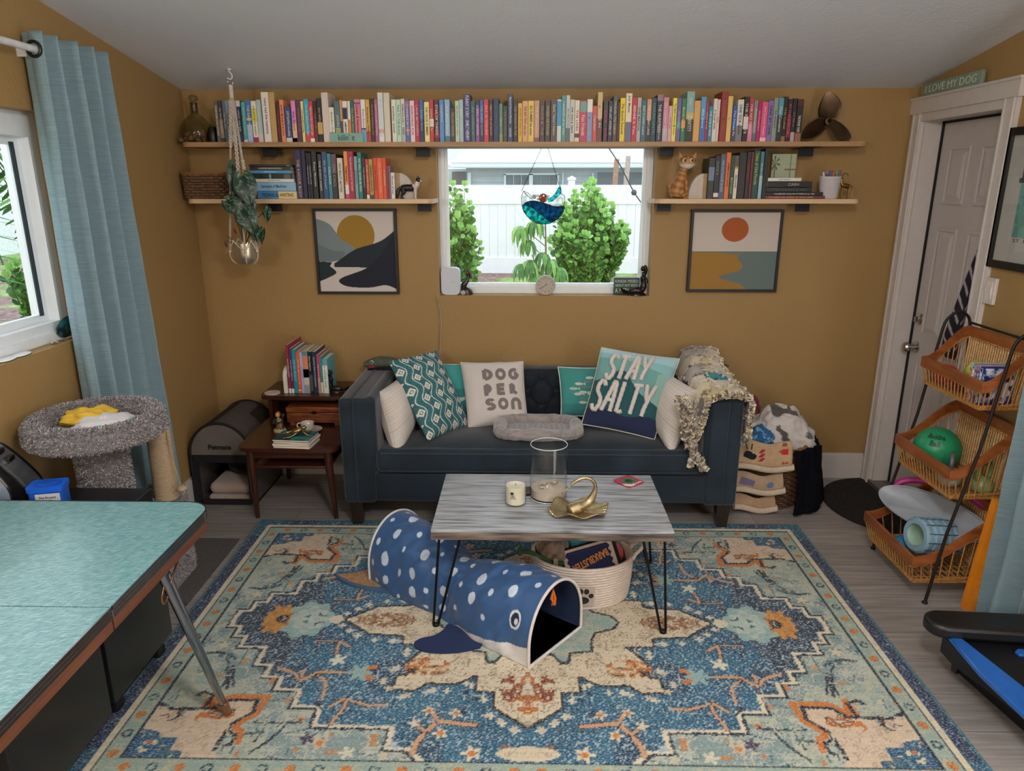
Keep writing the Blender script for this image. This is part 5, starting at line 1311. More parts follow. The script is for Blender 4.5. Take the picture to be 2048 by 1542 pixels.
# the trailing corner falling on the seat front
tl = MB(); pts = [Vector(onY(u, v, 3.315)) for u, v in ((1362, 790), (1376, 830), (1374, 865), (1382, 895), (1398, 920), (1408, 938))]
def trail(u, v):
 i = min(len(pts) - 2, int(u * (len(pts) - 1))); f_ = u * (len(pts) - 1) - i; p = pts[i].lerp(pts[i + 1], f_)
 wd = .055 + .02 * math.sin(u * 6)
 return p + Vector(((v - .5) * wd, -.012 * math.sin(v * PI) + .05 * (v > .9), 0))
tl.grid(trail, 30, 8, cfn=lambda u, v: rq.choice(['#8f857e', '#d9cfc0', '#6a5f5a'])if v < 9 else '#fff')
for k in range(460):
 u = rq.random(); p = trail(u, rq.random()) + Vector((0, -.006, 0)); tl.col(rq.choice(['#8f857e', '#d9cfc0', '#d8c89c', '#6a5f5a', '#b8b0a8']))
 d = Vector((rq.uniform(-1, 1), rq.uniform(-1, 0), rq.uniform(-.6, .8))).normalized(); a = d.orthogonal().normalized(); s_ = rq.uniform(.009, .018)
 tl.add([p - a * s_ * .5, p + a * s_ * .5, p + a * s_ * .5 + d * s_, p - a * s_ * .5 + d * s_], [(0, 1, 2, 3)])
obj('quilt_corner', tl, M_RAG, qt, world=True, sm=0)
# ================= COFFEE TABLE AND WHAT IS ON / UNDER IT =================
TZ = 0.46; TX0, TX1, TY0, TY1 = -0.356, 0.566, 2.44, 2.985
ct = thing('coffee_table', 'low coffee table with weathered grey plank top and black hairpin legs', 'coffee table', ((TX0 + TX1) / 2, (TY0 + TY1) / 2, 0))
M_PLANK = mat('#a9adb3', 0.34, scale=4.5, stretch=(1.1, 15, 15), col2='#45423f', fac=(0.45, 0.74), bump=0.4, bscale=9)
M_PEDGE = mat('#84756b', 0.55, scale=4, stretch=(1.2, 10, 10), col2='#3b322e', fac=(0.4, 0.65), bump=0.4, bscale=12)
n_ = 4; pw = (TY1 - TY0) / n_
for k in range(n_):
 m_ = MB().rbox(TX0 + 0.001, TX1 - 0.001, TY0 + pw * k + 0.0014, TY0 + pw * (k + 1) - 0.0014, TZ - 0.012, TZ, 0.002, 2)
 obj('plank', m_, M_PLANK, ct, world=True)
obj('apron_edge', MB().rbox(TX0, TX1, TY0, TY1, TZ - 0.042, TZ - 0.0125, 0.002, 2), M_PEDGE, ct, world=True)
M_IRON = mat('#191817', 0.45, 0.6, vary=0.1)
for (tx, ty, fx, fy, sx) in ((-.33, 2.50, -.356, 2.49, 1), (.54, 2.49, .553, 2.46, -1), (-.33, 2.93, -.35, 2.97, 1), (.54, 2.93, .585, 3.00, -1)):
 top = TZ - 0.046; m_ = MB()
 a = Vector((tx + (0.0 if sx > 0 else 0), ty - .0, top)); b_ = Vector((tx + sx * 0.085, ty, top)); f = Vector((fx, fy, 0.014))
 m_.tube([a, f + Vector((-.008 * sx, 0, .004)), f + Vector((0, 0, -.006)), f + Vector((.012 * sx, 0, .004)), b_], 0.0052, 8)
 m_.ball((fx + .002 * sx, fy, .013), (.014, .012, .0125), 12, 8)
 m_.box(min(a.x, b_.x) - .015, max(a.x, b_.x) + .015, ty - .03, ty + .03, top, top + .003)
 obj('hairpin_leg', m_, M_IRON, ct, world=True, sm=60)
# candle
p = onZ(1031, 1011, TZ); cd = thing('candle', 'white candle in a frosted glass tumbler with small black label print', 'candle', (p.x, p.y + .02, TZ))
Hc, Rc = .104, .044
obj('wax', MB().lathe([(.001, .008), (Rc - .005, .008), (Rc - .004, .082), (.012, .08), (.004, .079), (.0005, .079)], 32), mat('#e8dfc8', 0.5, vary=0.03), cd)
fg = mat('#e9ece8', 0.15, vary=0.0); 
obj('tumbler', MB().lathe([(.0005, .0005), (Rc - .003, .0005), (Rc, .004), (Rc, Hc), (Rc - .003, Hc), (Rc - .003, .008), (.0005, .007)], 40), glass_mat('frosted_glass', (.965, .97, .965), .2), cd)
obj('wick', MB().tube([(0, 0, .078), (.001, 0, .088)], .0012, 5), mat('#2a2622', .9), cd)
dot = MB(); dot.add([((Rc + .0008) * math.cos(math.radians(-108) + .16 * math.cos(t)), (Rc + .0008) * math.sin(math.radians(-108) + .16 * math.cos(t)), .062 + .0058 * math.sin(t)) for t in [2 * PI * k / 16 for k in range(16)]], [tuple(range(16))])
obj('label_print', dot, mat('#1a1a1c', .6, vary=0), cd, sm=0)
tm = text_mesh('FRESH\nLINEN\nsoy candle', .006, .0, .0001)
for q in tm.vertices:
 a = math.radians(-104) + q.co.x / Rc; q.co = Vector(((Rc + .0009) * math.cos(a), (Rc + .0009) * math.sin(a), .046 + q.co.y))
obj('label_print', tm, mat('#2a2a2c', .6, vary=0), cd, sm=0)
# tall glass cylinder vase with sand and shells
p = onZ(1097, 1001, TZ); p.y += .035; vs_ = thing('glass_vase', 'tall clear glass cylinder vase holding sand and shells', 'vase', (p.x, p.y, TZ))
Rv, Hv = .077, .235
obj('glass_wall', MB().lathe([(.0005, .0005), (Rv - .004, .0005), (Rv, .004), (Rv, Hv - .002), (Rv - .0015, Hv), (Rv - .0035, Hv - .002), (Rv - .0035, .012), (.0005, .011)], 56), glass_mat('clear_vase_glass', (.988, .994, .99), 0.0), vs_)
for z_ in (Hv, .004): obj('glass_rim', MB().tube([((Rv - .0018) * math.cos(t), (Rv - .0018) * math.sin(t), z_) for t in [2 * PI * k / 56 for k in range(56)]], .002, 8, closed=True), mat('#c4d2d2', .08, vary=0, coat=.6), vs_)
sm_ = MB().lathe([(.0005, .012), (Rv - .004, .012), (Rv - .004, .045)], 40, caps=False)
sm_.grid(lambda u, v: ((Rv - .004) * v * math.cos(2 * PI * u), (Rv - .004) * v * math.sin(2 * PI * u), .045 + (.014 * (1 - v) ** .7) * (1 - v) + .004 * noise.noise(Vector((v * 5 * math.cos(2 * PI * u), v * 5 * math.sin(2 * PI * u), 0))) * (1 - v)), 40, 12, closeu=True)
obj('sand', sm_, mat('#c9b9aa', 1.0, vary=.12, scale=400, bump=.5, bscale=900), vs_, kind='stuff')
def shell_spiral(name, label, loc, s_, col, rot=(0, 0, 0)):
 m_ = MB()
 pts = []; rr = []
 for k in range(40):
  t = k / 39; a = t * 5 * PI; r_ = (1 - t) * .55
  pts.append(Vector((r_ * math.cos(a), r_ * math.sin(a), t * 1.5)) * s_); rr.append(s_ * (.5 * (1 - t) ** 1.1 + .04))
 m_.tube(pts, rr, 10)
 o = solo(name, m_, mat(col, .5, vary=.25, scale=120), label, 'seashell', origin=(0, 0, 0), sm=60); o.location = loc; o.rotation_euler = rot
 return o
shell_spiral('seashell', 'large round spiral shell on the sand inside the glass vase', (p.x + .024, p.y - .012, TZ + .072), .017, '#a89a8c', (0.5, .2, 0))
def scallop(label, loc, s_, col, rot, cat='seashell', name='seashell'):
 m_ = MB().grid(lambda u, v: (s_ * v * math.cos(PI * (.08 + .84 * u)), s_ * v * math.sin(PI * (.08 + .84 * u)), s_ * (.32 * math.sin(PI * min(1, v * .9 + .1)) + .03 * math.sin(u * 60) * v)), 60, 10)
 o = solo(name, m_, mat(col, .45, vary=.2, scale=80), label, cat, origin=(0, 0, 0), sm=60); o.location = loc; o.rotation_euler = rot
 md = o.modifiers.new('thickness', 'SOLIDIFY'); md.thickness = .0015
 return o
scallop('small pale fan shell left of the spiral one inside the vase', (p.x - .018, p.y - .012, TZ + .058), .022, '#b5a99c', (.2, .1, .6))
scallop('white flat shell half buried at the front of the vase sand', (p.x - .03, p.y - .034, TZ + .051), .016, '#d8cdc2', (.1, 0, -.5))
scallop('white little shell beside the large spiral shell in the vase', (p.x + .002, p.y - .025, TZ + .055), .014, '#d8d0c8', (.15, 0, 1.4))
# gold mermaid-tail ring dish
p = onZ(1156, 1027, TZ); md_ = thing('ring_dish', 'gold ruffled shell dish with a curved mermaid tail handle', 'dish', (p.x, p.y, TZ))
M_GOLD = mat('#b5a27c', .33, .9, vary=.18, scale=60, bump=.3, bscale=260)
Rd = .108
def dish(u, v):
 a = 2 * PI * u; r_ = Rd * (0.02 + .98 * v) * (1 + .06 * math.sin(6 * a) * v)
 z = .007 + .004 * v + (.011 * math.sin(6 * a + .6) + .014 + .006 * math.sin(3 * a)) * v ** 1.8 + .0014 * math.sin(a * 60) * v
 return (r_ * math.cos(a) * 1.08, r_ * math.sin(a) * .82, z)
dm_ = MB().grid(dish, 180, 16, closeu=True)
do = obj('dish', dm_, M_GOLD, md_, sm=80); mdd = do.modifiers.new('thickness', 'SOLIDIFY'); mdd.thickness = .003; mdd.offset = 0
obj('foot', MB().lathe([(.03, .0), (.032, .003), (.02, .0085)], 20), M_GOLD, md_)
tp = [(-.035, -.02, .02), (-.01, -.008, .028), (.02, .004, .035), (.045, .012, .05), (.062, .014, .08), (.066, .012, .112), (.055, .01, .138), (.03, .006, .15), (.004, .003, .146), (-.02, 0, .132), (-.03, -.002, .122)]
def cr(pts, n):
 out = []; P_ = [Vector(q) for q in pts]
 for i in range(len(P_) - 1):
  p0, p1, p2, p3 = P_[max(0, i - 1)], P_[i], P_[i + 1], P_[min(len(P_) - 1, i + 2)]
  for k in range(n):
   t = k / n; out.append(.5 * ((2 * p1) + (-p0 + p2) * t + (2 * p0 - 5 * p1 + 4 * p2 - p3) * t * t + (-p0 + 3 * p1 - 3 * p2 + p3) * t ** 3))
 return out + [P_[-1]]
c_ = cr(tp, 6); nn_ = len(c_)
obj('mermaid_tail', MB().tube(c_, [(.026 if k < 8 else .026 - .019 * min(1, (k - 8) / (nn_ * .35))) * (1 - .3 * max(0, k / nn_ - .6)) * (1 + .05 * (k % 2)) for k in range(nn_)], 12), M_GOLD, md_, sm=80)
def fluke(u, v):
 s_ = (2 * u - 1); w_ = .028 * v; d = Vector((-.022, -.004, -.02)); p0 = Vector((-.026, -.001, .126))
 return p0 + d * (v * (1.1 + .35 * abs(s_))) + Vector((.35, .9, -.1)) * (s_ * w_)
fo_ = obj('tail_fluke', MB().grid(fluke, 20, 8), M_GOLD, md_, sm=80); mdd = fo_.modifiers.new('thickness', 'SOLIDIFY'); mdd.thickness = .004; mdd.offset = 0
# square coaster and the phone
p = onZ(1257, 964, TZ); co = thing('coaster', 'square pink and white coaster with a green palm print, at the table back right', 'coaster', (p.x, p.y, TZ), math.radians(38))
obj('coaster_base', MB().prism(rrect(-.05, .05, -.05, .05, .012), .0005, .005), mat('#b02a4c', .2, vary=.05), co, sm=30)
obj('coaster_print', MB().prism([(-.05, -.03), (-.03, -.05), (.0, -.047), (-.045, -.005)], .005, .0056), mat('#dcdcd4', .2, vary=0), co, sm=0)
lf_ = MB()
for k in range(9):
 a = 2 * PI * k / 9; leaf(lf_, Vector((0, 0, .0062)), Vector((math.cos(a), math.sin(a), 0)), Vector((0, 0, 1)), .036, .016, 0)
obj('coaster_print', lf_, mat('#2f7a4c', .2, vary=.3, scale=150), co, sm=0)
text('PALMS', T(.016, -.038, .0058), mat('#e8e4dc', .3, vary=0), co, fit=.05)
p = onZ(1058, 985, TZ); ph = solo('mobile_phone', MB().prism(rrect(-.036, .036, -.075, .075, .009), 0, .008), mat('#0d0e12', .15, vary=0), 'black phone lying flat on the table behind the glass vase', 'phone', origin=(0, 0, 0), sm=30)
ph.location = (p.x + .012, p.y + .008, TZ + .0004); ph.rotation_euler = (0, 0, math.radians(-75))
# ---------------- whale play tunnel ----------------
ax_f = Vector((.123, 2.362, 0)); ax_b = Vector((-.585, 2.945, 0))
tn = thing('play_tunnel', 'dark blue pet tunnel shaped like a whale shark with white dots', 'pet tunnel', ax_f)
axd = (ax_b - ax_f); Lt = axd.length; axd.normalize(); side = Vector((-axd.y, axd.x, 0))    # side: towards camera-left/front
if side.y > 0: side = -side
rdt = random.Random(21); spots_ = []
for i in range(11):
 for j in range(10):
  a_, b_ = (i + .5 + rdt.uniform(-.2, .2)) / 11, (j + .5 * (i % 2) + .4 + rdt.uniform(-.15, .15)) / 10
  if not (a_ < .17 and b_ < .27): spots_.append((a_, b_, (.010, .019, .012, .022)[(i + 2 * j) % 4]))
PER = .80
def tsec(v):
 """D-shaped ring, v 0..1 from front bottom corner over the top to the back bottom corner and along the floor"""
 hw, H = .165, .285
 if v < .78:
  a = v / .78; ang = PI * a
  x = hw * math.cos(ang); z = .08 + (H - .08) * math.sin(ang) if True else 0
  if a < .14: x = hw; z = .08 * (a / .14) + (.08 + (H - .08) * math.sin(PI * .0)) * 0
  elif a > .86: x = -hw; z = .08 * ((1 - a) / .14)
  else: ang = PI * (a - .14) / .72; x = hw * math.cos(ang); z = .08 + (H - .08) * math.sin(ang)
  return x, z
 t = (v - .78) / .22; return -hw + 2 * hw * t, 0.0
def tun(s_, v, dr=0.0):
 x, z = tsec(v)
 k = 1
 pinch = 1 - .20 * math.exp(-((s_ - .52) / .16) ** 2)
 sag = 1 - .22 * math.exp(-((s_ - .5) / .18) ** 2)
 cre = .015 * noise.noise(Vector((s_ * 7, v * 9, 2))) + .008 * noise.noise(Vector((s_ * 22 + v * 12, v * 18, 5)))
 edge = min(1, s_ * 8, (1 - s_) * 8)
 c = ax_f + axd * (Lt * s_) + side * (.02 * math.sin(PI * s_))
 zz = z * sag * k
 p_ = c + side * (x * pinch * k * (1 - dr)) + Vector((0, 0, zz * (1 - dr) + .004))
 if z > .01: p_ += (side * x + Vector((0, 0, z - .1))).normalized() * cre * edge
 p_.z = max(p_.z, .012)
 return p_
def tcol(s_, v):
 arc_ = v * PER
 for (a, b_, r_) in spots_:
  ds = (s_ - a) * Lt; dv = (v - b_) * PER
  if v < .78 and ds * ds * 1.1 + dv * dv < r_ * r_ and not (v < .13 and s_ < .45): return '#c4d0e0'
 if v < .115 * max(0, 1 - s_ / .5) ** .8 + .0 and s_ < .5: return '#d3d2d2'
 if v < .78:
  de = math.hypot((s_ - .085) * Lt, (v - .19) * PER)
  if .020 < de < .027: return '#d5dae2'
  if math.hypot((s_ - .078) * Lt, (v - .185) * PER) < .009: return '#d5dae2'
  if de <= .02: return '#15233c'
 return '#2f5585'
M_NYLON = attr_mat('blue_nylon', .5, bump=.5, bscale=22, sheen=.2)
m_ = MB().grid(lambda u, v: tun(u, v), 330, 270, cfn=tcol)
tb = obj('tunnel_body', m_, M_NYLON, tn, world=True, sm=80)
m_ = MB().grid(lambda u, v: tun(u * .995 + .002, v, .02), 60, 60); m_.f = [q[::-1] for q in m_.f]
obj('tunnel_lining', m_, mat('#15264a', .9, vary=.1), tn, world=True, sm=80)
for s_ in (0.0, 1.0):
 obj('rim_binding', MB().tube([tun(s_, k / 72) for k in range(72)], .006, 8, closed=True), mat('#d3ccc8', .7), tn, world=True, sm=60)
# fins of felt lying on the rug
def fin(name, poly, z, col, back=None, parent=None, edge=None):
 P_ = [Vector((onZ(u, v, .014).x, onZ(u, v, .014).y, 0)) for u, v in poly]; c = sum(P_, Vector()) / len(P_)
 m_ = MB(); m_.prism([(q.x, q.y) for q in P_], .011, .018)
 return obj(name, m_, col, tn, world=True, sm=20)
cr2 = lambda pts, n=5: [(q.x, q.y) for q in cr([(a, b_, 0) for a, b_ in pts], n)]
fin('side_fin', cr2([(960, 1296), (915, 1305), (870, 1306), (838, 1300), (828, 1288), (842, 1278), (868, 1272), (885, 1262), (900, 1248), (940, 1256), (975, 1270)]), 0, mat('#1f2f55', .95, vary=.15, scale=120, bump=.3))
fin('tail_fin', cr2([(668, 1148), (690, 1145), (720, 1141), (752, 1132), (768, 1140), (800, 1165), (790, 1186), (745, 1181), (705, 1172), (680, 1160)]), 0, mat('#3f5f7f', .9, vary=.1))
P_ = [Vector(onZ(u, v, .02)) for u, v in cr2([(674, 1149), (700, 1146), (725, 1142), (752, 1135), (775, 1146), (780, 1168), (740, 1172), (700, 1163)])]
obj('tail_fin_mat', MB().prism([(q.x, q.y) for q in P_], .018, .021), mat('#b88f68', 1.0, scale=170, col2='#8a6548', fac=(.4, .6), bump=.7, bscale=300), tn, world=True, sm=20)
tp_ = tun(.03, .40); 
dg_ = MB(); dg_.tube([tp_ + Vector((0, 0, -.012)), tp_ + Vector((0.004, 0, -.05))], .0015, 5)
for k in range(7): dg_.tube([tp_ + Vector((.004, 0, -.045)), tp_ + Vector((.004 + .008 * math.sin(k), .006 * math.cos(k * 2), -.08)), tp_ + Vector((.006 + .008 * math.sin(k * 1.7), .004 * math.cos(k), -.112))], [.003, .006, .001], 6)
obj('hanging_toy', dg_, mat('#d86f1a', .8), tn, world=True)
# ---------------- oval rope basket with a paw patch ----------------
bc = Vector((.247, 2.755, 0)); bx, by, bh = .218, .158, .205
bk_ = thing('toy_basket', 'oval off white rope basket with a black paw patch, under the coffee table', 'basket', bc)
M_ROPE = mat('#cfc0b4', .95, vary=.12, scale=40, bump=.5, bscale=240, stretch=(1, 1, 3))
prof = []
nr = 17
for k in range(nr * 4 + 1):
 z = .001 + bh * k / (nr * 4); ph_ = (k % 4) / 4 * 2 * PI
 prof.append((1.0 - .09 * (1 - z / bh) ** 2 + .014 * math.sin(k / 4 * 2 * PI), z))
m_ = MB(); m_.lathe([(0.001, .004)] + [(.9, .001)] + prof + [(.955, bh)] + [(.93, bh - .01), (.86, .012), (.001, .012)], 72, S(bx, by, 1), caps=False)
obj('rope_wall', m_, M_ROPE, bk_, sm=50)
hd_ = MB().tube([(bx * .97, -.045, bh - .012), (bx * 1.03, -.042, bh + .012), (bx * 1.14, -.03, bh + .03), (bx * 1.18, 0, bh + .034), (bx * 1.14, .03, bh + .03), (bx * 1.03, .042, bh + .012), (bx * .97, .045, bh - .012)], .008, 8)
obj('handle', hd_, M_ROPE, bk_)
def on_b(a_deg, z, off): a = math.radians(a_deg); rr = 1.0 - .09 * (1 - z / bh) ** 2; return Vector((bx * rr * math.cos(a), by * rr * math.sin(a), z)) + Vector((math.cos(a) / bx, math.sin(a) / by, 0)).normalized() * off
pc = onZ(1198, 1205, 0)
pa = obj('patch', MB().grid(lambda u, v: on_b(-104 + 26 * u, .035 + .09 * v, .0055), 12, 8), mat('#bfae9f', .9, vary=.05), bk_, sm=60)
paw = MB()
def blob(cu, cv, ru_, rv_, n=16):
 paw.add([on_b(-104 + 26 * (cu + ru_ * math.cos(t)), .035 + .09 * (cv + rv_ * math.sin(t)), .0066) for t in [2 * PI * k / n for k in range(n)]], [tuple(range(n))])
blob(.5, .30, .27, .20); blob(.18, .58, .11, .13); blob(.40, .78, .11, .15); blob(.64, .78, .11, .15); blob(.84, .55, .11, .13)
obj('paw_print', paw, mat('#2a2624', .8), pa, sm=0)
bt0 = bc + Vector((0, 0, .028))
# toys
def lumpy(name, label, c, r, col, seed=0, amp=.25, cat='toy', m=None, sc=3, rot=None, sq=None, n=24):
 m_ = MB()
 def fn(u, v):
  th = 2 * PI * u; ph2 = PI * (v * .998 + .001); d = Vector((math.sin(ph2) * math.cos(th), math.sin(ph2) * math.sin(th), -math.cos(ph2)))
  k = 1 + amp * noise.noise(d * sc + Vector((seed, seed * 2, 0))) + amp * .3 * noise.noise(d * sc * 4 + Vector((seed, 0, 0)))
  return Vector((d.x * r[0] * k, d.y * r[1] * k, d.z * r[2] * k))
 m_.grid(fn, n * 2, n, closeu=True)
 o = solo(name, m_, m or mat(col, .95, vary=.2, scale=60, bump=.8, bscale=220, sheen=.3), label, cat, origin=(0, 0, 0), sm=80); o.location = c
 if rot: o.rotation_euler = rot
 return o
lumpy('plush_toy', 'brown fluffy plush toy at the left of the rope basket', bt0 + Vector((-.12, .02, .15)), (.068, .07, .075), '#8a7365', 2, .3)
lumpy('plush_toy', 'tan fleece toy edge over the rim left of the brown plush', bt0 + Vector((-.165, .05, .16)), (.03, .04, .05), '#b09a88', 4, .35)
lumpy('plush_toy', 'turquoise fleece toy at the back of the rope basket', bt0 + Vector((.01, .075, .165)), (.085, .045, .045), '#3f9fb0', 5, .3)
lumpy('plush_toy', 'coral pink soft toy at the right inside of the basket', bt0 + Vector((.145, .04, .135)), (.04, .055, .05), '#d05a5f', 6, .2)
gt = thing('rope_toy', 'dark green bone-ended toy hanging over the basket left rim', 'toy', bt0 + Vector((-.2, -.04, .17)))
g_ = MB().tube(cr([(-.062, .02, .012), (-.02, .0, .018), (.03, -.01, -.003), (.08, -.02, -.02), (.12, -.01, -.025)], 5), .010, 8)
g_.ball((-.066, .024, .018), .0115, 10, 8).ball((-.066, .012, .008), .0115, 10, 8)
obj('toy_body', g_, mat('#35502c', .8, vary=.2, bump=.4), gt); obj('ribbon_knot', MB().rbox(.075, .095, -.04, 0, -.035, .012, .004, 2), mat('#8a7f66', .8), gt)
# ticket-shaped plush
tk = thing('ticket_toy', 'navy ticket-shaped plush toy lettered BARKBUSTER, sticking out of the rope basket', 'toy', bt0 + Vector((.035, -.045, .155)), rot=(math.radians(52), math.radians(-15), math.radians(6)))
obj('backing', MB().rbox(-.125, .125, -.08, .08, -.03, -.004, .012, 3), mat('#17161a', .95), tk)
obj('white_edge', MB().prism(rrect(-.112, .108, -.07, .068, .016), -.006, .002), mat('#c9b8a8', .95), tk, sm=30)
zig = [(-.09, -.056), (.085, -.056)] + [(.085 + (.010 if k % 2 else 0), -.056 + .112 * k / 8) for k in range(1, 8)] + [(.085, .056), (-.09, .056)] + [(-.09 - (.010 if k % 2 else 0), .056 - .112 * k / 8) for k in range(1, 8)]
obj('blue_panel', MB().prism(zig, .002, .0045), mat('#1f2750', .9), tk, sm=0)
text('BARKBUSTER', T(0, 0, .005) @ R('Z', 180 + 12), mat('#d8893a', .8), tk, fit=.165, maxh=.032, bold=.0006)
st_ = MB()
for k in range(22): st_.box(-.08 + k * .0075, -.0765 + k * .0075, .046, .0472, .0045, .0052).box(-.08 + k * .0075, -.0765 + k * .0075, -.0472, -.046, .0045, .0052)
obj('stitching', st_, mat('#5a6288', .9, vary=0), tk, sm=0, kind='stuff')
# ================= LEFT SIDE =================
# two-tier step end table
M_WALNUT = mat('#4a2417', .32, scale=5, stretch=(1, 14, 14), col2='#2c130c', fac=(.3, .75), coat=.3)
st = thing('end_table', 'dark walnut two-tier step end table left of the sofa', 'side table', (-1.2, 3.72, 0))
EX0, EX1 = -1.475, -.955; EY0, EY1 = 3.375, 4.03; EZ, EZ2 = .425, .60; EYU = 3.72
obj('lower_top', MB().prism(rrect(EX0, EX1, EY0, EY1, .06, 6), EZ - .022, EZ), M_WALNUT, st, world=True, sm=30)
obj('upper_top', MB().prism(rrect(EX0 + .015, EX1 + .0, EYU, EY1, .035, 6), EZ2 - .02, EZ2), M_WALNUT, st, world=True, sm=30)
u_ = MB().box(EX0 + .05, EX0 + .07, EYU + .03, EY1 - .01, EZ, EZ2 - .02).box(EX1 - .07, EX1 - .05, EYU + .03, EY1 - .01, EZ, EZ2 - .02).box(EX0 + .07, EX1 - .07, EY1 - .025, EY1 - .01, EZ, EZ2 - .02)
obj('riser', u_, M_WALNUT, st, world=True, sm=0)
obj('riser_rail', MB().box(EX0 + .09, EX1 - .09, EYU + .03, EYU + .045, EZ2 - .035, EZ2 - .02), M_WALNUT, st, world=True, sm=0)
ap = MB().box(EX0 + .05, EX1 - .05, EY0 + .045, EY0 + .06, EZ - .07, EZ - .022).box(EX0 + .05, EX0 + .065, EY0 + .045, EY1 - .04, EZ - .07, EZ - .022).box(EX1 - .065, EX1 - .05, EY0 + .045, EY1 - .04, EZ - .07, EZ - .022)
obj('apron', ap, M_WALNUT, st, world=True, sm=0)
obj('lower_shelf', MB().rbox(EX0 + .06, EX1 - .06, EY0 + .06, EY1 - .06, EZ - .135, EZ - .12, .004, 2), M_WALNUT, st, world=True)
for (x, y, dx, dy) in ((EX0 + .055, EY0 + .05, -.008, .03), (EX1 - .06, EY0 + .05, .01, .03), (EX0 + .055, EY1 - .06, -.008, .01), (EX1 - .06, EY1 - .06, .01, .01)):
 m_ = MB().tube([(x, y, EZ - .022), (x, y, EZ - .12), (x + dx, y + dy, 0.0)], [.02, .021, .012], 10)
 obj('leg', m_, M_WALNUT, st, world=True, sm=50)
# books on the upper tier
SB = [(226,254,180,'#8a2438','crimson and white','BLUE BIRD GUIDE', '#e8d8d0', ((0,.1,'#d8ccc4'),), .24),
 (258,288,225,'#4f2a55','violet', 'THE NEW HEALTH', '#e8d8e8', ((0,.1,'#d8ccd4'),), .2),
 (290,338,238,'#1f7f8c','turquoise', 'MIND BODY', '#8fd8e0', (), .2),
 (340,376,262,'#d8502a','orange red', 'OFF THE GRID of your life', '#f4d8c8', ((.06,.08,'#f0e8e0'),), .19),
 (378,410,268,'#9aa4c4','pale periwinkle', 'the organized', '#d0505a', (), .2),
 (412,476,260,'#4f8290','blue grey panel', '', '#f4d0c0', ((.38,.9,'#c8785a'),(.2,.58,'#b8b4b0'),(0,.2,'#8a8f94')), .19),
 (478,520,262,'#141417','black white-lettered', (('Gone Tomorrow',.72,.36),), '#e8e4e0', ((.05,.45,'#4a4640'),), .19),
 (522,572,262,'#1c2a42','midnight blue', 'Optimizing Brain & Consciousness', '#c8d4e4', (), .19),
 (575,606,300,'#b23a58','raspberry', 'PERFORMANCE', '#f0d0d8', ((0,.4,'#b88a7a'),), .18),
 (608,636,318,'#3f7a78','green white', '', '#e0e8e0', ((0,.3,'#c8ccb8'),), .17),
 (640,700,350,'#4f9aa8','aqua and cream', 'the wellness book', '#8a9a94', ((0,.82,'#d0d4c8'),), .16)]
yb_ = 3.775
def sbx(cx): return onY(540 + cx / 5.93, 784, yb_).x
prev = None
for i, (a, b_, t_, col, word, title, tc_, bands, dep) in enumerate(SB):
 x0, x1 = sbx(a), sbx(b_)
 if prev: x0 = max(x0, prev + .0004)
 prev = x1; h = onY(540 + (a + b_) / 2 / 5.93, 660 + t_ / 5.93, yb_).z - EZ2
 nb = SB[i - 1][4].split(' and ')[0].split(' with ')[0] if i else None
 lb = f"{word} book on the end table, " + ("first in the row, against the white bookend" if i == 0 else "last in the row, beside the mermaid statuette" if i == len(SB) - 1 else f"just right of the {nb} one")
 book(x1 - x0, h, dep, col, None, title, tc_, bands, uniq(lb), 'books standing on the end table', loc=((x0 + x1) / 2, yb_ + rng.uniform(0, .004), EZ2 + .0005))
bx_ = sbx(226) - .004
be = MB(); 
be = MB().prism([(0, 0), (.12, 0), (.12, .02)] + arc(.06, .085, .06, 0, 180, 10) + [(0, .02)], -.011, .011, R('Z', 90) @ R('X', 90))
o = solo('bookend', be, mat('#cfc8be', .5, vary=.04), 'white rounded slab bookend at the left end of the end table books', 'bookend', origin=(0, 0, 0), sm=30)
o.location = (bx_ - .0125, yb_ + .0, EZ2 + .0003); o.scale = (1, 1.0, 1)
p = onZ(560, 788, EZ2)
solo('coaster', MB().lathe([(.0005, 0), (.042, 0), (.043, .002), (.043, .005), (.0005, .005)], 40, T(-1.405, 3.775, EZ2 + .0003)), mat('#d0c6bf', .5, vary=.03), 'round white coaster on the front left corner of the end table upper tier', 'coaster')
def figure(name, label, cat, loc, parts, m, rotz=0, n=10):
 r = thing(name, label, cat, loc, rotz)
 for nm, pts, rr, mm in parts:
  obj(nm, MB().tube(cr(pts, 4) if len(pts) > 2 else pts, (np.interp(np.linspace(0, 1, (len(pts) - 1) * 4 + 1), np.linspace(0, 1, len(rr)), rr).tolist()) if len(pts) > 2 else rr, n), mm or m, r, sm=80)
 return r
M_BRONZE = mat('#2a2220', .3, .55, vary=.3, scale=60, coat=.3)
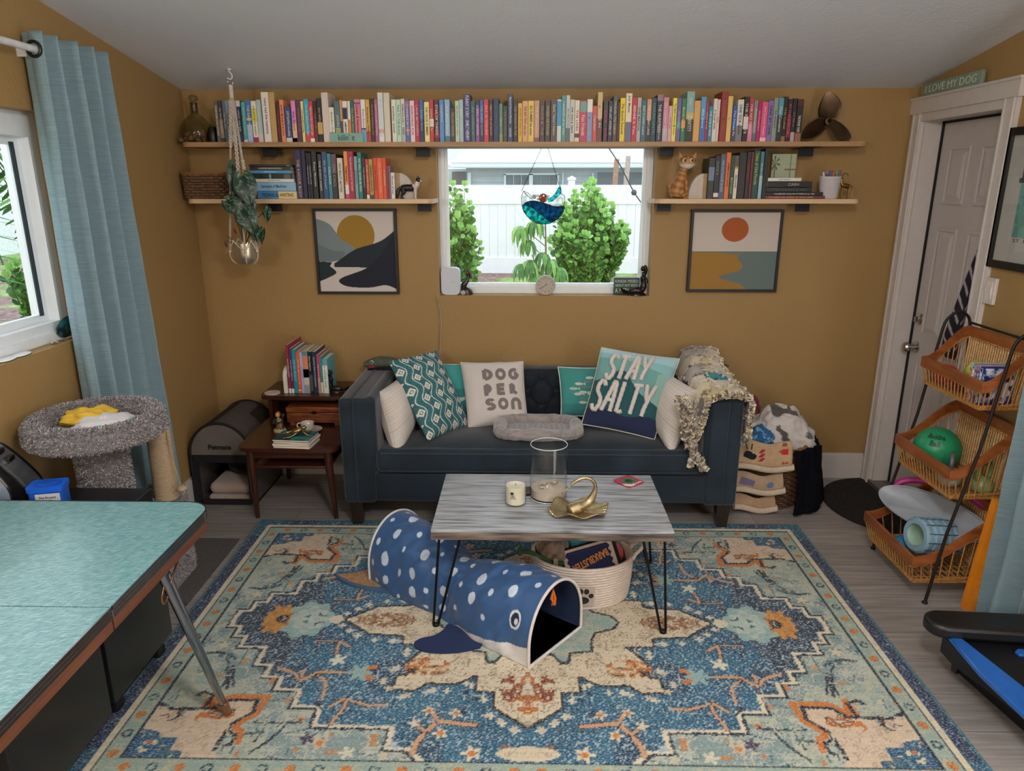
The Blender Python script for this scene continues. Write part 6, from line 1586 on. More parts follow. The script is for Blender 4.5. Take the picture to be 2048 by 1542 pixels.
def mermaid(name, label, loc, s_, rz, m=M_BRONZE):
 r = thing(name, label, 'statuette', loc, rz)
 b = MB(); q = lambda L: [tuple(c * s_ for c in p_) for p_ in L]
 b.tube(cr(q([(-.05, 0, .028), (.0, .0, .035), (.045, .0, .04), (.055, 0, .075), (.05, 0, .115), (.048, 0, .145), (.046, 0, .165)]), 5), [x * s_ for x in [.006, .014, .020, .024, .026, .028, .027, .026, .025, .023, .021, .020, .021, .022, .022, .021, .019, .018, .018, .019, .02, .021, .021, .018, .012, .009, .008, .008, .008, .008, .008]], 12)
 b.ball((.044 * s_, 0, .187 * s_), (.015 * s_, .014 * s_, .019 * s_), 12, 8)
 for sy in (-1, 1): b.tube(cr(q([(.047, .02 * sy, .146), (.062, .034 * sy, .165), (.05, .02 * sy, .19)] if sy > 0 else [(.047, -.02, .146), (.07, -.035, .12), (.075, -.03, .09)]), 5), [.006 * s_] * 11, 8)
 obj('body', b, m, r, sm=80)
 h_ = MB().tube(cr(q([(.05, 0, .203), (.062, 0, .19), (.066, 0, .16), (.062, 0, .13)]), 4), [x * s_ for x in [.012, .014, .015, .015, .014, .014, .013, .012, .010, .008, .006, .004, .002]], 10)
 obj('hair', h_, m, r, sm=80)
 f_ = MB()
 for sy in (-1, 1):
  f_.add([tuple(c * s_ for c in p_) for p_ in [(-.048, 0, .026), (-.075, .012 * sy, .04), (-.1, .036 * sy, .052), (-.092, .03 * sy, .03), (-.07, .006 * sy, .018)]] + [tuple(c * s_ for c in p_) for p_ in [(-.048, 0, .020), (-.075, .012 * sy, .034), (-.1, .036 * sy, .047), (-.092, .03 * sy, .024), (-.07, .006 * sy, .012)]],
    [(0, 1, 2, 3, 4), (9, 8, 7, 6, 5), (0, 5, 6, 1), (1, 6, 7, 2), (2, 7, 8, 3), (3, 8, 9, 4), (4, 9, 5, 0)])
 obj('tail_fin', f_, m, r, sm=0)
 obj('rock', MB().grid(lambda u, v: (s_ * (.01 + .06 * math.cos(2 * PI * u) * math.sin(PI / 2 * v) * (1 + .15 * math.sin(9 * u * PI))), s_ * (.035 * math.sin(2 * PI * u) * math.sin(PI / 2 * v)), s_ * .03 * math.cos(PI / 2 * v)), 30, 8, closeu=True), m, r, sm=50)
 return r
p = onZ(676, 783, EZ2); mermaid('mermaid_statuette', 'dark bronze seated mermaid statuette beside the end table books', (p.x + .0, 3.80, EZ2), .62, PI)
# wooden dovetail box under the upper tier
M_CEDAR = mat('#8a4a24', .45, scale=6, stretch=(2, 12, 12), col2='#54280f', fac=(.35, .7))
wb = thing('wooden_box', 'small cedar wooden box with dark latch under the upper tier', 'box', (-1.17, 3.80, EZ))
obj('body', MB().rbox(-.155, .155, -.06, .06, .014, .072, .003, 2), M_CEDAR, wb); obj('lid', MB().rbox(-.157, .157, -.062, .062, .075, .105, .004, 2), M_CEDAR, wb)
obj('foot', MB().box(-.14, -.11, -.058, .058, 0, .014), M_CEDAR, wb, sm=0); obj('foot', MB().box(.11, .14, -.058, .058, 0, .014), M_CEDAR, wb, sm=0)
obj('latch', MB().prism([(-.02 * 1, 0), (-.008, .009), (.008, .009), (.02, 0), (.008, -.009), (-.008, -.009)], .062, .065, T(0, 0, .075) @ R('X', 90)), mat('#15110f', .5, .5), wb, sm=0)
# porcelain figurine, cup and saucer, white jug, frog, magazines
fg_ = thing('figurine', 'small painted ceramic figurine of a child on a round base, left on the end table', 'figurine', (onZ(560, 862, EZ).x, onZ(560, 862, EZ).y, EZ))
obj('base', MB().lathe([(.0005, 0), (.033, 0), (.034, .008), (.03, .014), (.0005, .016)], 24), mat('#b8a47c', .4), fg_)
obj('body', MB().tube(cr([(0, 0, .012), (.004, 0, .04), (.0, 0, .062), (-.002, 0, .078)], 4), [.022, .022, .021, .02, .018, .017, .017, .017, .016, .014, .011, .008, .007], 12), mat('#5a4c3a', .35, scale=90, col2='#a8926a', vary=.3), fg_, sm=80)
obj('head', MB().ball((-.004, -.002, .093), (.013, .013, .015), 14, 10), mat('#c98a62', .4), fg_); obj('hair', MB().ball((-.003, .003, .099), (.0135, .0125, .0135), 12, 8), mat('#8a4a28', .5), fg_)
obj('arms', MB().tube(cr([(-.02, 0, .068), (-.026, -.016, .05), (-.008, -.024, .052), (.012, -.022, .056), (.022, -.01, .066)], 4), .0055, 8), mat('#3a3230', .4), fg_)
obj('toy_pole', MB().tube([(.022, -.012, .01), (.028, -.014, .1)], .003, 6).rbox(.018, .038, -.02, -.008, .088, .104, .003, 2), mat('#2f2a26', .4), fg_)
p = onZ(617, 864, EZ); p = Vector((p.x, p.y, 0)); M_CHINA = mat('#cfc4b8', .18, vary=.02, coat=.4)
solo('saucer', MB().lathe([(.0005, .002), (.028, .002), (.03, 0), (.034, .001), (.058, .012), (.06, .0145), (.057, .014), (.03, .006), (.0005, .005)], 48, T(p.x + .012, p.y + .01, EZ)), M_CHINA, 'white saucer under the tea cup on the end table', 'saucer')
cpn = thing('tea_cup', 'small white tea cup on its saucer behind the gold frog', 'cup', (p.x - .006, p.y + .01, EZ + .0062))
obj('bowl', MB().lathe([(.0005, .0), (.018, .0), (.024, .004), (.034, .02), (.037, .046), (.0355, .046), (.032, .022), (.022, .008), (.0005, .006)], 40), M_CHINA, cpn, sm=60)
obj('handle', MB().tube(cr([(-.034, 0, .040), (-.05, -.002, .040), (-.056, -.003, .028), (-.048, -.002, .016), (-.033, 0, .016)], 5), .0035, 8), M_CHINA, cpn)
p = onZ(672, 862, EZ); jg = thing('ceramic_bottle', 'white ceramic bottle with ruffled neck, half hidden by the sofa arm', 'bottle', (-.975, 3.70, EZ))
obj('body', MB().lathe([(.0005, 0), (.026, 0), (.029, .01), (.028, .06), (.022, .085), (.011, .097), (.010, .112), (.013, .118), (.009, .118), (.0005, .11)], 30, T(-.002, 0, 0)), M_CHINA, jg)
obj('collar', MB().grid(lambda u, v: ((.011 + .014 * v) * math.cos(2 * PI * u) - .002, (.011 + .014 * v) * math.sin(2 * PI * u), .098 - .006 * v + .004 * v * math.sin(2 * PI * u * 7)), 60, 5, closeu=True), mat('#b8aca4', .5), jg)
# magazines
mz = [(-.0, 0, '#cdbdb6', 'magazine with pale spine at the bottom of the end table pile'), (-.006, 3, '#c8b8b4', 'magazine second from the bottom of the end table pile'), (.004, -3, '#bfaeac', 'magazine third from the bottom of the end table pile'), (-.004, 1, '#173c42', 'dark teal covered magazine topmost of the end table pile, under the gold frog')]
p0 = onZ(590, 892, EZ); z = EZ
for i, (dx, rz, col, lb) in enumerate(mz):
 t_ = .011 if i < 3 else .009
 r = thing('magazine', lb, 'magazine', (p0.x + dx, p0.y + .035, z + .0004), math.radians(rz - 6), 'magazines piled on the end table')
 obj('pages', MB().box(-.094, .094, -.07, .07, .0008, t_ - .0012), M_PAGE, r, sm=0)
 cv_ = MB().box(-.096, .096, -.072, .072, t_ - .0012, t_).box(-.096, .096, -.072, .072, 0, .0008).box(-.096, -.095, -.072, .072, .0008, t_ - .0012)
 obj('cover', cv_, mat(col, .35, scale=14, col2='#2f8a8c' if i == 3 else None, vary=.06, fac=(.5, .62)), r, sm=0)
 z += t_ + .0008
fr_ = thing('frog_figurine', 'gold metal frog figurine stretched on the topmost magazine', 'figurine', (p0.x + .008, p0.y + .045, z + .003), math.radians(18))
b = MB(); b.ball((0, 0, .02), (.032, .017, .014), 16, 10, R('Y', -22)); b.ball((.028, 0, .034), (.015, .013, .010), 12, 8)
for sy in (-1, 1):
 b.ball((.034, .007 * sy, .042), .0035, 8, 6)
 b.tube(cr([(.02, .012 * sy, .026), (.03, .03 * sy, .014), (.045, .032 * sy, .002), (.056, .036 * sy, .0008)], 4), .0035, 7)
 b.tube(cr([(-.022, .012 * sy, .012), (-.005, .032 * sy, .02), (-.04, .042 * sy, .004), (-.06, .04 * sy, .0008)], 4), .004, 7)
 for k in (-1, 0, 1): b.tube([(-.058, .04 * sy, .001), (-.076, (.04 + .009 * k) * sy, .0006)], [.002, .0015], 5); b.tube([(.054, .036 * sy, .001), (.068, (.036 + .008 * k) * sy, .0006)], [.002, .0015], 5)
obj('body', b, mat('#a08a58', .3, .85, vary=.2), fr_, sm=80)
# ---------------- soft pet carrier ----------------
pcx0, pcx1, pcy0, pcy1, pch = -1.822, -1.49, 3.60, 4.03, .48
pc_ = thing('pet_carrier', 'grey and black soft pet carrier with rounded top in the corner', 'pet carrier', ((pcx0 + pcx1) / 2, (pcy0 + pcy1) / 2, 0))
cxm, hw = (pcx0 + pcx1) / 2, (pcx1 - pcx0) / 2
def csec(t, k=1.0):
 zs = .30
 if t < .2: return (-hw * k, zs * t / .2)
 if t > .8: return (hw * k, zs * (1 - t) / .2)
 a = PI * (1 - (t - .2) / .6); return (hw * k * math.cos(a), zs + (pch - zs) * k * math.sin(a))
FYc = pcy0
def csurf(u, v):
 x, z = csec(u); y = FYc + (pcy1 - FYc) * v
 return (cxm + x, y, max(.003, z))
m_ = MB().grid(csurf, 60, 14); m_.box(pcx0, pcx1, FYc, pcy1, .002, .012)
obj('fabric_shell', m_, mat('#4f4744', .8, vary=.12, bump=.3), pc_, world=True, sm=60)
def csolid(v0, v1, off, u0, u1, m, nm):
 g = MB().grid(lambda u, v: (lambda q: (cxm + q[0] * (1 + off), FYc + (pcy1 - FYc) * (v0 + (v1 - v0) * v), max(.004, q[1] * (1 + off))))(csec(u0 + (u1 - u0) * u)), 30, 4)
 return obj(nm, g, m, pc_, world=True, sm=60)
MBK = mat('#121014', .8, vary=.1)
csolid(.0, .95, .012, .40, .47, MBK, 'strap')
csolid(.55, .98, .013, .6, .86, mat('#2f2624', .7, vary=.1), 'mesh_window')
edge_ = [Vector((cxm + csec(k / 60)[0], FYc, max(.006, csec(k / 60)[1]))) for k in range(61)]
obj('front_binding', MB().tube(edge_ + [Vector((pcx1, FYc, .006))], .008, 8), MBK, pc_, world=True)
e2 = [Vector((q.x, pcy1 - .01, q.z)) for q in edge_]
obj('rear_binding', MB().tube(e2, .008, 8), MBK, pc_, world=True)
fp = [(csec(.2 + .6 * k / 24)[0] * .97, csec(.2 + .6 * k / 24)[1] * .985) for k in range(25)]
fpn = [(x, z) for x, z in fp if z >= .30]
pan = obj('front_panel', MB().prism([(-hw * .97, .30)] + fpn + [(hw * .97, .30)], -.004, .002, T(cxm, FYc, 0) @ R('X', 90)), mat('#6a625a', .8, vary=.1), pc_, world=True, sm=0)
text('Petmate', T(cxm + .0, FYc - .0025, .345) @ R('X', 90), mat('#171310', .7, vary=0), pan, fit=.125, world=True, bold=.0008)
obj('opening_flap', MB().box(pcx0 + .01, pcx1 - .01, FYc - .004, FYc + .01, .255, .30), MBK, pc_, world=True, sm=0)
obj('side_frame', MB().box(pcx0 + .006, pcx0 + .035, FYc - .003, FYc + .01, .01, .26).box(pcx1 - .03, pcx1 - .006, FYc - .003, FYc + .01, .01, .26).box(pcx0 + .03, pcx1 - .03, FYc - .003, FYc + .01, .006, .035), MBK, pc_, world=True, sm=0)
obj('inner_wall', MB().box(pcx0 + .02, pcx1 - .02, pcy1 - .03, pcy1 - .02, .01, .38), MBK, pc_, world=True, sm=0)
fm2 = mat('#b09a8c', 1.0, vary=.12, scale=90, bump=.8, bscale=200, sheen=.5)
bl_ = thing('fleece_blanket', 'folded beige fleece blanket inside the pet carrier', 'blanket', (cxm + .02, FYc + .12, .014))
obj('upper_fold', MB().rbox(-.12, .13, -.10, .14, .04, .105, .032, 4), fm2, bl_); obj('lower_fold', MB().rbox(-.125, .135, -.105, .14, .0, .038, .018, 4), fm2, bl_)
lumpy('dark_cushion', 'dark brown cushion above the fleece inside the pet carrier', (cxm + .04, FYc + .23, .175), (.10, .10, .07), '#2a2226', 8, .12, cat='cushion')
# ---------------- carpeted cat tree ----------------
def shag_mat():
 m = attr_mat('shag_carpet', 1.0, bump=1.0, bscale=90, sheen=.4); return m
M_SHAG = shag_mat(); SG = ['#8d8686', '#6d6666', '#a8a2a2', '#574f50', '#c0bcbe']
rc = random.Random(9)
def shag(mb, p, n_, ln=.008, wd=.0014):
 """small tufts standing on the surface at p with normal n_"""
 d = (n_ + Vector((rc.uniform(-.8, .8), rc.uniform(-.8, .8), rc.uniform(-.9, .4)))).normalized(); a = d.orthogonal().normalized(); a = (Matrix.Rotation(rc.uniform(0, PI), 3, d) @ a) * wd
 L = ln * rc.uniform(.7, 1.3); mb.col(rc.choice(SG)); mb.add([p - a, p + a, p + a * .7 + d * L, p - a * .7 + d * L], [(0, 1, 2, 3)])
ctc = Vector((-1.585, 2.47, 0)); BZ = .905; BR = .232
cat_t = thing('cat_tree', 'grey shag carpet cat tree with round bed and sisal post', 'cat tree', (ctc.x, ctc.y + .2, 0))
m_ = MB(); m_.col('#7d7676'); cen = Vector((ctc.x, ctc.y, BZ))
hz = .082
prof_ = [(BR - .07, -.05), (BR - .065, -.015), (BR - .045, .0), (BR - .015, .0), (BR, -.02), (BR + .002, -.07), (BR - .012, -hz), (BR - .06, -hz - .008), (.001, -hz - .008)]
m_.lathe(prof_, 60, T(*cen), caps=False)
m_.lathe([(.001, -.05), (BR - .07, -.05)], 60, T(*cen), caps=False)
for k in range(26000):
 a = rc.uniform(0, 2 * PI); j = rc.random() * 6.0; i = int(j); f_ = j - i
 r0, z0 = prof_[i]; r1, z1 = prof_[i + 1]; r_ = r0 + (r1 - r0) * f_; z_ = z0 + (z1 - z0) * f_; nr_, nz_ = (z0 - z1), (r1 - r0)
 L_ = math.hypot(nr_, nz_) + 1e-9; nr_, nz_ = -(z1 - z0) / L_ * -1 * -1, (r1 - r0) / L_
 nr_ = 1 if i >= 3 else -1 if i < 2 else 0; nz_ = 1 if i in (1, 2, 3) else 0
 shag(m_, cen + Vector((r_ * math.cos(a), r_ * math.sin(a), z_)), Vector((nr_ * math.cos(a), nr_ * math.sin(a), nz_)))
obj('round_bed', m_, M_SHAG, cat_t, world=True, sm=0)
m_ = MB(); m_.col('#6a6262'); PR = .088
m_.tube([(ctc.x, ctc.y, .42), (ctc.x, ctc.y, BZ - hz)], PR, 32)
for k in range(12000):
 a = rc.uniform(0, 2 * PI); n_ = Vector((math.cos(a), math.sin(a), 0)); shag(m_, Vector((ctc.x, ctc.y, rc.uniform(.42, BZ - hz))) + n_ * PR, n_)
obj('carpet_post', m_, M_SHAG, cat_t, world=True, sm=0)
m_ = MB(); m_.col('#7a7272'); bx0, bx1, by0, by1, bz_ = -1.70, -1.52, 2.38, 2.93, .415
m_.box(bx0, bx1, by0, by1, 0.0, bz_)
for k in range(15000):
 q = rc.random()
 if q < .4: shag(m_, Vector((rc.uniform(bx0, bx1), rc.uniform(by0, by1), bz_)), Vector((0, 0, 1)))
 elif q < .7: shag(m_, Vector((bx1, rc.uniform(by0, by1), rc.uniform(0.015, bz_))), Vector((1, 0, 0)))
 else: shag(m_, Vector((rc.uniform(bx0, bx1), by0, rc.uniform(0.015, bz_))), Vector((0, -1, 0)))
obj('carpet_base', m_, M_SHAG, cat_t, world=True, sm=0)
spx, spy = onZ(322, 985, bz_ + .0).x - .045, 2.80
spx = onY(333, 985, spy).x
stz = onY(321, 860, spy).z
rp_ = [(.0005, bz_), (.046, bz_)]; z = bz_
while z < stz: rp_ += [(.0475, z + .001), (.0485, z + .003), (.0475, z + .005), (.0465, z + .006)]; z += .0065
rp_ += [(.045, z), (.0005, z)]
obj('sisal_post', MB().lathe(rp_, 32, T(spx, spy, 0)), mat('#b39b7d', .95, vary=.15, scale=200), cat_t, world=True, sm=60)
rope = cr([(spx + .01, spy - .02, z + .002), (spx + .045, spy - .02, z), (spx + .055, spy - .03, z - .06), (spx + .075, spy - .04, z - .16), (spx + .09, spy - .05, z - .235)], 5)
ro = obj('hanging_string', MB().tube(rope, .0022, 6), mat('#a88d66', .95), cat_t, world=True)
obj('sisal_ball', MB().ball(rope[-1] + Vector((.004, 0, -.01)), (.022, .022, .014), 14, 10), mat('#b39b7d', .95, vary=.2, scale=150, bump=1, bscale=150), cat_t, world=True)
# cloths in the bed
lumpy('yellow_cloth', 'crumpled yellow cloth lying in the cat tree bed', cen + Vector((-.045, .04, -.035)), (.10, .075, .042), '#c9a030', 11, .35, cat='cloth', m=mat('#cfa52f', .8, vary=.12, bump=.4, bscale=60), sc=2.2)
lumpy('towel', 'pale patterned towel bunched in the cat tree bed beside the yellow cloth', cen + Vector((.045, -.015, -.04)), (.115, .095, .038), '#c9bcb8', 13, .3, cat='towel', m=mat('#d0c4c2', .95, scale=40, col2='#b8cccb', fac=(.5, .6), bump=.5, bscale=80), sc=2)
# ---------------- formica drop table ----------------
FZ, FX1, FY1_, FY0_ = .75, -.985, 2.05, .80
fmica = bpy.data.materials.new('linen_pattern_laminate'); fmica.use_nodes = True; n = fmica.node_tree; b = n.nodes['Principled BSDF']; b.inputs['Roughness'].default_value = .28; b.inputs['Coat Weight'].default_value = .15
tc = n.nodes.new('ShaderNodeTexCoord'); prev_ = None
for (rz, sc_) in ((38, (620, 40, 1)), (-8, (40, 560, 1))):
 mp = n.nodes.new('ShaderNodeMapping'); mp.inputs['Rotation'].default_value = (0, 0, math.radians(rz)); mp.inputs['Scale'].default_value = (1, 1, 1)
 n.links.new(tc.outputs['Object'], mp.inputs[0]); m2 = n.nodes.new('ShaderNodeMapping'); m2.inputs['Scale'].default_value = sc_; n.links.new(mp.outputs[0], m2.inputs[0])
 nz = n.nodes.new('ShaderNodeTexNoise'); nz.inputs['Scale'].default_value = 1.0; nz.inputs['Detail'].default_value = 3; n.links.new(m2.outputs[0], nz.inputs[0])
 if prev_ is None: prev_ = nz
 else:
  mxx = n.nodes.new('ShaderNodeMath'); mxx.operation = 'MAXIMUM'; n.links.new(prev_.outputs[0], mxx.inputs[0]); n.links.new(nz.outputs[0], mxx.inputs[1])
rp = n.nodes.new('ShaderNodeValToRGB'); rp.color_ramp.elements[0].position = .5; rp.color_ramp.elements[1].position = .76; rp.color_ramp.elements[0].color = lin('#548a8d'); rp.color_ramp.elements[1].color = lin('#b4d2d2')
n.links.new(mxx.outputs[0], rp.inputs[0]); n.links.new(rp.outputs[0], b.inputs['Base Color'])
ft = thing('dining_table', 'vintage teal laminate table with fluted metal edge and chrome legs, front left', 'table', (-1.4, 1.45, 0))
SEAM = 1.47; FX0 = -1.815
top1 = [(FX0, SEAM + .002), (FX1, SEAM + .002)] + arc(FX1 - .075, FY1_ - .075, .075, 0, 90, 8) + [(FX0, FY1_)]
obj('table_leaf', MB().prism(top1, FZ - .012, FZ), fmica, ft, world=True, sm=30, label='teal laminate far leaf')
obj('table_leaf', MB().prism([(FX0, FY0_), (FX1, FY0_), (FX1, SEAM - .002), (FX0, SEAM - .002)], FZ - .012, FZ), fmica, ft, world=True, sm=30, label='teal laminate near leaf')
M_EDGE = mat('#8f8c8e', .2, 1.0, vary=.1); M_COPPER = mat('#a3694c', .35, .75, vary=.2, scale=30, stretch=(1, .1, 1))
def edge_strip(path, z0, z1, off, m, nm, ridges=0):
 mb = MB(); P_ = [Vector((x, y, 0)) for x, y in path]; N = []
 for i in range(len(P_)):
  t = (P_[min(i + 1, len(P_) - 1)] - P_[max(0, i - 1)]).normalized(); N.append(Vector((t.y, -t.x, 0)))
 zs = [z0 + (z1 - z0) * k / (ridges * 2 or 1) for k in range((ridges * 2 or 1) + 1)]
 for k in range(len(zs) - 1):
  oa, ob = (off - .002 * (k % 2), off - .002 * ((k + 1) % 2)) if ridges else (off, off)
  vs = []
  for p_, nn in zip(P_, N): vs += [tuple(p_ + nn * oa + Vector((0, 0, zs[k]))), tuple(p_ + nn * ob + Vector((0, 0, zs[k + 1])))]
  mb.add(vs, [(2 * i, 2 * i + 2, 2 * i + 3, 2 * i + 1) for i in range(len(P_) - 1)])
 vs = []
 for p_, nn in zip(P_, N): vs += [tuple(p_ + Vector((0, 0, z1))), tuple(p_ + nn * off + Vector((0, 0, z1))), tuple(p_ + Vector((0, 0, z0))), tuple(p_ + nn * off + Vector((0, 0, z0)))]
 mb.add(vs, [(4 * i, 4 * i + 4, 4 * i + 5, 4 * i + 1) for i in range(len(P_) - 1)] + [(4 * i + 2, 4 * i + 3, 4 * i + 7, 4 * i + 6) for i in range(len(P_) - 1)] + [(0, 1, 3, 2), (4 * len(P_) - 4, 4 * len(P_) - 3, 4 * len(P_) - 1, 4 * len(P_) - 2)])
 return obj(nm, mb, m, ft, world=True, sm=30)
pa_ = [(FX1, SEAM + .003)] + arc(FX1 - .075, FY1_ - .075, .075, 0, 90, 8) + [(FX0, FY1_)]
edge_strip(pa_, FZ - .03, FZ + .001, .004, M_EDGE, 'metal_edge', 3); edge_strip(pa_, FZ - .062, FZ - .03, .001, M_COPPER, 'apron_band', 2)
pb2 = [(FX1, FY0_), (FX1, SEAM - .003)]
edge_strip(pb2, FZ - .03, FZ + .001, .004, M_EDGE, 'metal_edge', 3); edge_strip(pb2, FZ - .062, FZ - .03, .001, M_COPPER, 'apron_band', 2)
obj('underframe', MB().box(FX0 + .05, FX1 - .05, FY0_ + .05, FY1_ - .06, FZ - .04, FZ - .013), mat('#3a2f2a', .8), ft, world=True, sm=0)
M_CHR = mat('#9aa0a6', .15, 1.0, vary=.05)
ftp = onZ(457, 1428, 0.006)
a = Vector((-1.06, 1.80, FZ - .045)); 
def chrome_leg(a, f, a2):
 l = obj('leg', MB().tube([a, a.lerp(f, .5), f + (a - f).normalized() * .055], .0125, 12).tube([a2, a2.lerp(f, .75) , (a2.lerp(f, .86))], .0095, 10), M_CHR, ft, world=True, sm=60)
 obj('foot_cap', MB().tube([f + (a - f).normalized() * .06, f + (a - f).normalized() * .004], [.0155, .013], 14), mat('#8a6a52', .35, .6), l, world=True, sm=60)
chrome_leg(a, ftp, Vector((-1.085, 1.865, FZ - .045)))
chrome_leg(Vector((-1.06, 1.05, FZ - .045)), Vector((-1.0, .86, .006)), Vector((-1.085, .98, FZ - .045)))
chrome_leg(Vector((-1.72, 1.05, FZ - .045)), Vector((-1.78, .86, .006)), Vector((-1.70, .98, FZ - .045)))
lp = [onX(330, 1165, -1.05), onX(323, 1200, -1.05), onX(332, 1203, -1.05), onX(346, 1150, -1.05), onX(357, 1118, -1.05)]
obj('leg_latch', MB().tube(cr(lp, 5), .0035, 8), mat('#a9785c', .25, .9), ft, world=True)
# black cabinet under / behind the table, things standing on it
CBX0, CBX1, CBY0, CBY1, CBZ = -1.815, -1.345, 1.95, 2.345, .665
cb_ = thing('cabinet', 'black cabinet on casters under the teal table', 'cabinet', ((CBX0 + CBX1) / 2, (CBY0 + CBY1) / 2, 0))
MBL = mat('#1b1c1f', .35, vary=.08)
obj('body', MB().rbox(CBX0, CBX1, CBY0, CBY1, .07, CBZ, .004, 2), MBL, cb_, world=True)
for x in (CBX0 + .05, CBX1 - .03):
 for y in (CBY0 + .05, CBY1 - .06): obj('caster', MB().lathe([(.0005, -.012), (.026, -.012), (.028, 0), (.026, .012), (.0005, .012)], 20, T(x, y, .028) @ R('Y', 90)).box(x - .01, x + .01, y - .012, y + .012, .03, .07), mat('#0f0f12', .5), cb_, world=True)
obj('knob', MB().ball((CBX1 - .035, CBY1 - .33, CBZ + .012), .012, 14, 10), M_CHROME, cb_, world=True)
# silver and black coffee-capsule style appliance, blue wipes tub
p = onZ(20, 1000, CBZ); 
ap_ = thing('appliance', 'black and silver rounded portable appliance at the left edge behind the table', 'appliance', (onY(14, 1000, 2.2).x, 2.2, CBZ), math.radians(12))
prf = [(-.10, 0), (.075, 0), (.092, .03), (.088, .07), (.05, .13), (.0, .19), (-.03, .205), (-.10, .205)]
prc = [(q.x, q.y) for q in cr([(a, b_, 0) for a, b_ in prf], 5)]
obj('housing', MB().prism(prc, -.07, .07, R('X', 90)), mat('#101013', .25), ap_, sm=40)
obj('silver_band', MB().prism([(x * 1.02 + .004, z * 1.02) for x, z in prc if x > -.04] + [(x * .93, z * .95) for x, z in prc[::-1] if x > -.04], -.045, .045, R('X', 90)), mat('#b4bac2', .2, .9), ap_, sm=40)
ov = MB().grid(lambda u, v: (.012 + .034 * v * math.cos(2 * PI * u) + .018 * v * math.sin(2 * PI * u) * -1, -.072 - .012 * (1 - v * v), .085 + .062 * v * math.sin(2 * PI * u)), 40, 10, closeu=True)
obj('window_lens', ov, mat('#8fa0b4', .08, .3, coat=1.0), ap_, sm=80)
obj('lens_trim', MB().tube([(.012 + .036 * math.cos(t) - .019 * math.sin(t), -.073, .085 + .065 * math.sin(t)) for t in [2 * PI * k / 40 for k in range(40)]], .004, 8, closed=True), mat('#c8ccd0', .15, 1), ap_)
for k, (x, z) in enumerate(((.005, .192), (.032, .165))): obj('button', MB().rbox(x - .011, x + .011, -.02, .02, z - .008, z + .010, .003, 2), mat('#0a0a0c', .3), ap_)
p = onZ(101, 1004, CBZ - .02); tb_ = thing('wipes_tub', 'blue plastic tub with white label behind the teal table', 'tub', (onY(101, 1000, 2.18).x, 2.18, CBZ), math.radians(14))
obj('tub', MB().prism(rrect(-.052, .052, -.038, .038, .014), 0, .072), mat('#1f5fc4', .3, vary=.05), tb_, sm=30)
obj('lid', MB().prism(rrect(-.056, .056, -.042, .042, .016), .072, .088), mat('#1d62d6', .3, vary=.05), tb_, sm=30)
obj('lid_recess', MB().lathe([(.0005, 0), (.03, 0), (.034, .003), (.03, .004), (.0005, .001)], 30, T(.0, .0, .088) @ S(1.2, .8, 1)), mat('#1a55c0', .3), tb_)
lb_ = obj('label_sticker', MB().box(-.028, .046, -.0395, -.038, .004, .066), mat('#c9ccd2', .4, vary=.02), tb_, sm=0)
obj('label_print', MB().box(-.003, .021, -.0402, -.0395, .026, .044), mat('#a8782a', .5), lb_, sm=0)
text('Fine Bouquet', T(.009, -.0402, .053) @ R('X', 90), mat('#33363c', .6, vary=0), lb_, fit=.05)
text('natural wipes', T(.009, -.0402, .018) @ R('X', 90), mat('#33363c', .6, vary=0), lb_, fit=.04)
text('Aloe', T(.009, -.0402, .010) @ R('X', 90), mat('#33363c', .6, vary=0), lb_, fit=.016)
# second black crate directly under the table, and the grey mat
cr_ = thing('storage_crate', 'large black storage box on rollers under the near side of the teal table', 'box', (-1.58, 1.75, 0))
obj('body', MB().rbox(-1.80, -1.345, 1.50, 1.93, .05, .66, .006, 2), MBL, cr_, world=True)
for x in (-1.77, -1.41):
 for y in (1.56, 1.86): obj('caster', MB().lathe([(.0005, -.01), (.023, -.01), (.025, 0), (.023, .01), (.0005, .01)], 18, T(x, y, .025) @ R('Y', 90)), mat('#0f0f12', .5), cr_, world=True)
mt = MB()
mt.prism([(-1.82, 2.92), (-1.428, 2.62), (-1.428, 3.20), (-1.82, 3.20)][::1], .0005, .011)
solo('floor_mat', mt, mat('#57524f', 1.0, vary=.25, scale=140, bump=.8, bscale=300), 'dark grey floor mat between the cat tree and the rug', 'mat', sm=0)
# ---------------- left curtain, rod, sill shells ----------------
M_CURT = mat('#869fa8', .75, scale=90, vary=.16, stretch=(.15, .15, 3), bump=.3, bscale=150, sheen=.25)
_cn = M_CURT.node_tree; _b = _cn.nodes['Principled BSDF']; _o = [x for x in _cn.nodes if x.type == 'OUTPUT_MATERIAL'][0]
_t = _cn.nodes.new('ShaderNodeBsdfTranslucent'); _t.inputs[0].default_value = lin('#a4c4d0'); _m = _cn.nodes.new('ShaderNodeMixShader'); _m.inputs[0].default_value = .18
_cn.links.new(_b.outputs[0], _m.inputs[1]); _cn.links.new(_t.outputs[0], _m.inputs[2]); _cn.links.new(_m.outputs[0], _o.inputs[0])
cl_ = thing('curtain', 'dusty blue grommet curtain hanging beside the left window', 'curtain', (-1.77, 2.95, .05))
ytop = (2.74, 3.18); ybot = (2.72, 3.32); zt = 2.245
def curt(u, v):
 y = (ytop[0] + (ytop[1] - ytop[0]) * u) * (1 - v) + (ybot[0] + (ybot[1] - ybot[0]) * u) * v
 ph_ = 2 * PI * (u ** .82) * 4.2 + .5 * v * math.sin(u * 5)
 amp = .046 + .004 * v
 x = -1.775 + amp * math.sin(ph_) + .008 * math.sin(ph_ * 2.3 + 3 * v) + .004 * noise.noise(Vector((u * 8, v * 9, 0)))
 y += .012 * math.cos(ph_)
 return (x, y, zt - (zt - .03) * v)
m_ = MB().grid(curt, 160, 70)
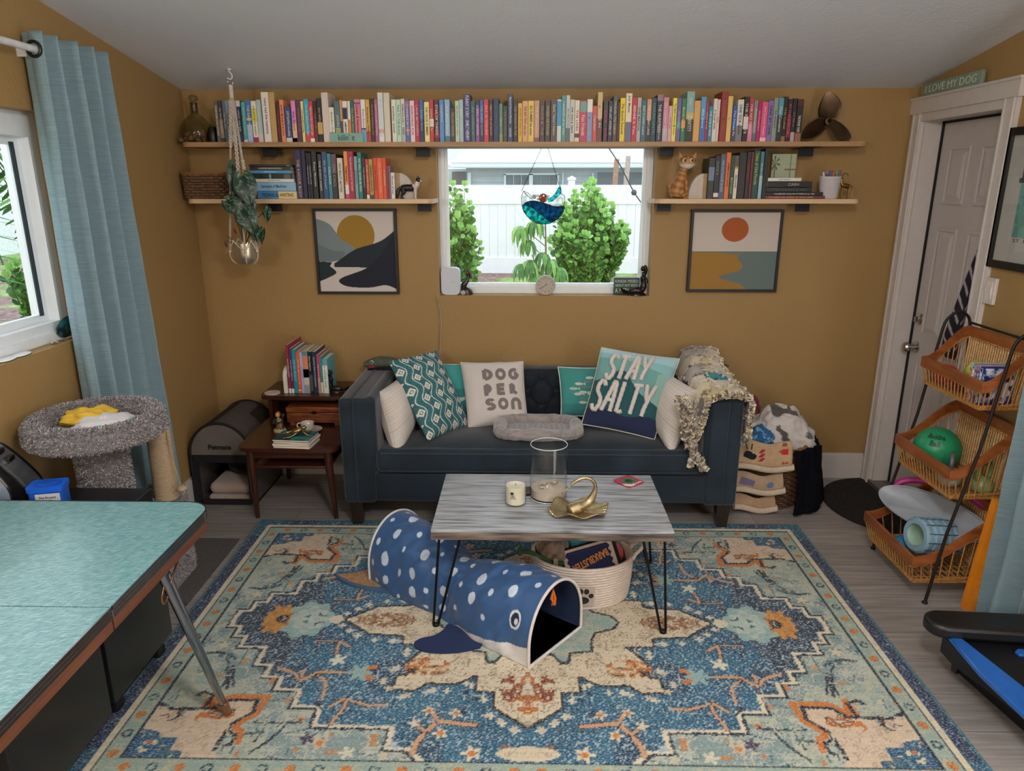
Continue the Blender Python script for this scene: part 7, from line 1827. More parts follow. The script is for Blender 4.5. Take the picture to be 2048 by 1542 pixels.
cfab = obj('fabric', m_, M_CURT, cl_, world=True, sm=80); md = cfab.modifiers.new('thickness', 'SOLIDIFY'); md.thickness = .003
M_GROM = mat('#3d3833', .3, .9)
gu = .5 ** (1 / .82) / 4.2 ** (1 / .82)
gy = curt(gu, .03)[1] - .012
obj('grommet', MB().tube([Vector((-1.765 + .025 * math.cos(t), gy, 2.185 + .025 * math.sin(t))) for t in [2 * PI * j / 24 for j in range(24)]], .006, 8, closed=True), M_GROM, cl_, world=True)
rd = thing('curtain_rod', 'white curtain rod above the left window', 'curtain rod', (-1.76, 2.4, 2.18))
obj('rod', MB().tube([(-1.765, .6, 2.185), (-1.765, gy + .01, 2.185)], .0125, 14), mat('#d5d5d8', .3), rd, world=True)
obj('bracket', MB().box(-1.85, -1.79, gy + .03, gy + .045, 2.165, 2.2), mat('#d5d5d8', .3), rd, world=True, sm=0); obj('bracket', MB().box(-1.85, -1.76, .7, .715, 2.165, 2.2), mat('#d5d5d8', .3), rd, world=True, sm=0)
sx = XL - .035
q = onX(132, 655, sx)
m_ = MB().grid(lambda u, v: (.0 + .012 * (1 - v * v), .075 * v * math.cos(2 * PI * u), .048 + .046 * v * math.sin(2 * PI * u)), 40, 14, closeu=True)
o = solo('abalone_shell', m_, mat('#2f7a76', .2, .3, scale=35, col2='#1f2f3a', fac=(.4, .6), coat=.6, bump=.6, bscale=60), 'large green abalone shell leaning on the left window sill', 'seashell', origin=(0, 0, 0), sm=80); o.location = (sx - .02, q.y + .03, WZ0 + .001); o.rotation_euler = (0, .2, 0)
for (u, v, s_, c, lb) in ((103, 678, .022, '#bdb2a2', 'small ridged grey shell nearest the window frame on the left sill'), (120, 672, .014, '#7a7570', 'tiny dark shell between two paler ones on the left sill'), (136, 672, .02, '#cfc6b8', 'small pale ridged shell beside the blue curtain on the left sill')):
 q = onX(u, v, XL - .03); scallop(lb, (XL - .03, q.y, WZ0 + .002), s_, c, (0, -.3, 0))
for (u, v, lb) in ((42, 706, 'large flat white shell half on the left sill, nearer the abalone'), (12, 714, 'flat white shell on the left sill at the photo edge')):
 q = onX(u, v, XL - .03); m_ = MB().ball((0, 0, .004), (.026, .05, .004), 20, 6); o = solo('flat_shell', m_, mat('#dfe2e4', .4, vary=.04), lb, 'seashell', origin=(0, 0, 0)); o.location = (XL - .03, q.y, WZ0 + .0005); o.rotation_euler = (0, 0, .15)
# ================= RIGHT SIDE =================
# sign above the door
sg = thing('wall_sign', 'grey green wooden sign reading I LOVE MY DOG above the door', 'sign', (XR - .02, 3.88, 2.151))
y0s, y1s = onX(1970, 160, XR - .02).y, onX(1850, 190, XR - .02).y
hs_ = .058
obj('board', MB().rbox(-.018, .0, y0s - 3.88, y1s - 3.88, 0, hs_, .002, 2), mat('#7f8f80', .8, vary=.1, scale=20), sg)
text('I LOVE MY DOG', Matrix(((0, 0, -1, -.0186), (-1, 0, 0, (y0s + y1s) / 2 - 3.88), (0, 1, 0, hs_ / 2), (0, 0, 0, 1))), mat('#c9d0c0', .7), sg, fit=(y1s - y0s) * .86, maxh=.034)
# framed coastal print on the right wall
q0 = onX(2027, 256, XR); q1 = onX(1979, 532, XR)
fr = thing('framed_print', 'black framed coastal print with white mat on the right wall', 'picture', (XR, q0.y - .3, q1.z))
fy1, fz0, fz1 = q0.y, q1.z, q0.z; fy0 = fy1 - .62; fw = .032
obj('frame', MB().box(XR - .02, XR, fy0, fy1, fz0, fz0 + fw).box(XR - .02, XR, fy0, fy1, fz1 - fw, fz1).box(XR - .02, XR, fy0, fy0 + fw, fz0 + fw, fz1 - fw).box(XR - .02, XR, fy1 - fw, fy1, fz0 + fw, fz1 - fw), mat('#131215', .35, vary=.05), fr, world=True, sm=0)
obj('mat_board', MB().box(XR - .008, XR, fy0 + fw, fy1 - fw, fz0 + fw, fz1 - fw), mat('#b3b3ae', .7, vary=.03), fr, world=True, sm=0)
pr = obj('print', MB().box(XR - .0095, XR - .008, fy0 + .13, fy1 - .13, fz0 + .135, fz0 + .37), mat('#69a399', .7, scale=30, col2='#5a8f88', fac=(.45, .6)), fr, world=True, sm=0)
obj('print_pier', MB().box(XR - .0102, XR - .0095, fy0 + .13, fy1 - .115, fz0 + .355, fz0 + .375).box(XR - .0102, XR - .0095, fy0 + .2, fy1 - .13, fz0 + .375, fz0 + .43), mat('#22252c', .7), pr, world=True, sm=0)
text('ST. PETERSBURG', Matrix(((0, 0, -1, XR - .0086), (-1, 0, 0, fy1 - .13 - .16), (0, 1, 0, fz0 + .122), (0, 0, 0, 1))), mat('#3a3f40', .7), pr, fit=.3, maxh=.014, world=True)
obj('glazing', MB().box(XR - .0125, XR - .0115, fy0 + fw, fy1 - fw, fz0 + fw, fz1 - fw), gl, fr, world=True, sm=0)
# scarf hanging on the door
sc1 = thing('scarf', 'black and white chevron patterned cloth hanging on the door', 'scarf', (XR + .06, 3.35, .98))
def chev(u, v):
 X = (u * 2.0) % 1; k = (v * 11 + abs(X - .5) * 2.2 + (.5 if int(u * 2) else 0)) % 1
 return '#a8a0a4' if k < .24 and abs(X - .5) > .06 else '#1d1826'
def scf(u, v):
 z = 1.66 - .78 * v; w_ = .015 + .22 * min(1, v * 1.15) ** .9
 y = 3.325 + w_ * u
 return (XR + .055 + .012 * math.sin(u * 9 + v * 2), y, z)
sf = obj('cloth', MB().grid(scf, 60, 160, cfn=chev), attr_mat('scarf_knit', .95, bump=.4), sc1, world=True, sm=80); md = sf.modifiers.new('thickness', 'SOLIDIFY'); md.thickness = .006
obj('hook', MB().tube([(XD, 3.345, 1.64), (XR + .045, 3.345, 1.63), (XR + .04, 3.345, 1.61)], .004, 8), M_CHROME, sc1, world=True)
# ---------------- three-tier basket rack ----------------
rk = thing('basket_rack', 'black wire stand holding three wooden-rimmed wicker baskets, by the door', 'rack', (1.85, 2.935, 0))
RY0, RY1 = 2.70, 3.17
M_RI = mat('#2a2220', .5, .5, vary=.2)
for y in (RY0, RY1):
 pp = [(1.705, y, .006), (1.745, y, .33), (1.815, y, .70), (1.86, y, 1.06)]
 obj('front_pole', MB().tube(pp, .0065, 8).ball((1.705, y, .006), (.013, .013, .006), 10, 6), M_RI, rk, world=True, sm=60)
 obj('rear_pole', MB().tube([(2.03, y, .0), (2.02, y, .5), (1.985, y, 1.10)], .0065, 8), M_RI, rk, world=True, sm=60)
 obj('top_arch', MB().tube(cr([(1.86, y, 1.06), (1.875, y, 1.135), (1.925, y, 1.175), (1.97, y, 1.15), (1.985, y, 1.10)], 5), .0065, 8), M_RI, rk, world=True, sm=60)
obj('top_bar', MB().tube([(1.985, RY0, 1.125), (1.985, RY1, 1.125)], .0055, 8), M_RI, rk, world=True)
M_RIM = mat('#9c5a2c', .4, scale=4, stretch=(3, 2, 10), col2='#7a401c', fac=(.35, .7), coat=.2)
M_WICK = mat('#a8763c', .6, vary=.3, scale=90); M_CANE = mat('#c09a66', .6, vary=.3, scale=90)
def rack_basket(xf, xb, zf, zb_, depth, label, xbot):
 t = thing('wicker_basket', label, 'basket', ((xf + xb) / 2, (RY0 + RY1) / 2, zf - depth), 0, 'wicker baskets on the stand by the door')
 y0, y1 = RY0 + .012, RY1 - .012; hh = .045
 def rimz(x): k = (x - xf) / (xb - xf); s_ = k * k * (3 - 2 * k); return zf + (zb_ - zf) * s_
 r_ = MB()
 NN = 16
 def board(pts, outn, th=.012):
  vs = []
  for p_ in pts:
   q_ = p_ + outn * th; vs += [p_, q_, q_ + Vector((0, 0, -hh)), p_ + Vector((0, 0, -hh))]
  fs = []
  for i in range(len(pts) - 1):
   for k in range(4): fs.append((i * 4 + k, i * 4 + (k + 1) % 4, i * 4 + 4 + (k + 1) % 4, i * 4 + 4 + k))
  fs += [(0, 3, 2, 1), (len(vs) - 4, len(vs) - 3, len(vs) - 2, len(vs) - 1)]
  r_.add(vs, fs)
 board([Vector((xf, y, zf)) for y in (y0, y1)], Vector((1, 0, 0)))
 board([Vector((xb, y, zb_)) for y in (y0, y1)], Vector((-1, 0, 0)))
 for y, nn in ((y0, Vector((0, 1, 0))), (y1, Vector((0, -1, 0)))):
  board([Vector((xf + .0125 + (xb - xf - .025) * k / NN, y, rimz(xf + (xb - xf) * k / NN))) for k in range(NN + 1)], nn)
 me_ = r_.mesh('wooden_rim'); recalc(me_); obj('wooden_rim', me_, M_RIM, t, world=True, sm=30)
 zb0 = zf - depth; xf2, xb2 = xbot, xb - .02; yy0, yy1 = y0 + .025, y1 - .025
 w_ = MB(); 
 def up(pt, pb, m_, r=.0031): m_.tube([pt, pb], r, 5)
 ny, nx = 17, 9
 for k in range(ny + 1):
  f = k / ny; up(Vector((xf + .006, y0 + .008 + (y1 - y0 - .016) * f, zf - hh + .004)), Vector((xf2, yy0 + (yy1 - yy0) * f, zb0)), w_)
 for k in range(1, nx):
  f = k / nx; x = xf + (xb - xf) * f
  for (ya, yb2) in ((y0 + .006, yy0), (y1 - .006, yy1)): up(Vector((x, ya, rimz(x) - hh + .004)), Vector((xf2 + (xb2 - xf2) * f, yb2, zb0)), w_)
 obj('wicker_uprights', w_, M_WICK, t, world=True, sm=0)
 bk2 = MB()
 for k in range(int(1.6 * ny) + 1):
  f = k / (1.6 * ny); up(Vector((xb - .008, y0 + .01 + (y1 - y0 - .02) * min(1, f), zb_ - hh + .004)), Vector((xb2, yy0 + (yy1 - yy0) * min(1, f), zb0)), bk2, .0045)
 obj('cane_back', bk2, M_CANE, t, world=True, sm=0)
 def ringz(fz, lift):
  pts = []
  n1 = 70
  def P_(side, f):
   if side == 0: a = Vector((xf + .006, y1 - .008 - (y1 - y0 - .016) * f, zf - hh + .004)); b = Vector((xf2, yy1 - (yy1 - yy0) * f, zb0))
   elif side == 1: x = xf + (xb - xf) * f; a = Vector((x, y0 + .006, rimz(x) - hh + .004)); b = Vector((xf2 + (xb2 - xf2) * f, yy0, zb0))
   elif side == 2: a = Vector((xb - .008, y0 + .008 + (y1 - y0 - .016) * f, zb_ - hh + .004)); b = Vector((xb2, yy0 + (yy1 - yy0) * f, zb0))
   else: x = xb + (xf - xb) * f; a = Vector((x, y1 - .006, rimz(x) - hh + .004)); b = Vector((xb2 + (xf2 - xb2) * f, yy1, zb0))
   return a.lerp(b, fz)
  for side in range(4):
   for k in range(28): pts.append(P_(side, k / 28))
  return pts
 br = MB()
 for fz in (.04, .93, 1.0):
  base_ = ringz(fz, 0)
  for s_ in (0, 1, 2):
   br.tube([q + Vector((.004 * math.cos(i * 1.3 + s_ * 2.1), .004 * math.cos(i * 1.3 + s_ * 2.1), .005 * math.sin(i * 1.3 + s_ * 2.1))) for i, q in enumerate(base_)], .0027, 5, closed=True)
 obj('wicker_braid', br, M_WICK, t, world=True, sm=0)
 fl = MB()
 for k in range(14):
  x = xf2 + (xb2 - xf2) * k / 13; fl.tube([(x, yy0, zb0), (x, yy1, zb0)], .0045, 5)
 for k in range(10):
  y = yy0 + (yy1 - yy0) * k / 9; fl.tube([(xf2, y, zb0 - .004), (xb2, y, zb0 - .004)], .004, 5)
 obj('woven_bottom', fl, M_WICK, t, world=True, sm=0)
 return zb0 + .005
B1 = rack_basket(1.785, 1.985, .975, 1.115, .115, 'topmost wicker basket on the stand, holding disc cases', 1.80)
B2 = rack_basket(1.722, 2.0, .605, .77, .13, 'middle wicker basket on the stand, holding the green ball', 1.75)
B3 = rack_basket(1.632, 2.01, .21, .40, .125, 'lowest wicker basket on the stand, holding the foam roller', 1.66)
# top basket contents
lumpy('grip_toy', 'lime green rounded hand weight in the topmost wicker basket', (1.88, 2.91, B1 + .075), (.045, .05, .07), '#9aa834', 21, .12, cat='weight', m=mat('#a3b03a', .35, vary=.1))
lumpy('red_ball', 'red soft ball in the topmost wicker basket, at the far end', (1.86, 3.08, B1 + .045), (.05, .055, .045), '#b02a3a', 22, .05, cat='ball', m=mat('#b8303f', .5, vary=.1))
lumpy('red_pouch', 'dark red pouch in the topmost wicker basket, middle', (1.85, 2.985, B1 + .035), (.042, .035, .036), '#8a1f30', 23, .2, cat='pouch')
lumpy('grey_bottle', 'grey rounded object at the far corner of the topmost wicker basket', (1.84, 3.135, B1 + .03), (.026, .018, .032), '#6a7078', 24, .05, cat='bottle', m=mat('#6a7078', .4))
cases = [('#b8c0c4', '#c84a3f', 'white and red disc case in the topmost basket, first of the row'), ('#3f8f98', '#d8e0e0', 'teal disc case in the topmost basket, second of the row'), ('#c88a9a', '#7a2f4a', 'pink disc case in the topmost basket, third of the row'), ('#8a94b8', '#2f3f7a', 'grey blue disc case in the topmost basket, fourth of the row'), ('#1f2f6a', '#c8d0e8', 'navy disc case in the topmost basket, nearest the pole')]
for i, (c1, c2, lb) in enumerate(cases):
 r = thing('disc_case', lb, 'disc case', (1.815 + .0155 * 0, 2.845 - i * .0165, B1 + .001), 0, 'disc cases in the topmost wicker basket')
 obj('case', MB().rbox(0, .135, -.0075, .0075, 0, .155, .002, 2), mat(c1, .2, vary=.05), r)
 obj('sleeve_print', MB().box(.004, .131, -.0079, -.0075, .006, .149), mat(c2, .3, scale=25, col2=c1, fac=(.48, .56)), r, sm=0)
 obj('sleeve_print', MB().box(-.0004, .001, -.0068, .0068, .006, .149), mat(c2, .3, scale=60, col2=c1, fac=(.48, .56)), r, sm=0)
 text(['TIMELINE', 'ZOMBIE', 'WARMER', 'CARDIO', 'SCULPT'][i], Matrix(((0, 0, -1, -.0006), (0, 1, 0, 0), (-1, 0, 0, .08), (0, 0, 0, 1))), mat('#f0f0f4', .4, vary=0), r, fit=.09, maxh=.007)
# middle basket contents
gb = thing('exercise_ball', 'green exercise ball lettered Buddha Ball in the middle wicker basket', 'ball', (1.845, 3.03, B2 + .098))
obj('ball', MB().ball((0, 0, 0), (.098, .098, .098), 40, 24), mat('#1f8a5c', .35, vary=.06), gb, sm=80)
for s_, dz in (('Buddha', .028), ('Ball', -.006)):
 me_ = text_mesh(s_, .034, 0, .0012)
 for q in me_.vertices:
  a = math.radians(-128) + q.co.x / .1; el = math.radians(32) + (q.co.y + dz) / .1; r_ = .0992
  q.co = Vector((r_ * math.cos(el) * math.cos(a), r_ * math.cos(el) * math.sin(a), r_ * math.sin(el)))
 obj('lettering', me_, mat('#0f3a28', .5, vary=0), gb, sm=0)
def kettle(label, loc, col, colh, rz, s_=1.0):
 r = thing('kettlebell', label, 'kettlebell', loc, rz)
 obj('bell', MB().lathe([(.0005, 0), (.03 * s_, 0), (.045 * s_, .02 * s_), (.046 * s_, .045 * s_), (.03 * s_, .072 * s_), (.0005, .078 * s_)], 28), mat(col, .4, vary=.1), r, sm=80)
 obj('handle', MB().tube(cr([(-.03 * s_, 0, .06 * s_), (-.04 * s_, 0, .10 * s_), (-.02 * s_, 0, .135 * s_), (.02 * s_, 0, .135 * s_), (.04 * s_, 0, .10 * s_), (.03 * s_, 0, .06 * s_)], 5), .010 * s_, 10), mat(colh, .3, vary=.1), r)
kettle('grey kettlebell with dark handle in the middle wicker basket', (1.81, 2.855, B2 + .001), '#9fb0b0', '#55565c', math.radians(60))
kettle('olive green kettlebell at the near end of the middle wicker basket', (1.90, 2.775, B2 + .001), '#7a8a5a', '#6a7a44', math.radians(20), .95)
# lowest basket contents
lid = thing('plastic_tub_lid', 'large pale grey oval lid standing aslant in the lowest wicker basket', 'lid', (1.83, 2.955, B3 + .205), rot=(math.radians(6), math.radians(-46), math.radians(30)))
obj('lid_disc', MB().lathe([(.0005, 0), (.92, .0), (1.0, .012), (1.0, .03), (.965, .03), (.93, .016), (.0005, .012)], 60, S(.088, .245, .6), caps=False), mat('#8f949c', .4, vary=.04), lid, sm=60)
rg_ = thing('pilates_ring', 'magenta pilates ring standing behind the grey lid in the lowest basket', 'exercise ring', (1.885, 2.985, B3 + .235), rot=(math.radians(6), math.radians(-44), math.radians(30)))
obj('ring', MB().tube([(.092 * math.cos(t), .215 * math.sin(t), 0) for t in [2 * PI * k / 60 for k in range(60)]], .015, 10, closed=True), mat('#b02a78', .4, vary=.06), rg_, sm=80)
obj('grip_pad', MB().tube([(.094 * math.cos(t), .218 * math.sin(t), 0) for t in [math.radians(x) for x in range(235, 300, 5)]], .019, 10), mat('#8a1f5c', .6), rg_, sm=80)
ra_, rb2 = onZ(1830, 1070, .24), None
rb2 = ra_ + Vector((.25, .05, -.035))
fr2 = thing('foam_roller', 'pale blue ridged foam roller with hollow core in the lowest basket', 'foam roller', ra_, rot=(rb2 - ra_).to_track_quat('Z', 'Y').to_euler())
rolp = [(.040, .012), (.041, .0), (.056, .0), (.062, .006)]
zz = .006
while zz < .20: rolp += [(.064, zz + .004), (.064, zz + .022), (.057, zz + .026), (.057, zz + .030)]; zz += .034
rolp += [(.058, zz), (.040, zz), (.040, .012)]
obj('roller_body', MB().lathe(rolp, 48, S(1.22, 1.22, 1), caps=False), mat('#7fa0b4', .6, vary=.08), fr2, sm=30)
obj('core_lining', MB().lathe([(.048, .003), (.048, .2)], 40, caps=False), mat('#a9c9b8', .4), fr2)
gv = MB()
for k in range(12):
 a = 2 * PI * k / 12; gv.box(-.002, .002, .0755, .0788, .006, .2, R('Z', math.degrees(a)))
obj('groove_lines', gv, mat('#3f525e', .7, vary=0), fr2, sm=0)
bt = thing('massage_ball', 'bright blue textured massage ball behind the foam roller', 'ball', (1.735, 2.975, B3 + .042)); obj('ball', MB().ball((0, 0, 0), (.04, .052, .038), 24, 16), mat('#1f86b4', .5, vary=.3, scale=120, bump=1, bscale=160), bt)
# orange board behind the curtain
ob = thing('orange_panel', 'orange ribbed plastic panel leaning by the right curtain', 'panel', (1.93, 2.62, 0))
m_ = MB(); m_.add([(1.845, 2.655, 0), (2.03, 2.64, 0), (2.03, 2.67, 0), (1.845, 2.685, 0), (1.885, 2.65, .50), (2.045, 2.635, .50), (2.045, 2.665, .50), (1.885, 2.68, .50)], [(0, 3, 2, 1), (4, 5, 6, 7), (0, 1, 5, 4), (1, 2, 6, 5), (2, 3, 7, 6), (3, 0, 4, 7)])
obj('board', m_, mat('#e0861c', .4, vary=.05), ob, world=True, sm=0)
rb_ = MB()
for k in range(60):
 z = .012 + k * .008; f = z / .5; x0_ = 1.845 + .04 * f + .02; pass
 a0_ = Vector((x0_, 2.6505 - .0, z)); a1_ = Vector((2.03 + .012 * f, 2.6385, z)); rb_.tube([a0_, a1_], .0018, 4)
obj('ribs', rb_, mat('#d9973a', .45, vary=.05), ob, world=True, sm=0, kind='stuff')
# right curtain
cr2_ = thing('curtain', 'dusty blue curtain panel at the right edge, beside the basket rack', 'curtain', (1.93, 2.4, .05))
def curt2(u, v):
 zt2 = 2.3; z = zt2 - (zt2 - .012) * v
 y = 2.60 - .01 * math.sin(v * 5) - .25 * u
 ph_ = 2 * PI * u * 1.9 + .8 * v
 x = 1.92 - .022 * v - .052 * math.cos(ph_) * (.8 + .25 * v) +  .012 * noise.noise(Vector((u * 6, v * 8, 3)))
 return (x, y, z)
c2 = obj('fabric', MB().grid(curt2, 180, 90), M_CURT, cr2_, world=True, sm=80); md = c2.modifiers.new('thickness', 'SOLIDIFY'); md.thickness = .003
# padded exercise machine, lower right
bn = thing('exercise_bench', 'black padded exercise machine with blue side rail, lower right', 'exercise machine', (1.75, 2.05, 0))
pad = [(onZ(u, v, .225).x, onZ(u, v, .225).y) for u, v in ((1886, 1252), (1866, 1240), (1858, 1228), (1866, 1217), (1890, 1212))]
pd = MB(); y0_, y1_ = 2.195, 2.315
pd.prism(arc(1.50, (y0_ + y1_) / 2, (y1_ - y0_) / 2, 90, 270, 10) + [(2.02, y0_ - .05), (2.02, y1_ - .03)], .175, .225)
o_ = obj('seat_pad', pd, mat('#141417', .35, vary=.1, bump=.2, bscale=400), bn, world=True, sm=40)
bv = o_.modifiers.new('soft_edge', 'BEVEL'); bv.width = .014; bv.segments = 3
def strip(pts, z0, z1, m, nm, bev=0.0):
 o_ = obj(nm, MB().prism(pts, z0, z1), m, bn, world=True, sm=30)
 if bev: b_ = o_.modifiers.new('soft_edge', 'BEVEL'); b_.width = bev; b_.segments = 2
 return o_
def zp(pts, z): return [(onZ(u, v, z).x, onZ(u, v, z).y) for u, v in pts]
MBX = mat('#121317', .4, vary=.08)
strip([(1.50, 2.24), (1.50, 2.16), (1.66, 1.62), (2.0, 1.3), (2.02, 2.26)], .10, .165, MBX, 'deck')
strip([(1.60, 2.31), (1.585, 2.24), (1.64, 1.9), (1.72, 1.55), (1.78, 1.55), (1.70, 2.31)], .004, .10, mat('#0e0f11', .6), 'base_rail')
M_BLU = mat('#1f5fb4', .25, vary=.06, coat=.3)
q = zp(((1890, 1263), (1900, 1262), (1925, 1276), (2048, 1372), (2110, 1425), (2140, 1520), (2048, 1428), (1960, 1345)), .185)
strip(q, .165, .185, M_BLU, 'blue_rail', .006)
q = zp(((2030, 1302), (2036, 1297), (2060, 1298), (2060, 1310), (2040, 1309)), .175)
strip(q, .165, .175, M_BLU, 'blue_mark', .002)
q = zp(((1905, 1322), (1915, 1318), (1925, 1327), (1915, 1330)), .06); strip(q, .02, .06, mat('#2a2a2e', .4), 'roller')
# half-round door mat
dmx = XR - .02; dm = MB(); cy_ = 3.66; ra, rb = .38, .36
outl = [(dmx, cy_ + ra)] + [(dmx - rb * math.sin(t), cy_ + ra * math.cos(t)) for t in [PI * k / 24 for k in range(1, 24)]] + [(dmx, cy_ - ra)]
dt = thing('door_mat', 'black half-round rubber door mat in front of the door', 'door mat', (dmx - .15, cy_, 0))
obj('mat_base', MB().prism(outl[::-1], .0005, .008), mat('#1a1413', .9, vary=.15), dt, world=True, sm=0)
rr2 = MB()
for k in range(1, 12):
 f = k / 12; rr2.tube([(dmx - .005 - rb * f * math.sin(t), cy_ + ra * f * math.cos(t), .0085) for t in [PI * j / 30 for j in range(31)]], .003, 5)
for k in range(1, 16):
 t = PI * k / 16; rr2.tube([(dmx - .02 * math.sin(t), cy_ + .02 * math.cos(t), .0085), (dmx - .97 * rb * math.sin(t), cy_ + .97 * ra * math.cos(t), .0085)], .0025, 5)
obj('ridges', rr2, mat('#241c1a', .85), dt, world=True, sm=0)
# ---------------- blanket basket right of the sofa ----------------
bb = Vector((1.36, 3.76, 0))
wbk = thing('wicker_basket', 'brown wicker floor basket overflowing with blankets right of the sofa', 'basket', bb)
def weave(mb, rx, ry, h, rows, n_, r=.006, taper=.9):
 for i in range(rows):
  z = h * (i + .5) / rows; k = taper + (1 - taper) * z / h
  mb.tube([((rx * k + .004 * (1 if (j + i) % 2 else -1)) * math.cos(2 * PI * j / n_), (ry * k + .004 * (1 if (j + i) % 2 else -1)) * math.sin(2 * PI * j / n_), z) for j in range(n_)], r, 5, closed=True)
m_ = MB(); weave(m_, .19, .17, .34, 24, 44, .0075)
obj('woven_wall', m_, mat('#5a3a26', .7, vary=.3, scale=80), wbk, sm=0)
obj('braided_rim', MB().tube([(.2 * math.cos(2 * PI * j / 60), .18 * math.sin(2 * PI * j / 60), .345 + .004 * math.sin(j * 2)) for j in range(60)], .011, 7, closed=True), mat('#8a6238', .7, vary=.3, scale=80), wbk, sm=60)
obj('basket_bottom', MB().lathe([(.0005, .004), (.17, .004), (.17, .012), (.0005, .012)], 30, S(1, .9, 1)), mat('#5a3a26', .7), wbk)
M_SHERPA = mat('#c9b6a0', 1.0, vary=.12, scale=100, bump=.9, bscale=220, sheen=.4)
def fold_stack():
 specs = [(.295, .055, 'sherpa-backed throw with holiday print, uppermost fold hanging off the basket', '#b89a78', .0), (.165, .05, 'sherpa-backed throw with purple print, middle fold at the basket front', '#a89078', -.012), (.065, .045, 'sherpa-backed throw, lowest fold near the floor at the basket front', '#a88a6a', -.02)]
 for i, (z, t_, lb, col, dx) in enumerate(specs):
  t = thing('throw_blanket', lb, 'blanket', (1.24, 3.555 - .008 * i, max(0.004, z - .06)), 0, 'sherpa throws at the basket front')
  wv = .30 - .035 * i
  def rolle(u, v, wv=wv):
   a = 2 * PI * v; return (-.11 + wv * u, .012 + .024 * math.cos(a), .032 + .019 * math.sin(a) + .010 * math.sin(u * 6 + 1) - .008 * u)
  obj('sherpa_edge', MB().grid(rolle, 24, 14), M_SHERPA, t, sm=80)
  hh2 = (.125, .075, .05)[i]
  def face(u, v, wv=wv, hh2=hh2): return (-.11 + (wv - .01) * u, .0 + .012 * math.sin(u * 9) * v + .03 * v * v, .048 + hh2 * v + .010 * math.sin(u * 6 + 1) - .008 * u)
  fc_ = obj('printed_face', MB().grid(face, 30, 12), mat(col, .95, vary=.1, scale=30, bump=.3), t, sm=80)
  md = fc_.modifiers.new('thickness', 'SOLIDIFY'); md.thickness = .008
  def onf(cx_, cz_, poly, c, nm='print'):
   m_ = MB(); m_.add([Vector(face(cx_ + a * 1.0 / wv, cz_ + b_ / hh2)) + Vector((0, -.006, 0)) for a, b_ in poly], [tuple(range(len(poly)))]); return obj(nm, m_, mat(c, .9, vary=0), fc_, sm=0)
  if i == 0:
   onf(.22, .38, [(.036 * math.cos(a), .020 * math.sin(a) + .003 * math.cos(3 * a)) for a in [2 * PI * k / 16 for k in range(16)]], '#17151f')
   for k in range(7): onf(.15 + .035 * k * .6, .38 + .12 * math.sin(k * 2.3), [(.003 * math.cos(a), .003 * math.sin(a)) for a in [2 * PI * j / 6 for j in range(6)]], '#d8d4cc')
   onf(.25, .62, [(-.004, 0), (.002, 0), (.008, .03), (.003, .03)], '#2a2018'); onf(.18, .60, [(-.004, 0), (.002, 0), (-.006, .028), (-.010, .026)], '#2a2018')
   for k in range(9): onf(.42 + .02 * (k % 3), .2 + .06 * k, [(-.012, 0), (.010, .006), (.006, .012), (-.014, .004)], '#a82430')
   onf(.86, .62, [(-.02, -.01), (.018, -.016), (.02, .012), (-.014, .014)], '#c0202c'); onf(.86, .85, [(-.016, 0), (.016, -.004), (.014, .012), (-.006, .015)], '#8a5a3a'); onf(.86, .12, [(-.018, 0), (-.008, .014), (.0, .002), (.012, .012), (.02, 0)], '#a83a30')
  elif i == 1: onf(.25, .4, [(-.05, -.01), (.03, -.016), (.04, .014), (-.03, .02)], '#6a5f80'); onf(.72, .4, [(.02 * math.cos(a), .014 * math.sin(a)) for a in [2 * PI * k / 12 for k in range(12)]], '#5a6f9a')
fold_stack()
# cow-print blanket heaped on top
def cowc(p): 
 v = noise.noise(Vector((p[0] * 14, p[1] * 14, p[2] * 11)) + Vector((3, 1, 7))); return '#55504f' if v > .12 else '#cdc6c2'
hc = Vector((1.42, 3.78, .41))
def heap(u, v):
 th = 2 * PI * u; ph2 = PI * .5 * v; d = Vector((math.sin(ph2) * math.cos(th), math.sin(ph2) * math.sin(th), math.cos(ph2)))
 k = 1 + .16 * noise.noise(d * 2.2 + Vector((4, 2, 0))) + .10 * noise.noise(d * 6)
 r_ = Vector((.175, .14, .135)); p_ = Vector((d.x * r_.x * k, d.y * r_.y * k, d.z * r_.z * k - .07 * v * v))
 p_ += Vector((.03 * v * max(0, d.x), 0, -.04 * max(0, d.x) * v))
 return p_
m_ = MB().grid(heap, 90, 50, closeu=True, cfn=lambda u, v: cowc(heap(u, v)))
cwb = thing('cow_print_blanket', 'white fleece blanket with grey cow spots heaped on the wicker basket', 'blanket', hc)
obj('cloth', m_, attr_mat('fleece', 1.0, bump=.5, bscale=200, sheen=.3), cwb, sm=80)
lumpy('blue_blanket', 'bright blue patterned blanket tucked left of the cow-print one', (1.285, 3.70, .375), (.075, .08, .075), '#2f6a9c', 31, .3, cat='blanket', m=mat('#2a6698', .9, scale=28, col2='#7fa8c8', fac=(.54, .6), bump=.4))
lumpy('red_cushion', 'dark red cushion top peeking behind the quilt and blankets', (1.30, 3.93, .47), (.05, .06, .09), '#7a1f2c', 32, .15, cat='cushion')
dk_ = MB()
def dark(u, v):
 a = -1.4 + 2.55 * u; R_ = .225 + .05 * v; 
 return (R_ * math.cos(a) + .013 * math.sin(u * 62 + v * 2) + .012 * math.sin(u * 23 + v * 3), (R_ - .02) * math.sin(a) + .012 * math.cos(u * 62), .36 - .345 * v)
dbk = thing('dark_blanket', 'black pleated blanket hanging down the right side of the wicker basket', 'blanket', bb + Vector((.03, 0, .0)))
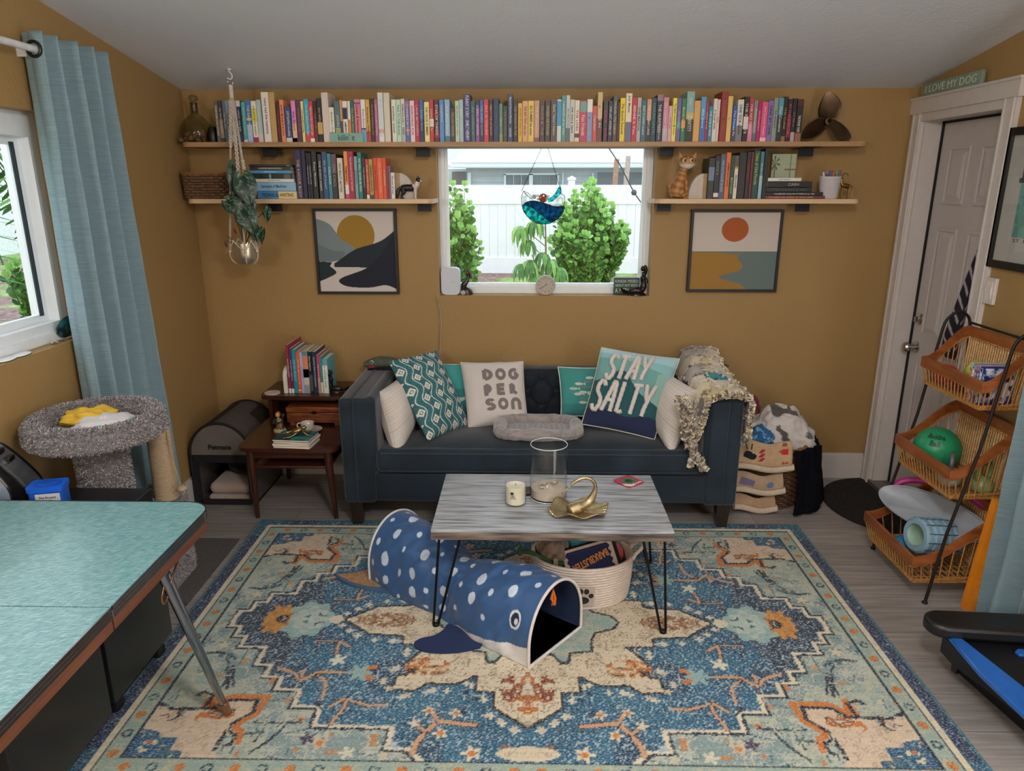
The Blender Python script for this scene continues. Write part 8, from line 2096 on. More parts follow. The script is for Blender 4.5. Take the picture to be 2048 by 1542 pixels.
o_ = obj('cloth', MB().grid(dark, 110, 24), mat('#0e1018', 1.0, vary=.2, scale=20, spec=.1), dbk, sm=80); md = o_.modifiers.new('thickness', 'SOLIDIFY'); md.thickness = .006
fg2 = MB()
for k in range(46):
 u = (k + .5) / 46; p_ = Vector(dark(u, .97)); fg2.tube([p_, p_ + Vector((.004 * math.sin(k), .004 * math.cos(k), -.02))], [.0035, .001], 4)
obj('fringe', fg2, mat('#14161f', .95), dbk, sm=0, kind='stuff')
# ================= WALL ART, SILL AND SHELF ORNAMENTS =================
M_FRAME = mat('#171419', .5, vary=.05)
M_PRINT = attr_mat('painted_print', .7)
def picture(label, u0, v0, u1, v1, cf):
 a = onY(u0, v0, YB); c = onY(u1, v1, YB); x0, x1, z0, z1 = a.x, c.x, c.z, a.z; w_ = .014
 r = thing('framed_picture', label, 'picture', ((x0 + x1) / 2, YB, z0), 0, 'abstract landscape prints under the shelves')
 obj('frame', MB().box(x0, x1, YB - .03, YB, z0, z0 + w_).box(x0, x1, YB - .03, YB, z1 - w_, z1).box(x0, x0 + w_, YB - .03, YB, z0 + w_, z1 - w_).box(x1 - w_, x1, YB - .03, YB, z0 + w_, z1 - w_), M_FRAME, r, world=True, sm=0)
 obj('canvas', MB().grid(lambda u, v: (x0 + w_ + (x1 - x0 - 2 * w_) * u, YB - .018, z1 - w_ - (z1 - z0 - 2 * w_) * v), 220, 220, cfn=cf), M_PRINT, r, world=True, sm=0)
def inp(u, v, L):
 r = False
 for k in range(len(L)):
  (x0, y0), (x1, y1) = L[k], L[(k + 1) % len(L)]
  if (v >= y0) != (v >= y1) and u < (x1 - x0) * (v - y0) / (y1 - y0) + x0: r = not r
 return r
def crv(L): return [(q.x, q.y) for q in cr([(a, b_, 0) for a, b_ in L], 6)]
G1 = crv([(0, .09), (.17, .16), (.3, .33), (.48, .47), (.3, .58), (.2, .62), (0, .62)]); G2 = crv([(0, .40), (.18, .48), (.34, .50), (.3, .58), (.2, .62), (0, .62)])
D1 = crv([(.2, .64), (.24, .62), (.48, .47), (.72, .40), (.86, .34), (1.02, .22)]) + [(1.02, .7), (.2, .69)]
D0 = [(0, .62), (.17, .63)] + crv([(.14, .68), (.22, .76), (.1, .83), (0, .87)])
N1 = crv([(1.02, .24), (.86, .47), (.72, .62), (.58, .72), (.30, .82), (.25, .88), (.37, .94), (.65, .95), (.86, .92), (1.02, .98)])
def art1(u, v):
 c = '#cfc5be'
 if math.hypot(u - .5, v - .29) < .243: c = '#a07a26'
 if inp(u, v, G1): c = '#7b878b'
 if inp(u, v, G2): c = '#69777b'
 if inp(u, v, D1): c = '#182430'
 if inp(u, v, D0): c = '#16282f'
 return '#0e1628' if inp(u, v, N1) else c
picture('black framed print of ochre sun, grey hills and navy mountains, left of the window', 627, 417, 800, 587, art1)
SND = [(0, .51), (.3, .515)] + crv([(.56, .54), (.55, .6), (.61, .68), (.58, .75), (.45, .79), (.34, .84), (.5, .9), (.6, .93), (.68, 1)]) + [(0, 1)]
def art2(u, v):
 if math.hypot(u - .49, v - .22) < .156: return '#a85420'
 return '#c7bdb4' if v < .5 else '#9c742f' if inp(u, v, SND) else '#647472'
picture('black framed print of orange sun above ochre beach and grey sea, right of the window', 1382, 419, 1549, 583, art2)
# ---------------- window sill ----------------
sy = YB + .035
def sillp(u, dy=0): return onY(u, 586, sy + dy).x
x = sillp(902); rt_ = thing('wifi_router', 'white rounded upright router on the left of the window sill', 'router', (x, sy + .01, WZ0))
obj('shell', MB().prism([(a, b_) for a, b_ in rrect(-.054, .054, .0, .155, .028, 6)], -.026, .026, R('X', 90)), mat('#c9cfd8', .35, vary=.02), rt_, sm=40)
text('eero', T(.012, -.0265, .075) @ R('X', 90), mat('#9aa0a8', .5, vary=0), rt_, fit=.02)
cbp = [onY(u, v, YB - .006) for u, v in ((872, 588), (873, 600), (879, 640), (877, 690), (875, 722), (876, 760))]
cw = thing('power_cord', 'thin beige cord running from the router down the wall behind the sofa', 'cord', cbp[-1])
obj('wire', MB().tube(cr([Vector((x - .03, sy, WZ0 + .004)), Vector((cbp[0].x, YB + .0, WZ0 + .004))] + cbp[1:], 5), .0026, 6), mat('#a88a66', .6), cw, world=True)
obj('wire', MB().tube(cr([Vector((x - .025, sy, WZ0 + .004)), Vector((cbp[0].x + .008, YB - .002, WZ0 + .004))] + [q + Vector((.010, 0, 0)) for q in cbp[1:]], 5), .0022, 6), mat('#c0a888', .6), cw, world=True)
M_DRIFT = mat('#2a1a16', .35, vary=.3, scale=25, coat=.3)
dv = thing('bird_carving', 'dark wooden upright bird-like carving on a rock beside the router', 'carving', (sillp(933), sy - .005, WZ0))
obj('rock_base', MB().grid(lambda u, v: ((.036 + .004 * math.sin(u * 19)) * math.cos(2 * PI * u) * math.sin(PI * .5 * v), .024 * math.sin(2 * PI * u) * math.sin(PI * .5 * v), .045 * math.cos(PI * .5 * v) ** .8), 30, 10, closeu=True), M_DRIFT, dv, sm=60)
obj('carved_body', MB().tube(cr([(-.018, 0, .03), (-.012, 0, .06), (.004, 0, .078), (.012, 0, .10), (.008, 0, .125), (.012, 0, .145)], 4), np.interp(np.linspace(0, 1, 21), [0, .2, .4, .6, .8, 1], [.014, .018, .013, .008, .011, .004]).tolist(), 10), M_DRIFT, dv, sm=80)
obj('beak', MB().tube(cr([(.010, 0, .14), (.024, 0, .118), (.026, 0, .088)], 4), [.007, .008, .008, .008, .007, .006, .004, .003, .001], 8), mat('#4a2f26', .4), dv, sm=80)
obj('pale_stone', MB().ball((-.018, -.018, .014), (.016, .012, .015), 12, 8), mat('#b8aea8', .5), dv)
# round thermometer / clock
ck = thing('desk_clock', 'round off white speckled clock with black numerals in the middle of the sill', 'clock', (onY(1091, 588, sy).x, sy, WZ0 + .0))
rc2 = .0565
obj('case', MB().lathe([(.0005, -.014), (rc2 - .006, -.014), (rc2, -.006), (rc2, .008), (rc2 - .004, .012), (rc2 - .007, .008), (.0005, .008)], 48, T(0, 0, rc2) @ R('X', 90)), mat('#c9c2b8', .5), ck, sm=40)
obj('dial', MB().lathe([(.0005, 0), (rc2 - .007, 0)], 48, T(0, -.0084, rc2) @ R('X', 90), caps=False), mat('#c2b8aa', .6, scale=350, col2='#6f665c', fac=(.52, .62)), ck, sm=0)
for i in range(12):
 a = math.radians(90 - 30 * (i or 12)); s_ = ['12', '1', '2', '3', '4', '5', '6', '7', '8', '9', '10', '11'][i]
 text(s_, T((rc2 - .017) * math.cos(a), -.0092, rc2 + (rc2 - .017) * math.sin(a)) @ R('X', 90), mat('#1a1816', .6, vary=0), ck, name='numeral', fit=.006 if len(s_) > 1 else None, maxh=.0085)
for a, L, w_ in ((215, .034, .0012), (45, .012, .0016)):
 obj('clock_hand', MB().box(0, L, -.0098, -.0093, -w_, w_, T(0, 0, rc2) @ R('Y', -a)), mat('#141214', .5, vary=0), ck, sm=0)
# mermaid sign and bronze mermaid
sx_ = sillp(1252, .015); sn = thing('box_sign', "dark green small sign reading KINDA' PISSED ABOUT NOT BEING A MERMAID", 'sign', (onY(1253, 570, sy + .02).x, sy + .02, WZ0 + .002))
ww, hh3 = .146, .094
obj('board', MB().rbox(-ww / 2, ww / 2, -.008, .012, .0, hh3, .002, 2), mat('#3f524b', .7), sn)
for i, (s_, z_, mh) in enumerate((("KINDA' PISSED", .076, .017), ('ABOUT NOT BEING', .052, .014), ('A MERMAID', .022, .026))):
 text(s_, T(0, -.0086, z_) @ R('X', 90), mat('#c4d4c8', .7, vary=0), sn, fit=ww * .9, maxh=mh)
mermaid('mermaid_statuette', 'dark bronze seated mermaid statuette at the right end of the sill', (onY(1272, 588, sy - .02).x - .004, sy - .018, WZ0), .82, 0)
# ---------------- stained glass suncatcher ----------------
yc = 3.99; ctr = onY(1086, 406, yc); rs_ = .118
sc_t = thing('stained_glass', 'round stained glass suncatcher of a teal whale tail and waves hanging in the window', 'suncatcher', (ctr.x, yc, ctr.z - rs_))
def gmat(nm, c, rough=.05):
 if nm in _mats: return _mats[nm]
 m = bpy.data.materials.new(nm); m.use_nodes = True; n = m.node_tree; n.nodes.clear()
 o = n.nodes.new('ShaderNodeOutputMaterial'); t = n.nodes.new('ShaderNodeBsdfTransparent'); g = n.nodes.new('ShaderNodeBsdfPrincipled'); mx = n.nodes.new('ShaderNodeMixShader')
 tc = n.nodes.new('ShaderNodeTexCoord'); nz = n.nodes.new('ShaderNodeTexNoise'); nz.inputs['Scale'].default_value = 45; rp = n.nodes.new('ShaderNodeValToRGB')
 rp.color_ramp.elements[0].color = tuple(x * (.85 if c[1] == 'f' else .45) for x in lin(c)[:3]) + (1,); rp.color_ramp.elements[1].color = tuple(min(1, x * 1.5) for x in lin(c)[:3]) + (1,); rp.color_ramp.elements[0].position = .38; rp.color_ramp.elements[1].position = .62
 n.links.new(tc.outputs['Object'], nz.inputs[0]); n.links.new(nz.outputs[0], rp.inputs[0]); n.links.new(rp.outputs[0], t.inputs[0]); n.links.new(rp.outputs[0], g.inputs['Base Color']); g.inputs['Roughness'].default_value = .1
 mx.inputs[0].default_value = .08 if c[1] == 'f' else .22; n.links.new(t.outputs[0], mx.inputs[1]); n.links.new(g.outputs[0], mx.inputs[2]); n.links.new(mx.outputs[0], o.inputs[0]); _mats[nm] = m
 return m
def P3(L): return [(onY(u, v, yc).x, onY(u, v, yc).z) for u, v in L]
sc0 = lambda L: P3([(860 + a / 4.4522, 280 + b_ / 4.4522) for a, b_ in L])
wave_top = [(820, 585), (850, 556), (890, 543), (940, 542), (1000, 555), (1050, 572), (1090, 588), (1140, 592), (1192, 586)]
wave_mid = [(822, 590), (860, 586), (910, 602), (950, 635), (990, 665), (1020, 690), (1050, 715), (1065, 728)]
rim_b = [(1192, 586), (1190, 630), (1170, 670), (1135, 705), (1100, 725), (1065, 745)]
rim_l = [(1065, 745), (1010, 750), (950, 742), (900, 715), (860, 675), (830, 630), (820, 585)]
clr_l = [(832, 455), (815, 500), (814, 545), (820, 585), (850, 556), (890, 543), (940, 542), (910, 525), (880, 495)]
clr_r = [(1200, 500), (1202, 545), (1192, 586), (1140, 592), (1090, 588), (1050, 572), (1050, 552), (1090, 545), (1130, 510), (1168, 472)]
tail = [(1160, 405), (1168, 440), (1168, 472), (1130, 510), (1090, 545), (1052, 552), (1050, 525), (1090, 505), (1120, 470), (1140, 430)]
for nm, poly, c in (('wave_glass', wave_top + rim_b + wave_mid[::-1], '#0f6f9a'), ('shallow_glass', wave_mid + [(1065, 745)] + rim_l[1:], '#2fc0c0'), ('clear_glass', clr_l, '#f4f8f8'), ('clear_glass', clr_r, '#f4f8f8'), ('tail_glass', tail, '#3fd0dc')):
 q = sc0(poly); me_ = MB().prism(q, yc - .0015, yc + .0015, Matrix(((1, 0, 0, 0), (0, 0, 1, 0), (0, 1, 0, 0), (0, 0, 0, 1)))).mesh(nm); recalc(me_)
 obj(nm, me_, gmat('stained_' + c, c), sc_t, world=True, sm=0)
ld = MB()
def lead(L, r=.0016, closed=False): ld.tube([Vector((x_, yc, z_)) for x_, z_ in sc0(L)], r, 6, closed=closed)
lead(wave_top); lead(wave_mid); lead(rim_b); lead(rim_l); lead(clr_l[:4]); lead([(1200, 500), (1202, 545), (1192, 586)]); lead([(1168, 472), (1200, 500)]); lead(tail, closed=True); lead([(832, 455), (870, 470), (900, 500), (910, 525)]); lead([(832, 455), (860, 490), (905, 523)]); lead([(845, 470), (870, 500)])
lead([(1025, 690), (1062, 695)]); lead([(1040, 678), (1045, 715)]); lead([(1030, 705), (1060, 682)])
obj('leading', ld, mat('#20191a', .5, .6), sc_t, world=True)
for (cx_, cy_2, r_, c) in ((1008, 517, 38, '#7a3f30'), (928, 505, 19, '#8fb0b0'), (960, 495, 12, '#c8d4d0'), (962, 527, 11, '#c0b8b0'), (1052, 503, 13, '#c8d8d8')):
 (x_, z_), = sc0([(cx_, cy_2)]); rr_ = r_ / 4.4522 / F_PX * 4.02
 obj('glass_gem', MB().ball((x_, yc - .002, z_), (rr_, .004, rr_), 18, 10), mat(c, .1, vary=.1, coat=.5), sc_t, world=True)
zt_ = S1[2] - .024
for (u0, v0, u1) in ((1043, 382, 1083), (1119, 372, 1096)):
 a = onY(u0, v0, yc); b_ = Vector((onY(u1, 290, yc).x, yc, zt_)); ch = MB(); L_ = (b_ - a).length; nn = int(L_ / .0075)
 for k in range(nn):
  p_ = a.lerp(b_, (k + .5) / nn); d = (b_ - a).normalized(); s2 = Vector((0, 1, 0)) if k % 2 else d.cross(Vector((0, 1, 0))).normalized()
  ch.tube([p_ + d * .005 * math.cos(t) + s2 * .0022 * math.sin(t) for t in [2 * PI * j / 8 for j in range(8)]], .0008, 4, closed=True)
 obj('chain', ch, mat('#2f2a2a', .4, .8), sc_t, world=True, sm=0)
# ---------------- shelf ornaments ----------------
z1, z2, z3 = S1[2], S2[2], S3[2]
# KILLIN' IT sign
yk = SF + .006
k0, k1, kt = onY(661, 284, yk).x, onY(727, 284, yk).x, onY(690, 266, yk).z
ks = thing('desk_sign', "small mint sign with killin' it in script, standing before the books", 'sign', ((k0 + k1) / 2, yk - .002, z1))
obj('block', MB().box(-(k1 - k0) / 2, (k1 - k0) / 2, -.003, .004, 0, kt - z1), mat('#86b0a6', .6, vary=.04), ks, sm=0)
text("killin' it", T(0, -.0034, (kt - z1) / 2) @ R('X', 90) @ Matrix.Shear('XZ', 4, (0, 0)) , mat('#232a2a', .6, vary=0), ks, fit=(k1 - k0) * .5, maxh=.03)
# glass decanter with coral
gx = onY(394, 283, 3.92).x
dc = thing('glass_decanter', 'round smoky glass decanter with dried coral inside, left end of top shelf', 'decanter', (gx, 3.93, z1))
obj('glass_body', MB().lathe([(.0005, .0), (.06, .0), (.078, .02), (.083, .05), (.075, .09), (.045, .125), (.021, .145), (.019, .19), (.022, .198), (.019, .198), (.016, .19), (.018, .145)], 44), glass_mat('smoky_glass', (.72, .72, .66), .02), dc, sm=80)
obj('stopper', MB().lathe([(.0005, .19), (.015, .19), (.016, .205), (.024, .215), (.022, .232), (.0005, .24)], 28), glass_mat('smoky_glass', (.72, .72, .66), .02), dc, sm=80)
cm_ = MB(); rgx = random.Random(2)
for k in range(34): cm_.ball((rgx.uniform(-.055, .045), rgx.uniform(-.03, .03), .012 + rgx.random() ** 2 * .05), rgx.uniform(.005, .015), 8, 6)
obj('coral_pieces', cm_, mat('#8a6a4a', .9, vary=.35, scale=60, bump=1), dc, kind='stuff')
shell_spiral('seashell', 'brown spiral shell in front of the glass decanter on the top shelf', (gx - .062, 3.875, z1 + .012), .016, '#6a4a30', (1.2, 0, .6))
ds = MB().rbox(-.02, .02, -.03, .03, 0, .075, .01, 3)
o = solo('dark_jar', MB().lathe([(.0005, 0), (.026, 0), (.03, .02), (.027, .06), (.018, .08), (.0005, .085)], 24), mat('#1c1618', .4), 'small dark jar between the glass decanter and the first book', 'jar', origin=(0, 0, 0)); o.location = (onY(423, 283, 3.9).x, 3.93, z1)
# propeller
pz = onY(1655, 243, 3.95); pr3 = thing('ship_propeller', 'old bronze three-blade boat propeller standing on the right end of the top shelf', 'propeller', (pz.x, 3.95, z1))
M_PROP = mat('#5a4636', .4, .75, vary=.35, scale=14)
hubz = pz.z - z1
obj('hub', MB().lathe([(.010, -.022), (.021, -.022), (.023, 0), (.019, .022), (.010, .024), (.009, .0), (.010, -.022)], 28, T(0, 0, hubz) @ R('X', 90), caps=False), M_PROP, pr3, sm=40)
for (tu, tv) in ((1657, 182), (1602, 275), (1702, 276)):
 t_ = onY(tu, tv, 3.95); L3 = math.hypot(t_.x - pz.x, t_.z - pz.z); a = math.atan2(t_.z - pz.z, t_.x - pz.x)
 L3 = min(L3, (hubz - .004) / max(.01, -math.sin(a)) if math.sin(a) < 0 else 9)
 def blade(u, v, L3=L3, a=a):
  s_ = .015 + (L3 - .015) * u; wd = .052 * math.sin(PI * min(1, .12 + .88 * u) ** .85) ** .7 + .006 * (1 - u); lat = (2 * v - 1) * wd - .01 * math.sin(PI * u)
  tw = math.radians(48 - 26 * u); yy = lat * math.sin(tw); ll = lat * math.cos(tw)
  return (s_ * math.cos(a) - ll * math.sin(a), yy, hubz + s_ * math.sin(a) + ll * math.cos(a))
 ob_ = obj('blade', MB().grid(blade, 26, 14), M_PROP, pr3, sm=80); md = ob_.modifiers.new('thickness', 'SOLIDIFY'); md.thickness = .004; md.offset = 0
# wicker basket on lower left shelf
wbx0, wbx1 = onY(362, 396, 3.88).x, onY(458, 396, 3.88).x
wb2 = thing('wicker_basket', 'brown wicker basket on the left end of the lower left shelf', 'basket', ((wbx0 + wbx1) / 2 + .006, 3.945, z2))
mw = MB(); rx, ry, hb = (wbx1 - wbx0) / 2 - .004, .088, .125
for i in range(9):
 z = .008 + hb * i / 9
 def pt_(j, n_=96, i=i): 
  t = 2 * PI * j / n_; e = .5; k = (.92 + .08 * i / 14); o_ = .0045 * (1 if ((j // 4) + i) % 2 else -1)
  return ((rx * k + o_) * math.copysign(abs(math.cos(t)) ** e, math.cos(t)), (ry * k + o_) * math.copysign(abs(math.sin(t)) ** e, math.sin(t)), z)
 mw.tube([pt_(j) for j in range(96)], .0062, 6, closed=True)
obj('woven_wall', mw, mat('#6f5038', .7, vary=.35, scale=90), wb2, sm=0)
obj('rim', MB().tube([(rx * 1.01 * math.copysign(abs(math.cos(t)) ** .5, math.cos(t)), ry * 1.01 * math.copysign(abs(math.sin(t)) ** .5, math.sin(t)), hb + .004) for t in [2 * PI * j / 96 for j in range(96)]], .0065, 6, closed=True), mat('#8a5a36', .7, vary=.3, scale=90), wb2)
for_ = MB()
for j in range(0, 96, 3): for_.tube([(rx * k * math.copysign(abs(math.cos(2 * PI * j / 96)) ** .5, math.cos(2 * PI * j / 96)), ry * k * math.copysign(abs(math.sin(2 * PI * j / 96)) ** .5, math.sin(2 * PI * j / 96)), z) for k, z in ((.935, .006), (1.015, hb))], .0035, 5)
obj('stakes', for_, mat('#5a3c26', .7, vary=.3), wb2, sm=0)
obj('lining', MB().box(-rx * .85, rx * .85, -ry * .85, ry * .85, .002, .02), mat('#3a2418', .9), wb2, sm=0)
# bookends
def qbookend(label, u_edge, side, z, uo, vt):
 x = onY(u_edge, 396, 3.88).x; r_ = abs(onY(uo, 396, 3.88).x - x); h_ = onY(u_edge, vt, 3.88).z - z
 t = thing('bookend', label, 'bookend', (x, 3.90, z)); s_ = 1 if side > 0 else -1
 poly = [(0, 0), (s_ * .012, 0), (s_ * .012, h_), (0, h_)]
 obj('upright_edge', MB().box(min(0, s_ * .02), max(0, s_ * .02), -.028, .028, 0, h_), mat('#a88a66', .7), t, sm=0)
 q = [(s_ * .02, 0)] + [(s_ * (.02 + (r_ - .02) * math.cos(PI / 2 * k / 12)), h_ * math.sin(PI / 2 * k / 12)) for k in range(13)]
 me_ = MB().prism(q, -.022, .022, R('X', 90)).mesh('quarter_disc'); recalc(me_); obj('quarter_disc', me_, mat('#c2b8ac', .7, vary=.08), t, sm=30)
qbookend('quarter-round stone bookend behind the dog figurine, left of the window', 793, 1, z2, 830, 346)
qbookend('quarter-round stone bookend behind the cat figurine, right of the window', 1412, -1, z3, 1376, 347)
# border collie figurine
def dog():
 r = thing('dog_figurine', 'small black and white standing collie figurine on the lower left shelf', 'figurine', (onY(822, 396, 3.855).x, 3.857, z2))
 B_, W2 = '#1c171b', '#c9bfb8'; b = MB()
 def tb(pts, rr, c, n=10): b.col(c); b.tube(cr(pts, 4), np.interp(np.linspace(0, 1, (len(pts) - 1) * 4 + 1), np.linspace(0, 1, len(rr)), rr).tolist(), n)
 tb([(-.048, 0, .054), (-.025, 0, .056), (.0, 0, .056), (.018, 0, .058)], [.015, .018, .0175, .018], B_, 12)
 tb([(.016, 0, .058), (.03, 0, .07), (.038, 0, .088)], [.018, .015, .010], W2, 12)
 b.col(B_); b.ball((.042, 0, .096), (.014, .012, .0125), 14, 10); b.col(W2); b.ball((.050, 0, .092), (.0105, .008, .0075), 12, 8); b.col('#0c0a0c'); b.ball((.060, 0, .093), .0026, 8, 6)
 for s_ in (-1, 1):
  b.col(B_); b.add([(.036, .004 * s_, .104), (.044, .010 * s_, .104), (.038, .010 * s_, .118), (.034, .009 * s_, .104)], [(0, 1, 2), (1, 3, 2), (3, 0, 2), (0, 3, 1)])
  b.col('#e0dcd4'); b.ball((.0525, .0065 * s_, .099), .0016, 6, 5)
  tb([(.022, .010 * s_, .050), (.024, .010 * s_, .028), (.023, .010 * s_, .004), (.029, .010 * s_, .0025)], [.008, .0055, .0045, .004], W2)
  tb([(-.040, .010 * s_, .050), (-.036, .011 * s_, .032), (-.048, .011 * s_, .018), (-.046, .011 * s_, .004), (-.039, .011 * s_, .0025)], [.012, .009, .005, .0045, .004], B_)
 tb([(-.050, 0, .056), (-.064, 0, .046), (-.070, 0, .028), (-.074, 0, .012), (-.068, 0, .006)], [.008, .009, .010, .008, .003], B_)
 tb([(.012, -.014, .072), (.024, -.012, .062), (.028, -.010, .045)], [.006, .009, .004], W2); tb([(.012, .014, .072), (.024, .012, .062), (.028, .010, .045)], [.006, .009, .004], W2)
 obj('body', b, attr_mat('glazed_dog', .35), r, sm=80)
dog()
def catf():
 a = onY(1346, 396, 3.86); r = thing('cat_figurine', 'big-eyed orange tabby cat figurine sitting on the lower right shelf', 'figurine', (onY(1363, 396, 3.86).x, 3.862, z3), 0)
 b = MB(); TB = ['#a8703c', '#8a5426', '#b98048']
 def tb(pts, rr, n=14, c=None):
  P_ = cr(pts, 6); R3 = np.interp(np.linspace(0, 1, len(P_)), np.linspace(0, 1, len(rr)), rr).tolist()
  s0 = len(b.v); b.tube(P_, R3, n)
  for i in range(s0, len(b.v)):
   k = (i - s0) // n; b.c[i] = lin(c if c else ('#8f5a2a' if (k // 2) % 2 else '#b27a44'))
 b.usec = True
 tb([(-.03, 0, .012), (-.024, 0, .05), (-.008, 0, .10), (.0, 0, .135), (.006, 0, .155)], [.032, .037, .028, .021, .018], 18)
 tb([(-.02, .018, .035), (.0, .024, .03), (.012, .022, .008), (.03, .02, .006)], [.022, .018, .010, .007]); tb([(-.02, -.018, .035), (.0, -.024, .03), (.012, -.022, .008), (.03, -.02, .006)], [.022, .018, .010, .007])
 for s_ in (-1, 1): tb([(.008, .008 * s_, .115), (.018, .010 * s_, .07), (.022, .010 * s_, .03), (.024, .010 * s_, .008), (.034, .011 * s_, .005)], [.012, .0095, .008, .0075, .007], 12, None if True else '#fff')
 b.col('#d8ccbe'); b.ball((.036, .011, .006), (.010, .008, .006), 10, 8).ball((.036, -.011, .006), (.010, .008, .006), 10, 8)
 tb([(-.05, 0, .01), (-.064, 0, .05), (-.058, 0, .08), (-.064, 0, .095), (-.074, 0, .094)], [.006, .0055, .005, .0045, .003])
 s0 = len(b.v); b.ball((.018, -.004, .182), (.042, .034, .034), 26, 18)
 for i in range(s0, len(b.v)): q = b.v[i]; b.c[i] = lin('#d8ccc0' if (q.z < .172 and q.y < -.01) else ('#8f5a2a' if math.sin(q.x * 260) > .5 and q.z > .185 else '#b27a44'))
 for s_ in (-1, 1):
  cx_ = .018 + .030 * s_; b.col('#a8703c'); b.add([(cx_ - .013, -.006, .202), (cx_ + .013, -.006, .202), (cx_ + .014 * s_, -.002, .234), (cx_, .008, .202)], [(0, 1, 2), (1, 3, 2), (3, 0, 2), (0, 3, 1)])
 obj('body', b, attr_mat('painted_cat', .45), r, sm=80)
 for s_ in (-1, 1):
  ey = obj('eye', MB().ball((.016 + .0185 * s_, -.033, .190), (.0115, .008, .012), 16, 12), mat('#d8c89a', .15, vary=0, coat=1), r)
  obj('pupil', MB().ball((.017 + .0185 * s_, -.0405, .190), (.006, .0025, .0075), 12, 8), mat('#140e0c', .1, vary=0), ey)
 obj('nose', MB().ball((.016, -.0375, .177), (.004, .003, .003), 8, 6), mat('#c07f70', .4), r)
 wh = MB()
 for s_ in (-1, 1):
  for k in (-1, 0, 1): wh.tube([(.016 + .008 * s_, -.037, .171 + .002 * k), (.016 + .042 * s_, -.042, .171 + .008 * k)], .0005, 4)
 obj('whiskers', wh, mat('#d8d0c8', .5, vary=0), r, sm=0)
catf()
# small canvas art resting on the flat stack
ca = thing('small_canvas', 'small pale green beach postcard print standing behind the flat book stack', 'picture', (onY(1562, 350, 3.98).x, 3.985, z3))
ax0, ax1, az1, az0 = onY(1541, 350, 3.985).x, onY(1589, 350, 3.985).x, onY(1560, 308, 3.985).z, onY(1560, 362, 3.985).z
def postc(u, v):
 if abs(u - .78) < .012: return '#5a6a60'
 if .55 < u and abs(v - .47) < .03: return '#a85a50'
 if .6 < u and abs(v - .30) < .02 and abs(math.sin(u * 30)) > .3: return '#a8a090'
 dx, dy = u - .12, v - .28; an = math.atan2(dy, dx); rr_ = math.hypot(dx, dy)
 if rr_ < .22 and math.sin(an * 7) > .35: return '#5a5a40'
 if abs(u - .10 - .05 * v) < .02 and .28 < v < .8: return '#6a5a48'
 return '#a9b59a' if v < .8 else '#b5a88c'
obj('print_face', MB().grid(lambda u, v: (ax0 + (ax1 - ax0) * u, 3.979, az1 + (z3 + .002 - az1) * v), 70, 90, cfn=lambda u, v: postc(u, v * 1.35) if v < .74 else '#b5a88c'), M_PRINT, ca, world=True, sm=0)
obj('canvas_block', MB().box(ax0, ax1, 3.98, 3.995, z3 + .001, az1), mat('#b8b4a0', .8), ca, world=True, sm=0)
# pen cup and pens
pcx = onY(1656, 396, 3.885); cup = thing('pen_cup', 'white ribbed cup full of pens on the lower right shelf', 'cup', (pcx.x, 3.885, z3))
cp_ = [(.0005, .002), (.044, .0)]
for k in range(30): cp_ += [(.045 + .010 * (k / 30) + .0014 * math.sin(k * PI), .002 + .107 * k / 30), (.047 + .010 * (k / 30), .002 + .107 * (k + .5) / 30)]
cp_ += [(.057, .112), (.053, .112), (.043, .01), (.0005, .008)]
obj('cup_wall', MB().lathe(cp_, 40, S(1, .85, 1)), mat('#c6bfc2', .5, vary=.04), cup, sm=30)
pens = [('#c9c4c8', 'white'), ('#2f4fa8', 'royal blue'), ('#3a4f9a', 'dark blue'), ('#8f9ab8', 'grey blue'), ('#4a3f8a', 'purple'), ('#c84a40', 'coral red'), ('#b8503f', 'brick red'), ('#2f4a3a', 'dark green'), ('#1f7a5a', 'emerald'), ('#3f9a98', 'teal'), ('#14141a', 'black')]
for i, (c, nm) in enumerate(pens):
 a = i / (len(pens) - 1); xx = -.042 + .084 * a; yy = .012 * (1 if i % 2 else -1); tx = (xx * .55, yy * .5)
 zt2 = .135 + .008 * math.sin(i * 2.1)
 t = thing('pen', f'{nm} pen standing in the white ribbed cup', 'pen', (pcx.x + tx[0], 3.885 + tx[1], z3 + .011), 0, 'pens in the ribbed cup')
 d = Vector((xx * 1.02 - tx[0], yy - tx[1], zt2 - .011)); 
 obj('barrel', MB().tube([(0, 0, 0), d * .75], .0042, 8), mat('#c8c8cc', .3, vary=0), t); obj('cap', MB().tube([d * .72, d * .98, d], [.0055, .0055, .003], 8), mat(c, .3, vary=0), t)
gz = thing('antelope_figurine', 'small gold antelope figurine at the right end of the lower right shelf', 'figurine', (onY(1688, 396, 3.87).x, 3.872, z3))
MG = mat('#8a6c3a', .3, .9, vary=.2); b = MB()
def tbs(pts, rr, n=8): b.tube(cr(pts, 4), np.interp(np.linspace(0, 1, (len(pts) - 1) * 4 + 1), np.linspace(0, 1, len(rr)), rr).tolist(), n)
tbs([(.02, 0, .062), (.0, 0, .066), (-.016, 0, .068)], [.012, .0125, .012], 12); tbs([(-.014, 0, .07), (-.022, 0, .085), (-.022, 0, .10)], [.009, .006, .005]); b.ball((-.027, 0, .104), (.010, .005, .0055), 10, 8)
for s_ in (-1, 1):
 for xx in (-.014, .02): tbs([(xx, .007 * s_, .058), (xx - .002, .007 * s_, .03), (xx, .007 * s_, .0), ], [.005, .0028, .0028])
 tbs([(-.022, .003 * s_, .108), (-.014, .007 * s_, .125), (.002, .008 * s_, .128), (.008, .008 * s_, .115)], [.002, .0018, .0015, .001])
tbs([(.03, 0, .066), (.038, 0, .056), (.036, 0, .04)], [.003, .002, .001])
obj('body', b, MG, gz, sm=80)
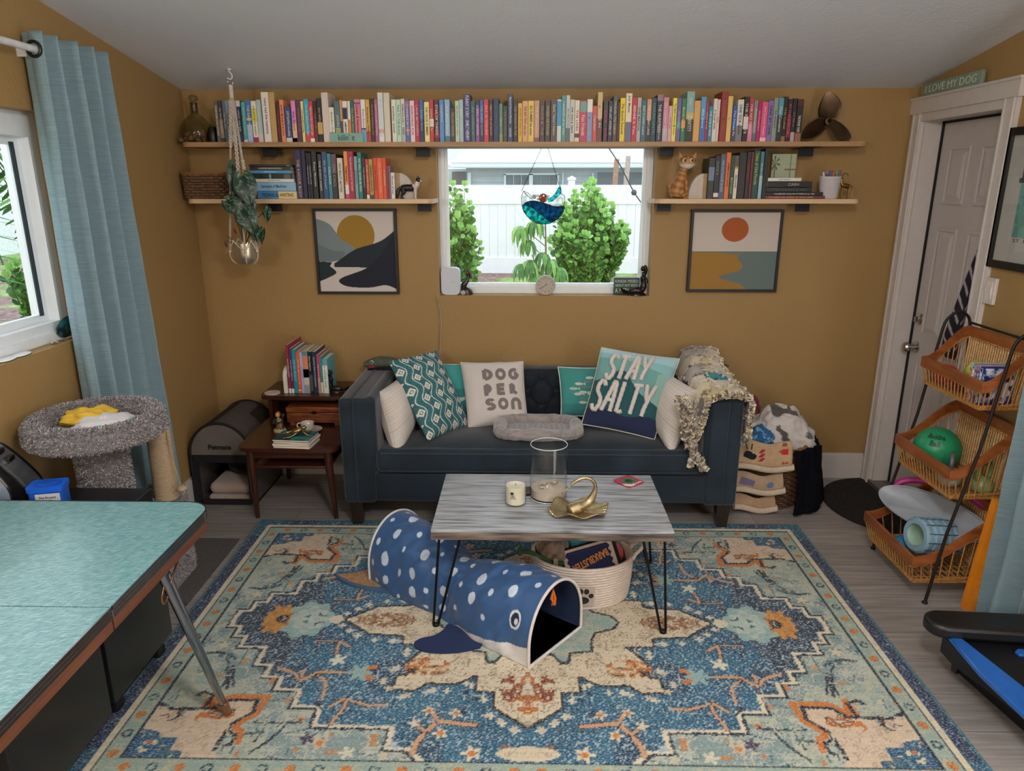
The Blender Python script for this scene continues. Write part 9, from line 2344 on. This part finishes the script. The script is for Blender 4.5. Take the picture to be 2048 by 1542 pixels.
# grey fish hand-puppet toy lying on the sofa arm/back corner
fs_ = thing('fish_puppet', 'grey green plush fish toy with round eye on the sofa back corner', 'toy', (onY(760, 733, 3.88).x, 3.92, .71))
obj('body', MB().grid(lambda u, v: (-.10 + .24 * v, (.045 * math.sin(PI * (.1 + .8 * v) ** .9)) * math.cos(2 * PI * u), .022 + (.032 * math.sin(PI * (.08 + .84 * v) ** .8)) * math.sin(2 * PI * u) + .014 * math.sin(PI * v)), 30, 24, closeu=True), mat('#565a50', .8, vary=.2, scale=30), fs_, sm=80)
obj('eye', MB().ball((-.045, -.038, .045), (.010, .006, .010), 12, 8), mat('#c8c4a8', .3), fs_); obj('pupil', MB().ball((-.045, -.044, .045), (.005, .002, .005), 10, 6), mat('#101010', .2), fs_)
obj('gill', MB().ball((-.05, -.026, .014), (.026, .018, .010), 12, 8), mat('#8a2438', .8), fs_)
obj('tail', MB().tube(cr([(.12, 0, .035), (.15, -.01, .045), (.16, -.02, .06)], 3), .012, 8), mat('#3f4238', .8), fs_)
# ---------------- hanging macrame planter ----------------
HX, HY_ = onY(459, 150, 3.735).x, 3.735; hz_ = ceil_z(3.735)
hk = thing('ceiling_hook', 'white plastic hook screwed into the ceiling above the plant', 'hook', (HX, HY_, hz_ - .06))
obj('base', MB().lathe([(.0005, .0), (.011, .0), (.009, -.008), (.0005, -.009)][::-1], 16, T(0, 0, .06)), mat('#d5d2cf', .4), hk)
obj('hook', MB().tube(cr([(0, 0, .055), (0, 0, .045), (.010, 0, .035), (.011, 0, .02), (0, 0, .012), (-.011, 0, .018)], 5), .0035, 8), mat('#d5d2cf', .4), hk)
PZ0 = onY(491, 527, HY_).z; PX = onY(491, 500, HY_).x; PR_ = .070; PH = .125
mh = thing('plant_hanger', 'cream macrame rope plant hanger with twisted cords', 'plant hanger', (HX, HY_, PZ0 - .01))
M_ROPE2 = mat('#c9beb0', .95, vary=.1, scale=60, bump=.4, bscale=300)
topz_ = hz_ - .058
obj('ring', MB().tube([(HX + .013 * math.cos(t), HY_, topz_ - .004 + .013 * math.sin(t)) for t in [2 * PI * k / 20 for k in range(20)]], .0014, 6, closed=True), M_CHROME, mh, world=True)
obj('gathering_wrap', MB().tube([(HX, HY_, topz_ - .015), (HX, HY_, topz_ - .075)], .0105, 12), M_ROPE2, mh, world=True)
knots = []
for i, ang in enumerate((200, 290, 340, 70)):
 a = math.radians(ang); kp_ = Vector((PX + (PR_ + .006) * math.cos(a), HY_ + (PR_ + .006) * math.sin(a), PZ0 + PH * .52)); knots.append(kp_)
 tp_ = Vector((HX + .004 * math.cos(a), HY_ + .004 * math.sin(a), topz_ - .07)); mid1 = tp_.lerp(kp_, .12); 
 cd_ = MB()
 tw0, tw1 = ((.02, .30), (.18, .52), (.40, .66), (.1, .3))[i]
 n_ = 60; pts = [tp_.lerp(kp_ + Vector((0, 0, .0)), k / n_) + Vector((.0, 0, 0)) for k in range(n_ + 1)]
 for s_ in (0, 1):
  cd_.tube([p_ + Vector((.0028 * math.cos(s_ * PI), 0, 0)) for p_ in pts], .0019, 5)
 for s_ in (0, 1):
  seg_ = [p_ + Vector((.0062 * math.cos(k * .62 + s_ * PI), .0062 * math.sin(k * .62 + s_ * PI), 0)) for k, p_ in enumerate([tp_.lerp(kp_, tw0 + (tw1 - tw0) * j / 60) for j in range(61)])]
  cd_.tube(seg_, .0042, 6)
 cd_.ball(tp_.lerp(kp_, tw1 + .01), .0085, 10, 8)
 obj('cord', cd_, M_ROPE2, mh, world=True, sm=60)
nt2 = MB(); bt_ = Vector((PX, HY_, PZ0 - .002))
for i, kp_ in enumerate(knots):
 nt2.ball(kp_, .0075, 10, 8)
 out = (kp_ - Vector((PX, HY_, kp_.z))).normalized()
 nt2.tube(cr([kp_, kp_ + Vector((0, 0, -.03)) + out * .0, Vector((PX, HY_, PZ0 + .006)) + out * (PR_ * .8), bt_ + out * .02, bt_], 5), .0026, 6)
 nx_ = knots[(i + 1) % 4]; upm = (kp_ + nx_) / 2; o2 = (upm - Vector((PX, HY_, upm.z))).normalized(); upk = Vector((PX, HY_, 0)) + o2 * (PR_ + .006); upk.z = kp_.z + .055
 nt2.tube([kp_, kp_.lerp(upk, .5) + o2 * .004, upk], .0026, 6); nt2.tube([nx_, nx_.lerp(upk, .5) + o2 * .004, upk], .0026, 6); nt2.ball(upk, .006, 8, 6)
obj('net', nt2, M_ROPE2, mh, world=True, sm=60)
pp_ = thing('potted_plant', 'trailing plant with dark mottled heart leaves in a brushed metal pot', 'plant', (PX, HY_, PZ0))
obj('pot', MB().lathe([(.0005, .001), (.045, .001), (.055, .01), (.062, .05), (.062, .105), (.058, .105), (.057, .09), (.0005, .088)], 44), mat('#d8ccb4', .3, .9, vary=.05, coat=.3), pp_, sm=50)
obj('soil', MB().lathe([(.0005, .094), (.057, .090)], 30, caps=False), mat('#2a1c14', 1.0, bump=1), pp_)
lv = MB(); stm = MB()
def hleaf(c, nrm, up_, L, W):
 nrm = nrm.normalized(); up_ = (up_ - nrm * up_.dot(nrm)).normalized(); sd_ = up_.cross(nrm)
 n1, n2 = 26, 17; o = len(lv.v); lv.usec = True
 for i in range(n1):
  t = i / (n1 - 1)
  wd = W * .5 * (math.sin(PI * min(1, t ** .62)) ** .8 if t > 0 else 0) + (.0 if t > .02 else W * .1)
  for j in range(n2):
   s_ = 2 * j / (n2 - 1) - 1
   back = .18 * L * (abs(s_) ** 2) * max(0, 1 - t * 4)
   p_ = c + up_ * (L * (.5 - t) + back) + sd_ * (s_ * wd) + nrm * (.012 * (1 - s_ * s_) * math.sin(PI * t) - .02 * t * t + .01 * abs(s_))
   nzv = noise.noise(Vector((s_ * 8 + c.x * 90, t * 13, c.z * 50))); lv.v.append(p_); edge_ = abs(s_) > .8
   lv.c.append(lin('#5d7a66' if (nzv > .12 and .15 < abs(s_) < .85) else '#1a3526' if not edge_ else '#16301f'))
 for i in range(n1 - 1):
  for j in range(n2 - 1): a = o + i * n2 + j; lv.f.append((a, a + 1, a + n2 + 1, a + n2))
def leaf_at(u, v, w_, h_, y, tilt=0, yaw=0):
 c = onY(u, v, y); sc_ = y / F_PX * 1.03; nrm = Vector((math.sin(yaw), -1, .25)); up_ = Vector((math.sin(math.radians(tilt)), 0, math.cos(math.radians(tilt))))
 hleaf(c, nrm, up_, h_ * sc_, w_ * sc_)
 tip = c + up_ * (h_ * sc_ * .45); stm.tube(cr([Vector((PX, HY_, PZ0 + .09)), Vector(((PX + tip.x) / 2 - .01, HY_ - .03, (PZ0 + .09 + tip.z) / 2 + .03)), tip], 6), .0022, 6)
for q in ((494, 382, 44, 58, 3.64, -12, .2), (466, 358, 24, 54, 3.70, 8, .6), (472, 413, 34, 42, 3.63, -58, 0), (497, 442, 44, 50, 3.62, -22, .1), (535, 430, 20, 26, 3.64, 10, -.2), (524, 473, 20, 28, 3.66, 15, -.5), (510, 468, 26, 32, 3.66, -10, -.2), (470, 400, 22, 34, 3.69, 25, .5), (503, 416, 24, 30, 3.68, -20, .2), (483, 436, 20, 26, 3.68, 40, .2)): leaf_at(*q)
lo = obj('leaves', lv, attr_mat('mottled_leaf', .4, spec=.5), pp_, world=True, sm=80)
for (u, v) in ((451, 480), (456, 472)):
 e_ = onY(u, v, 3.70); stm.tube([Vector((PX - .03, HY_ - .02, PZ0 + .09)), e_], [.002, .002], 5)
obj('stems', stm, mat('#4a3a26', .7), pp_, world=True, sm=60)
rl = MB(); rl.usec = True; rl.cur = lin('#5a1f2a')
for (u, v) in ((450, 488), (468, 462)): leaf(rl, onY(u, v, 3.69) + Vector((0, 0, .015)), Vector((.3, 0, -1)), Vector((0, -1, 0)), .035, .012)
obj('dried_leaves', rl, attr_mat('dry_leaf', .7), pp_, world=True, sm=0)
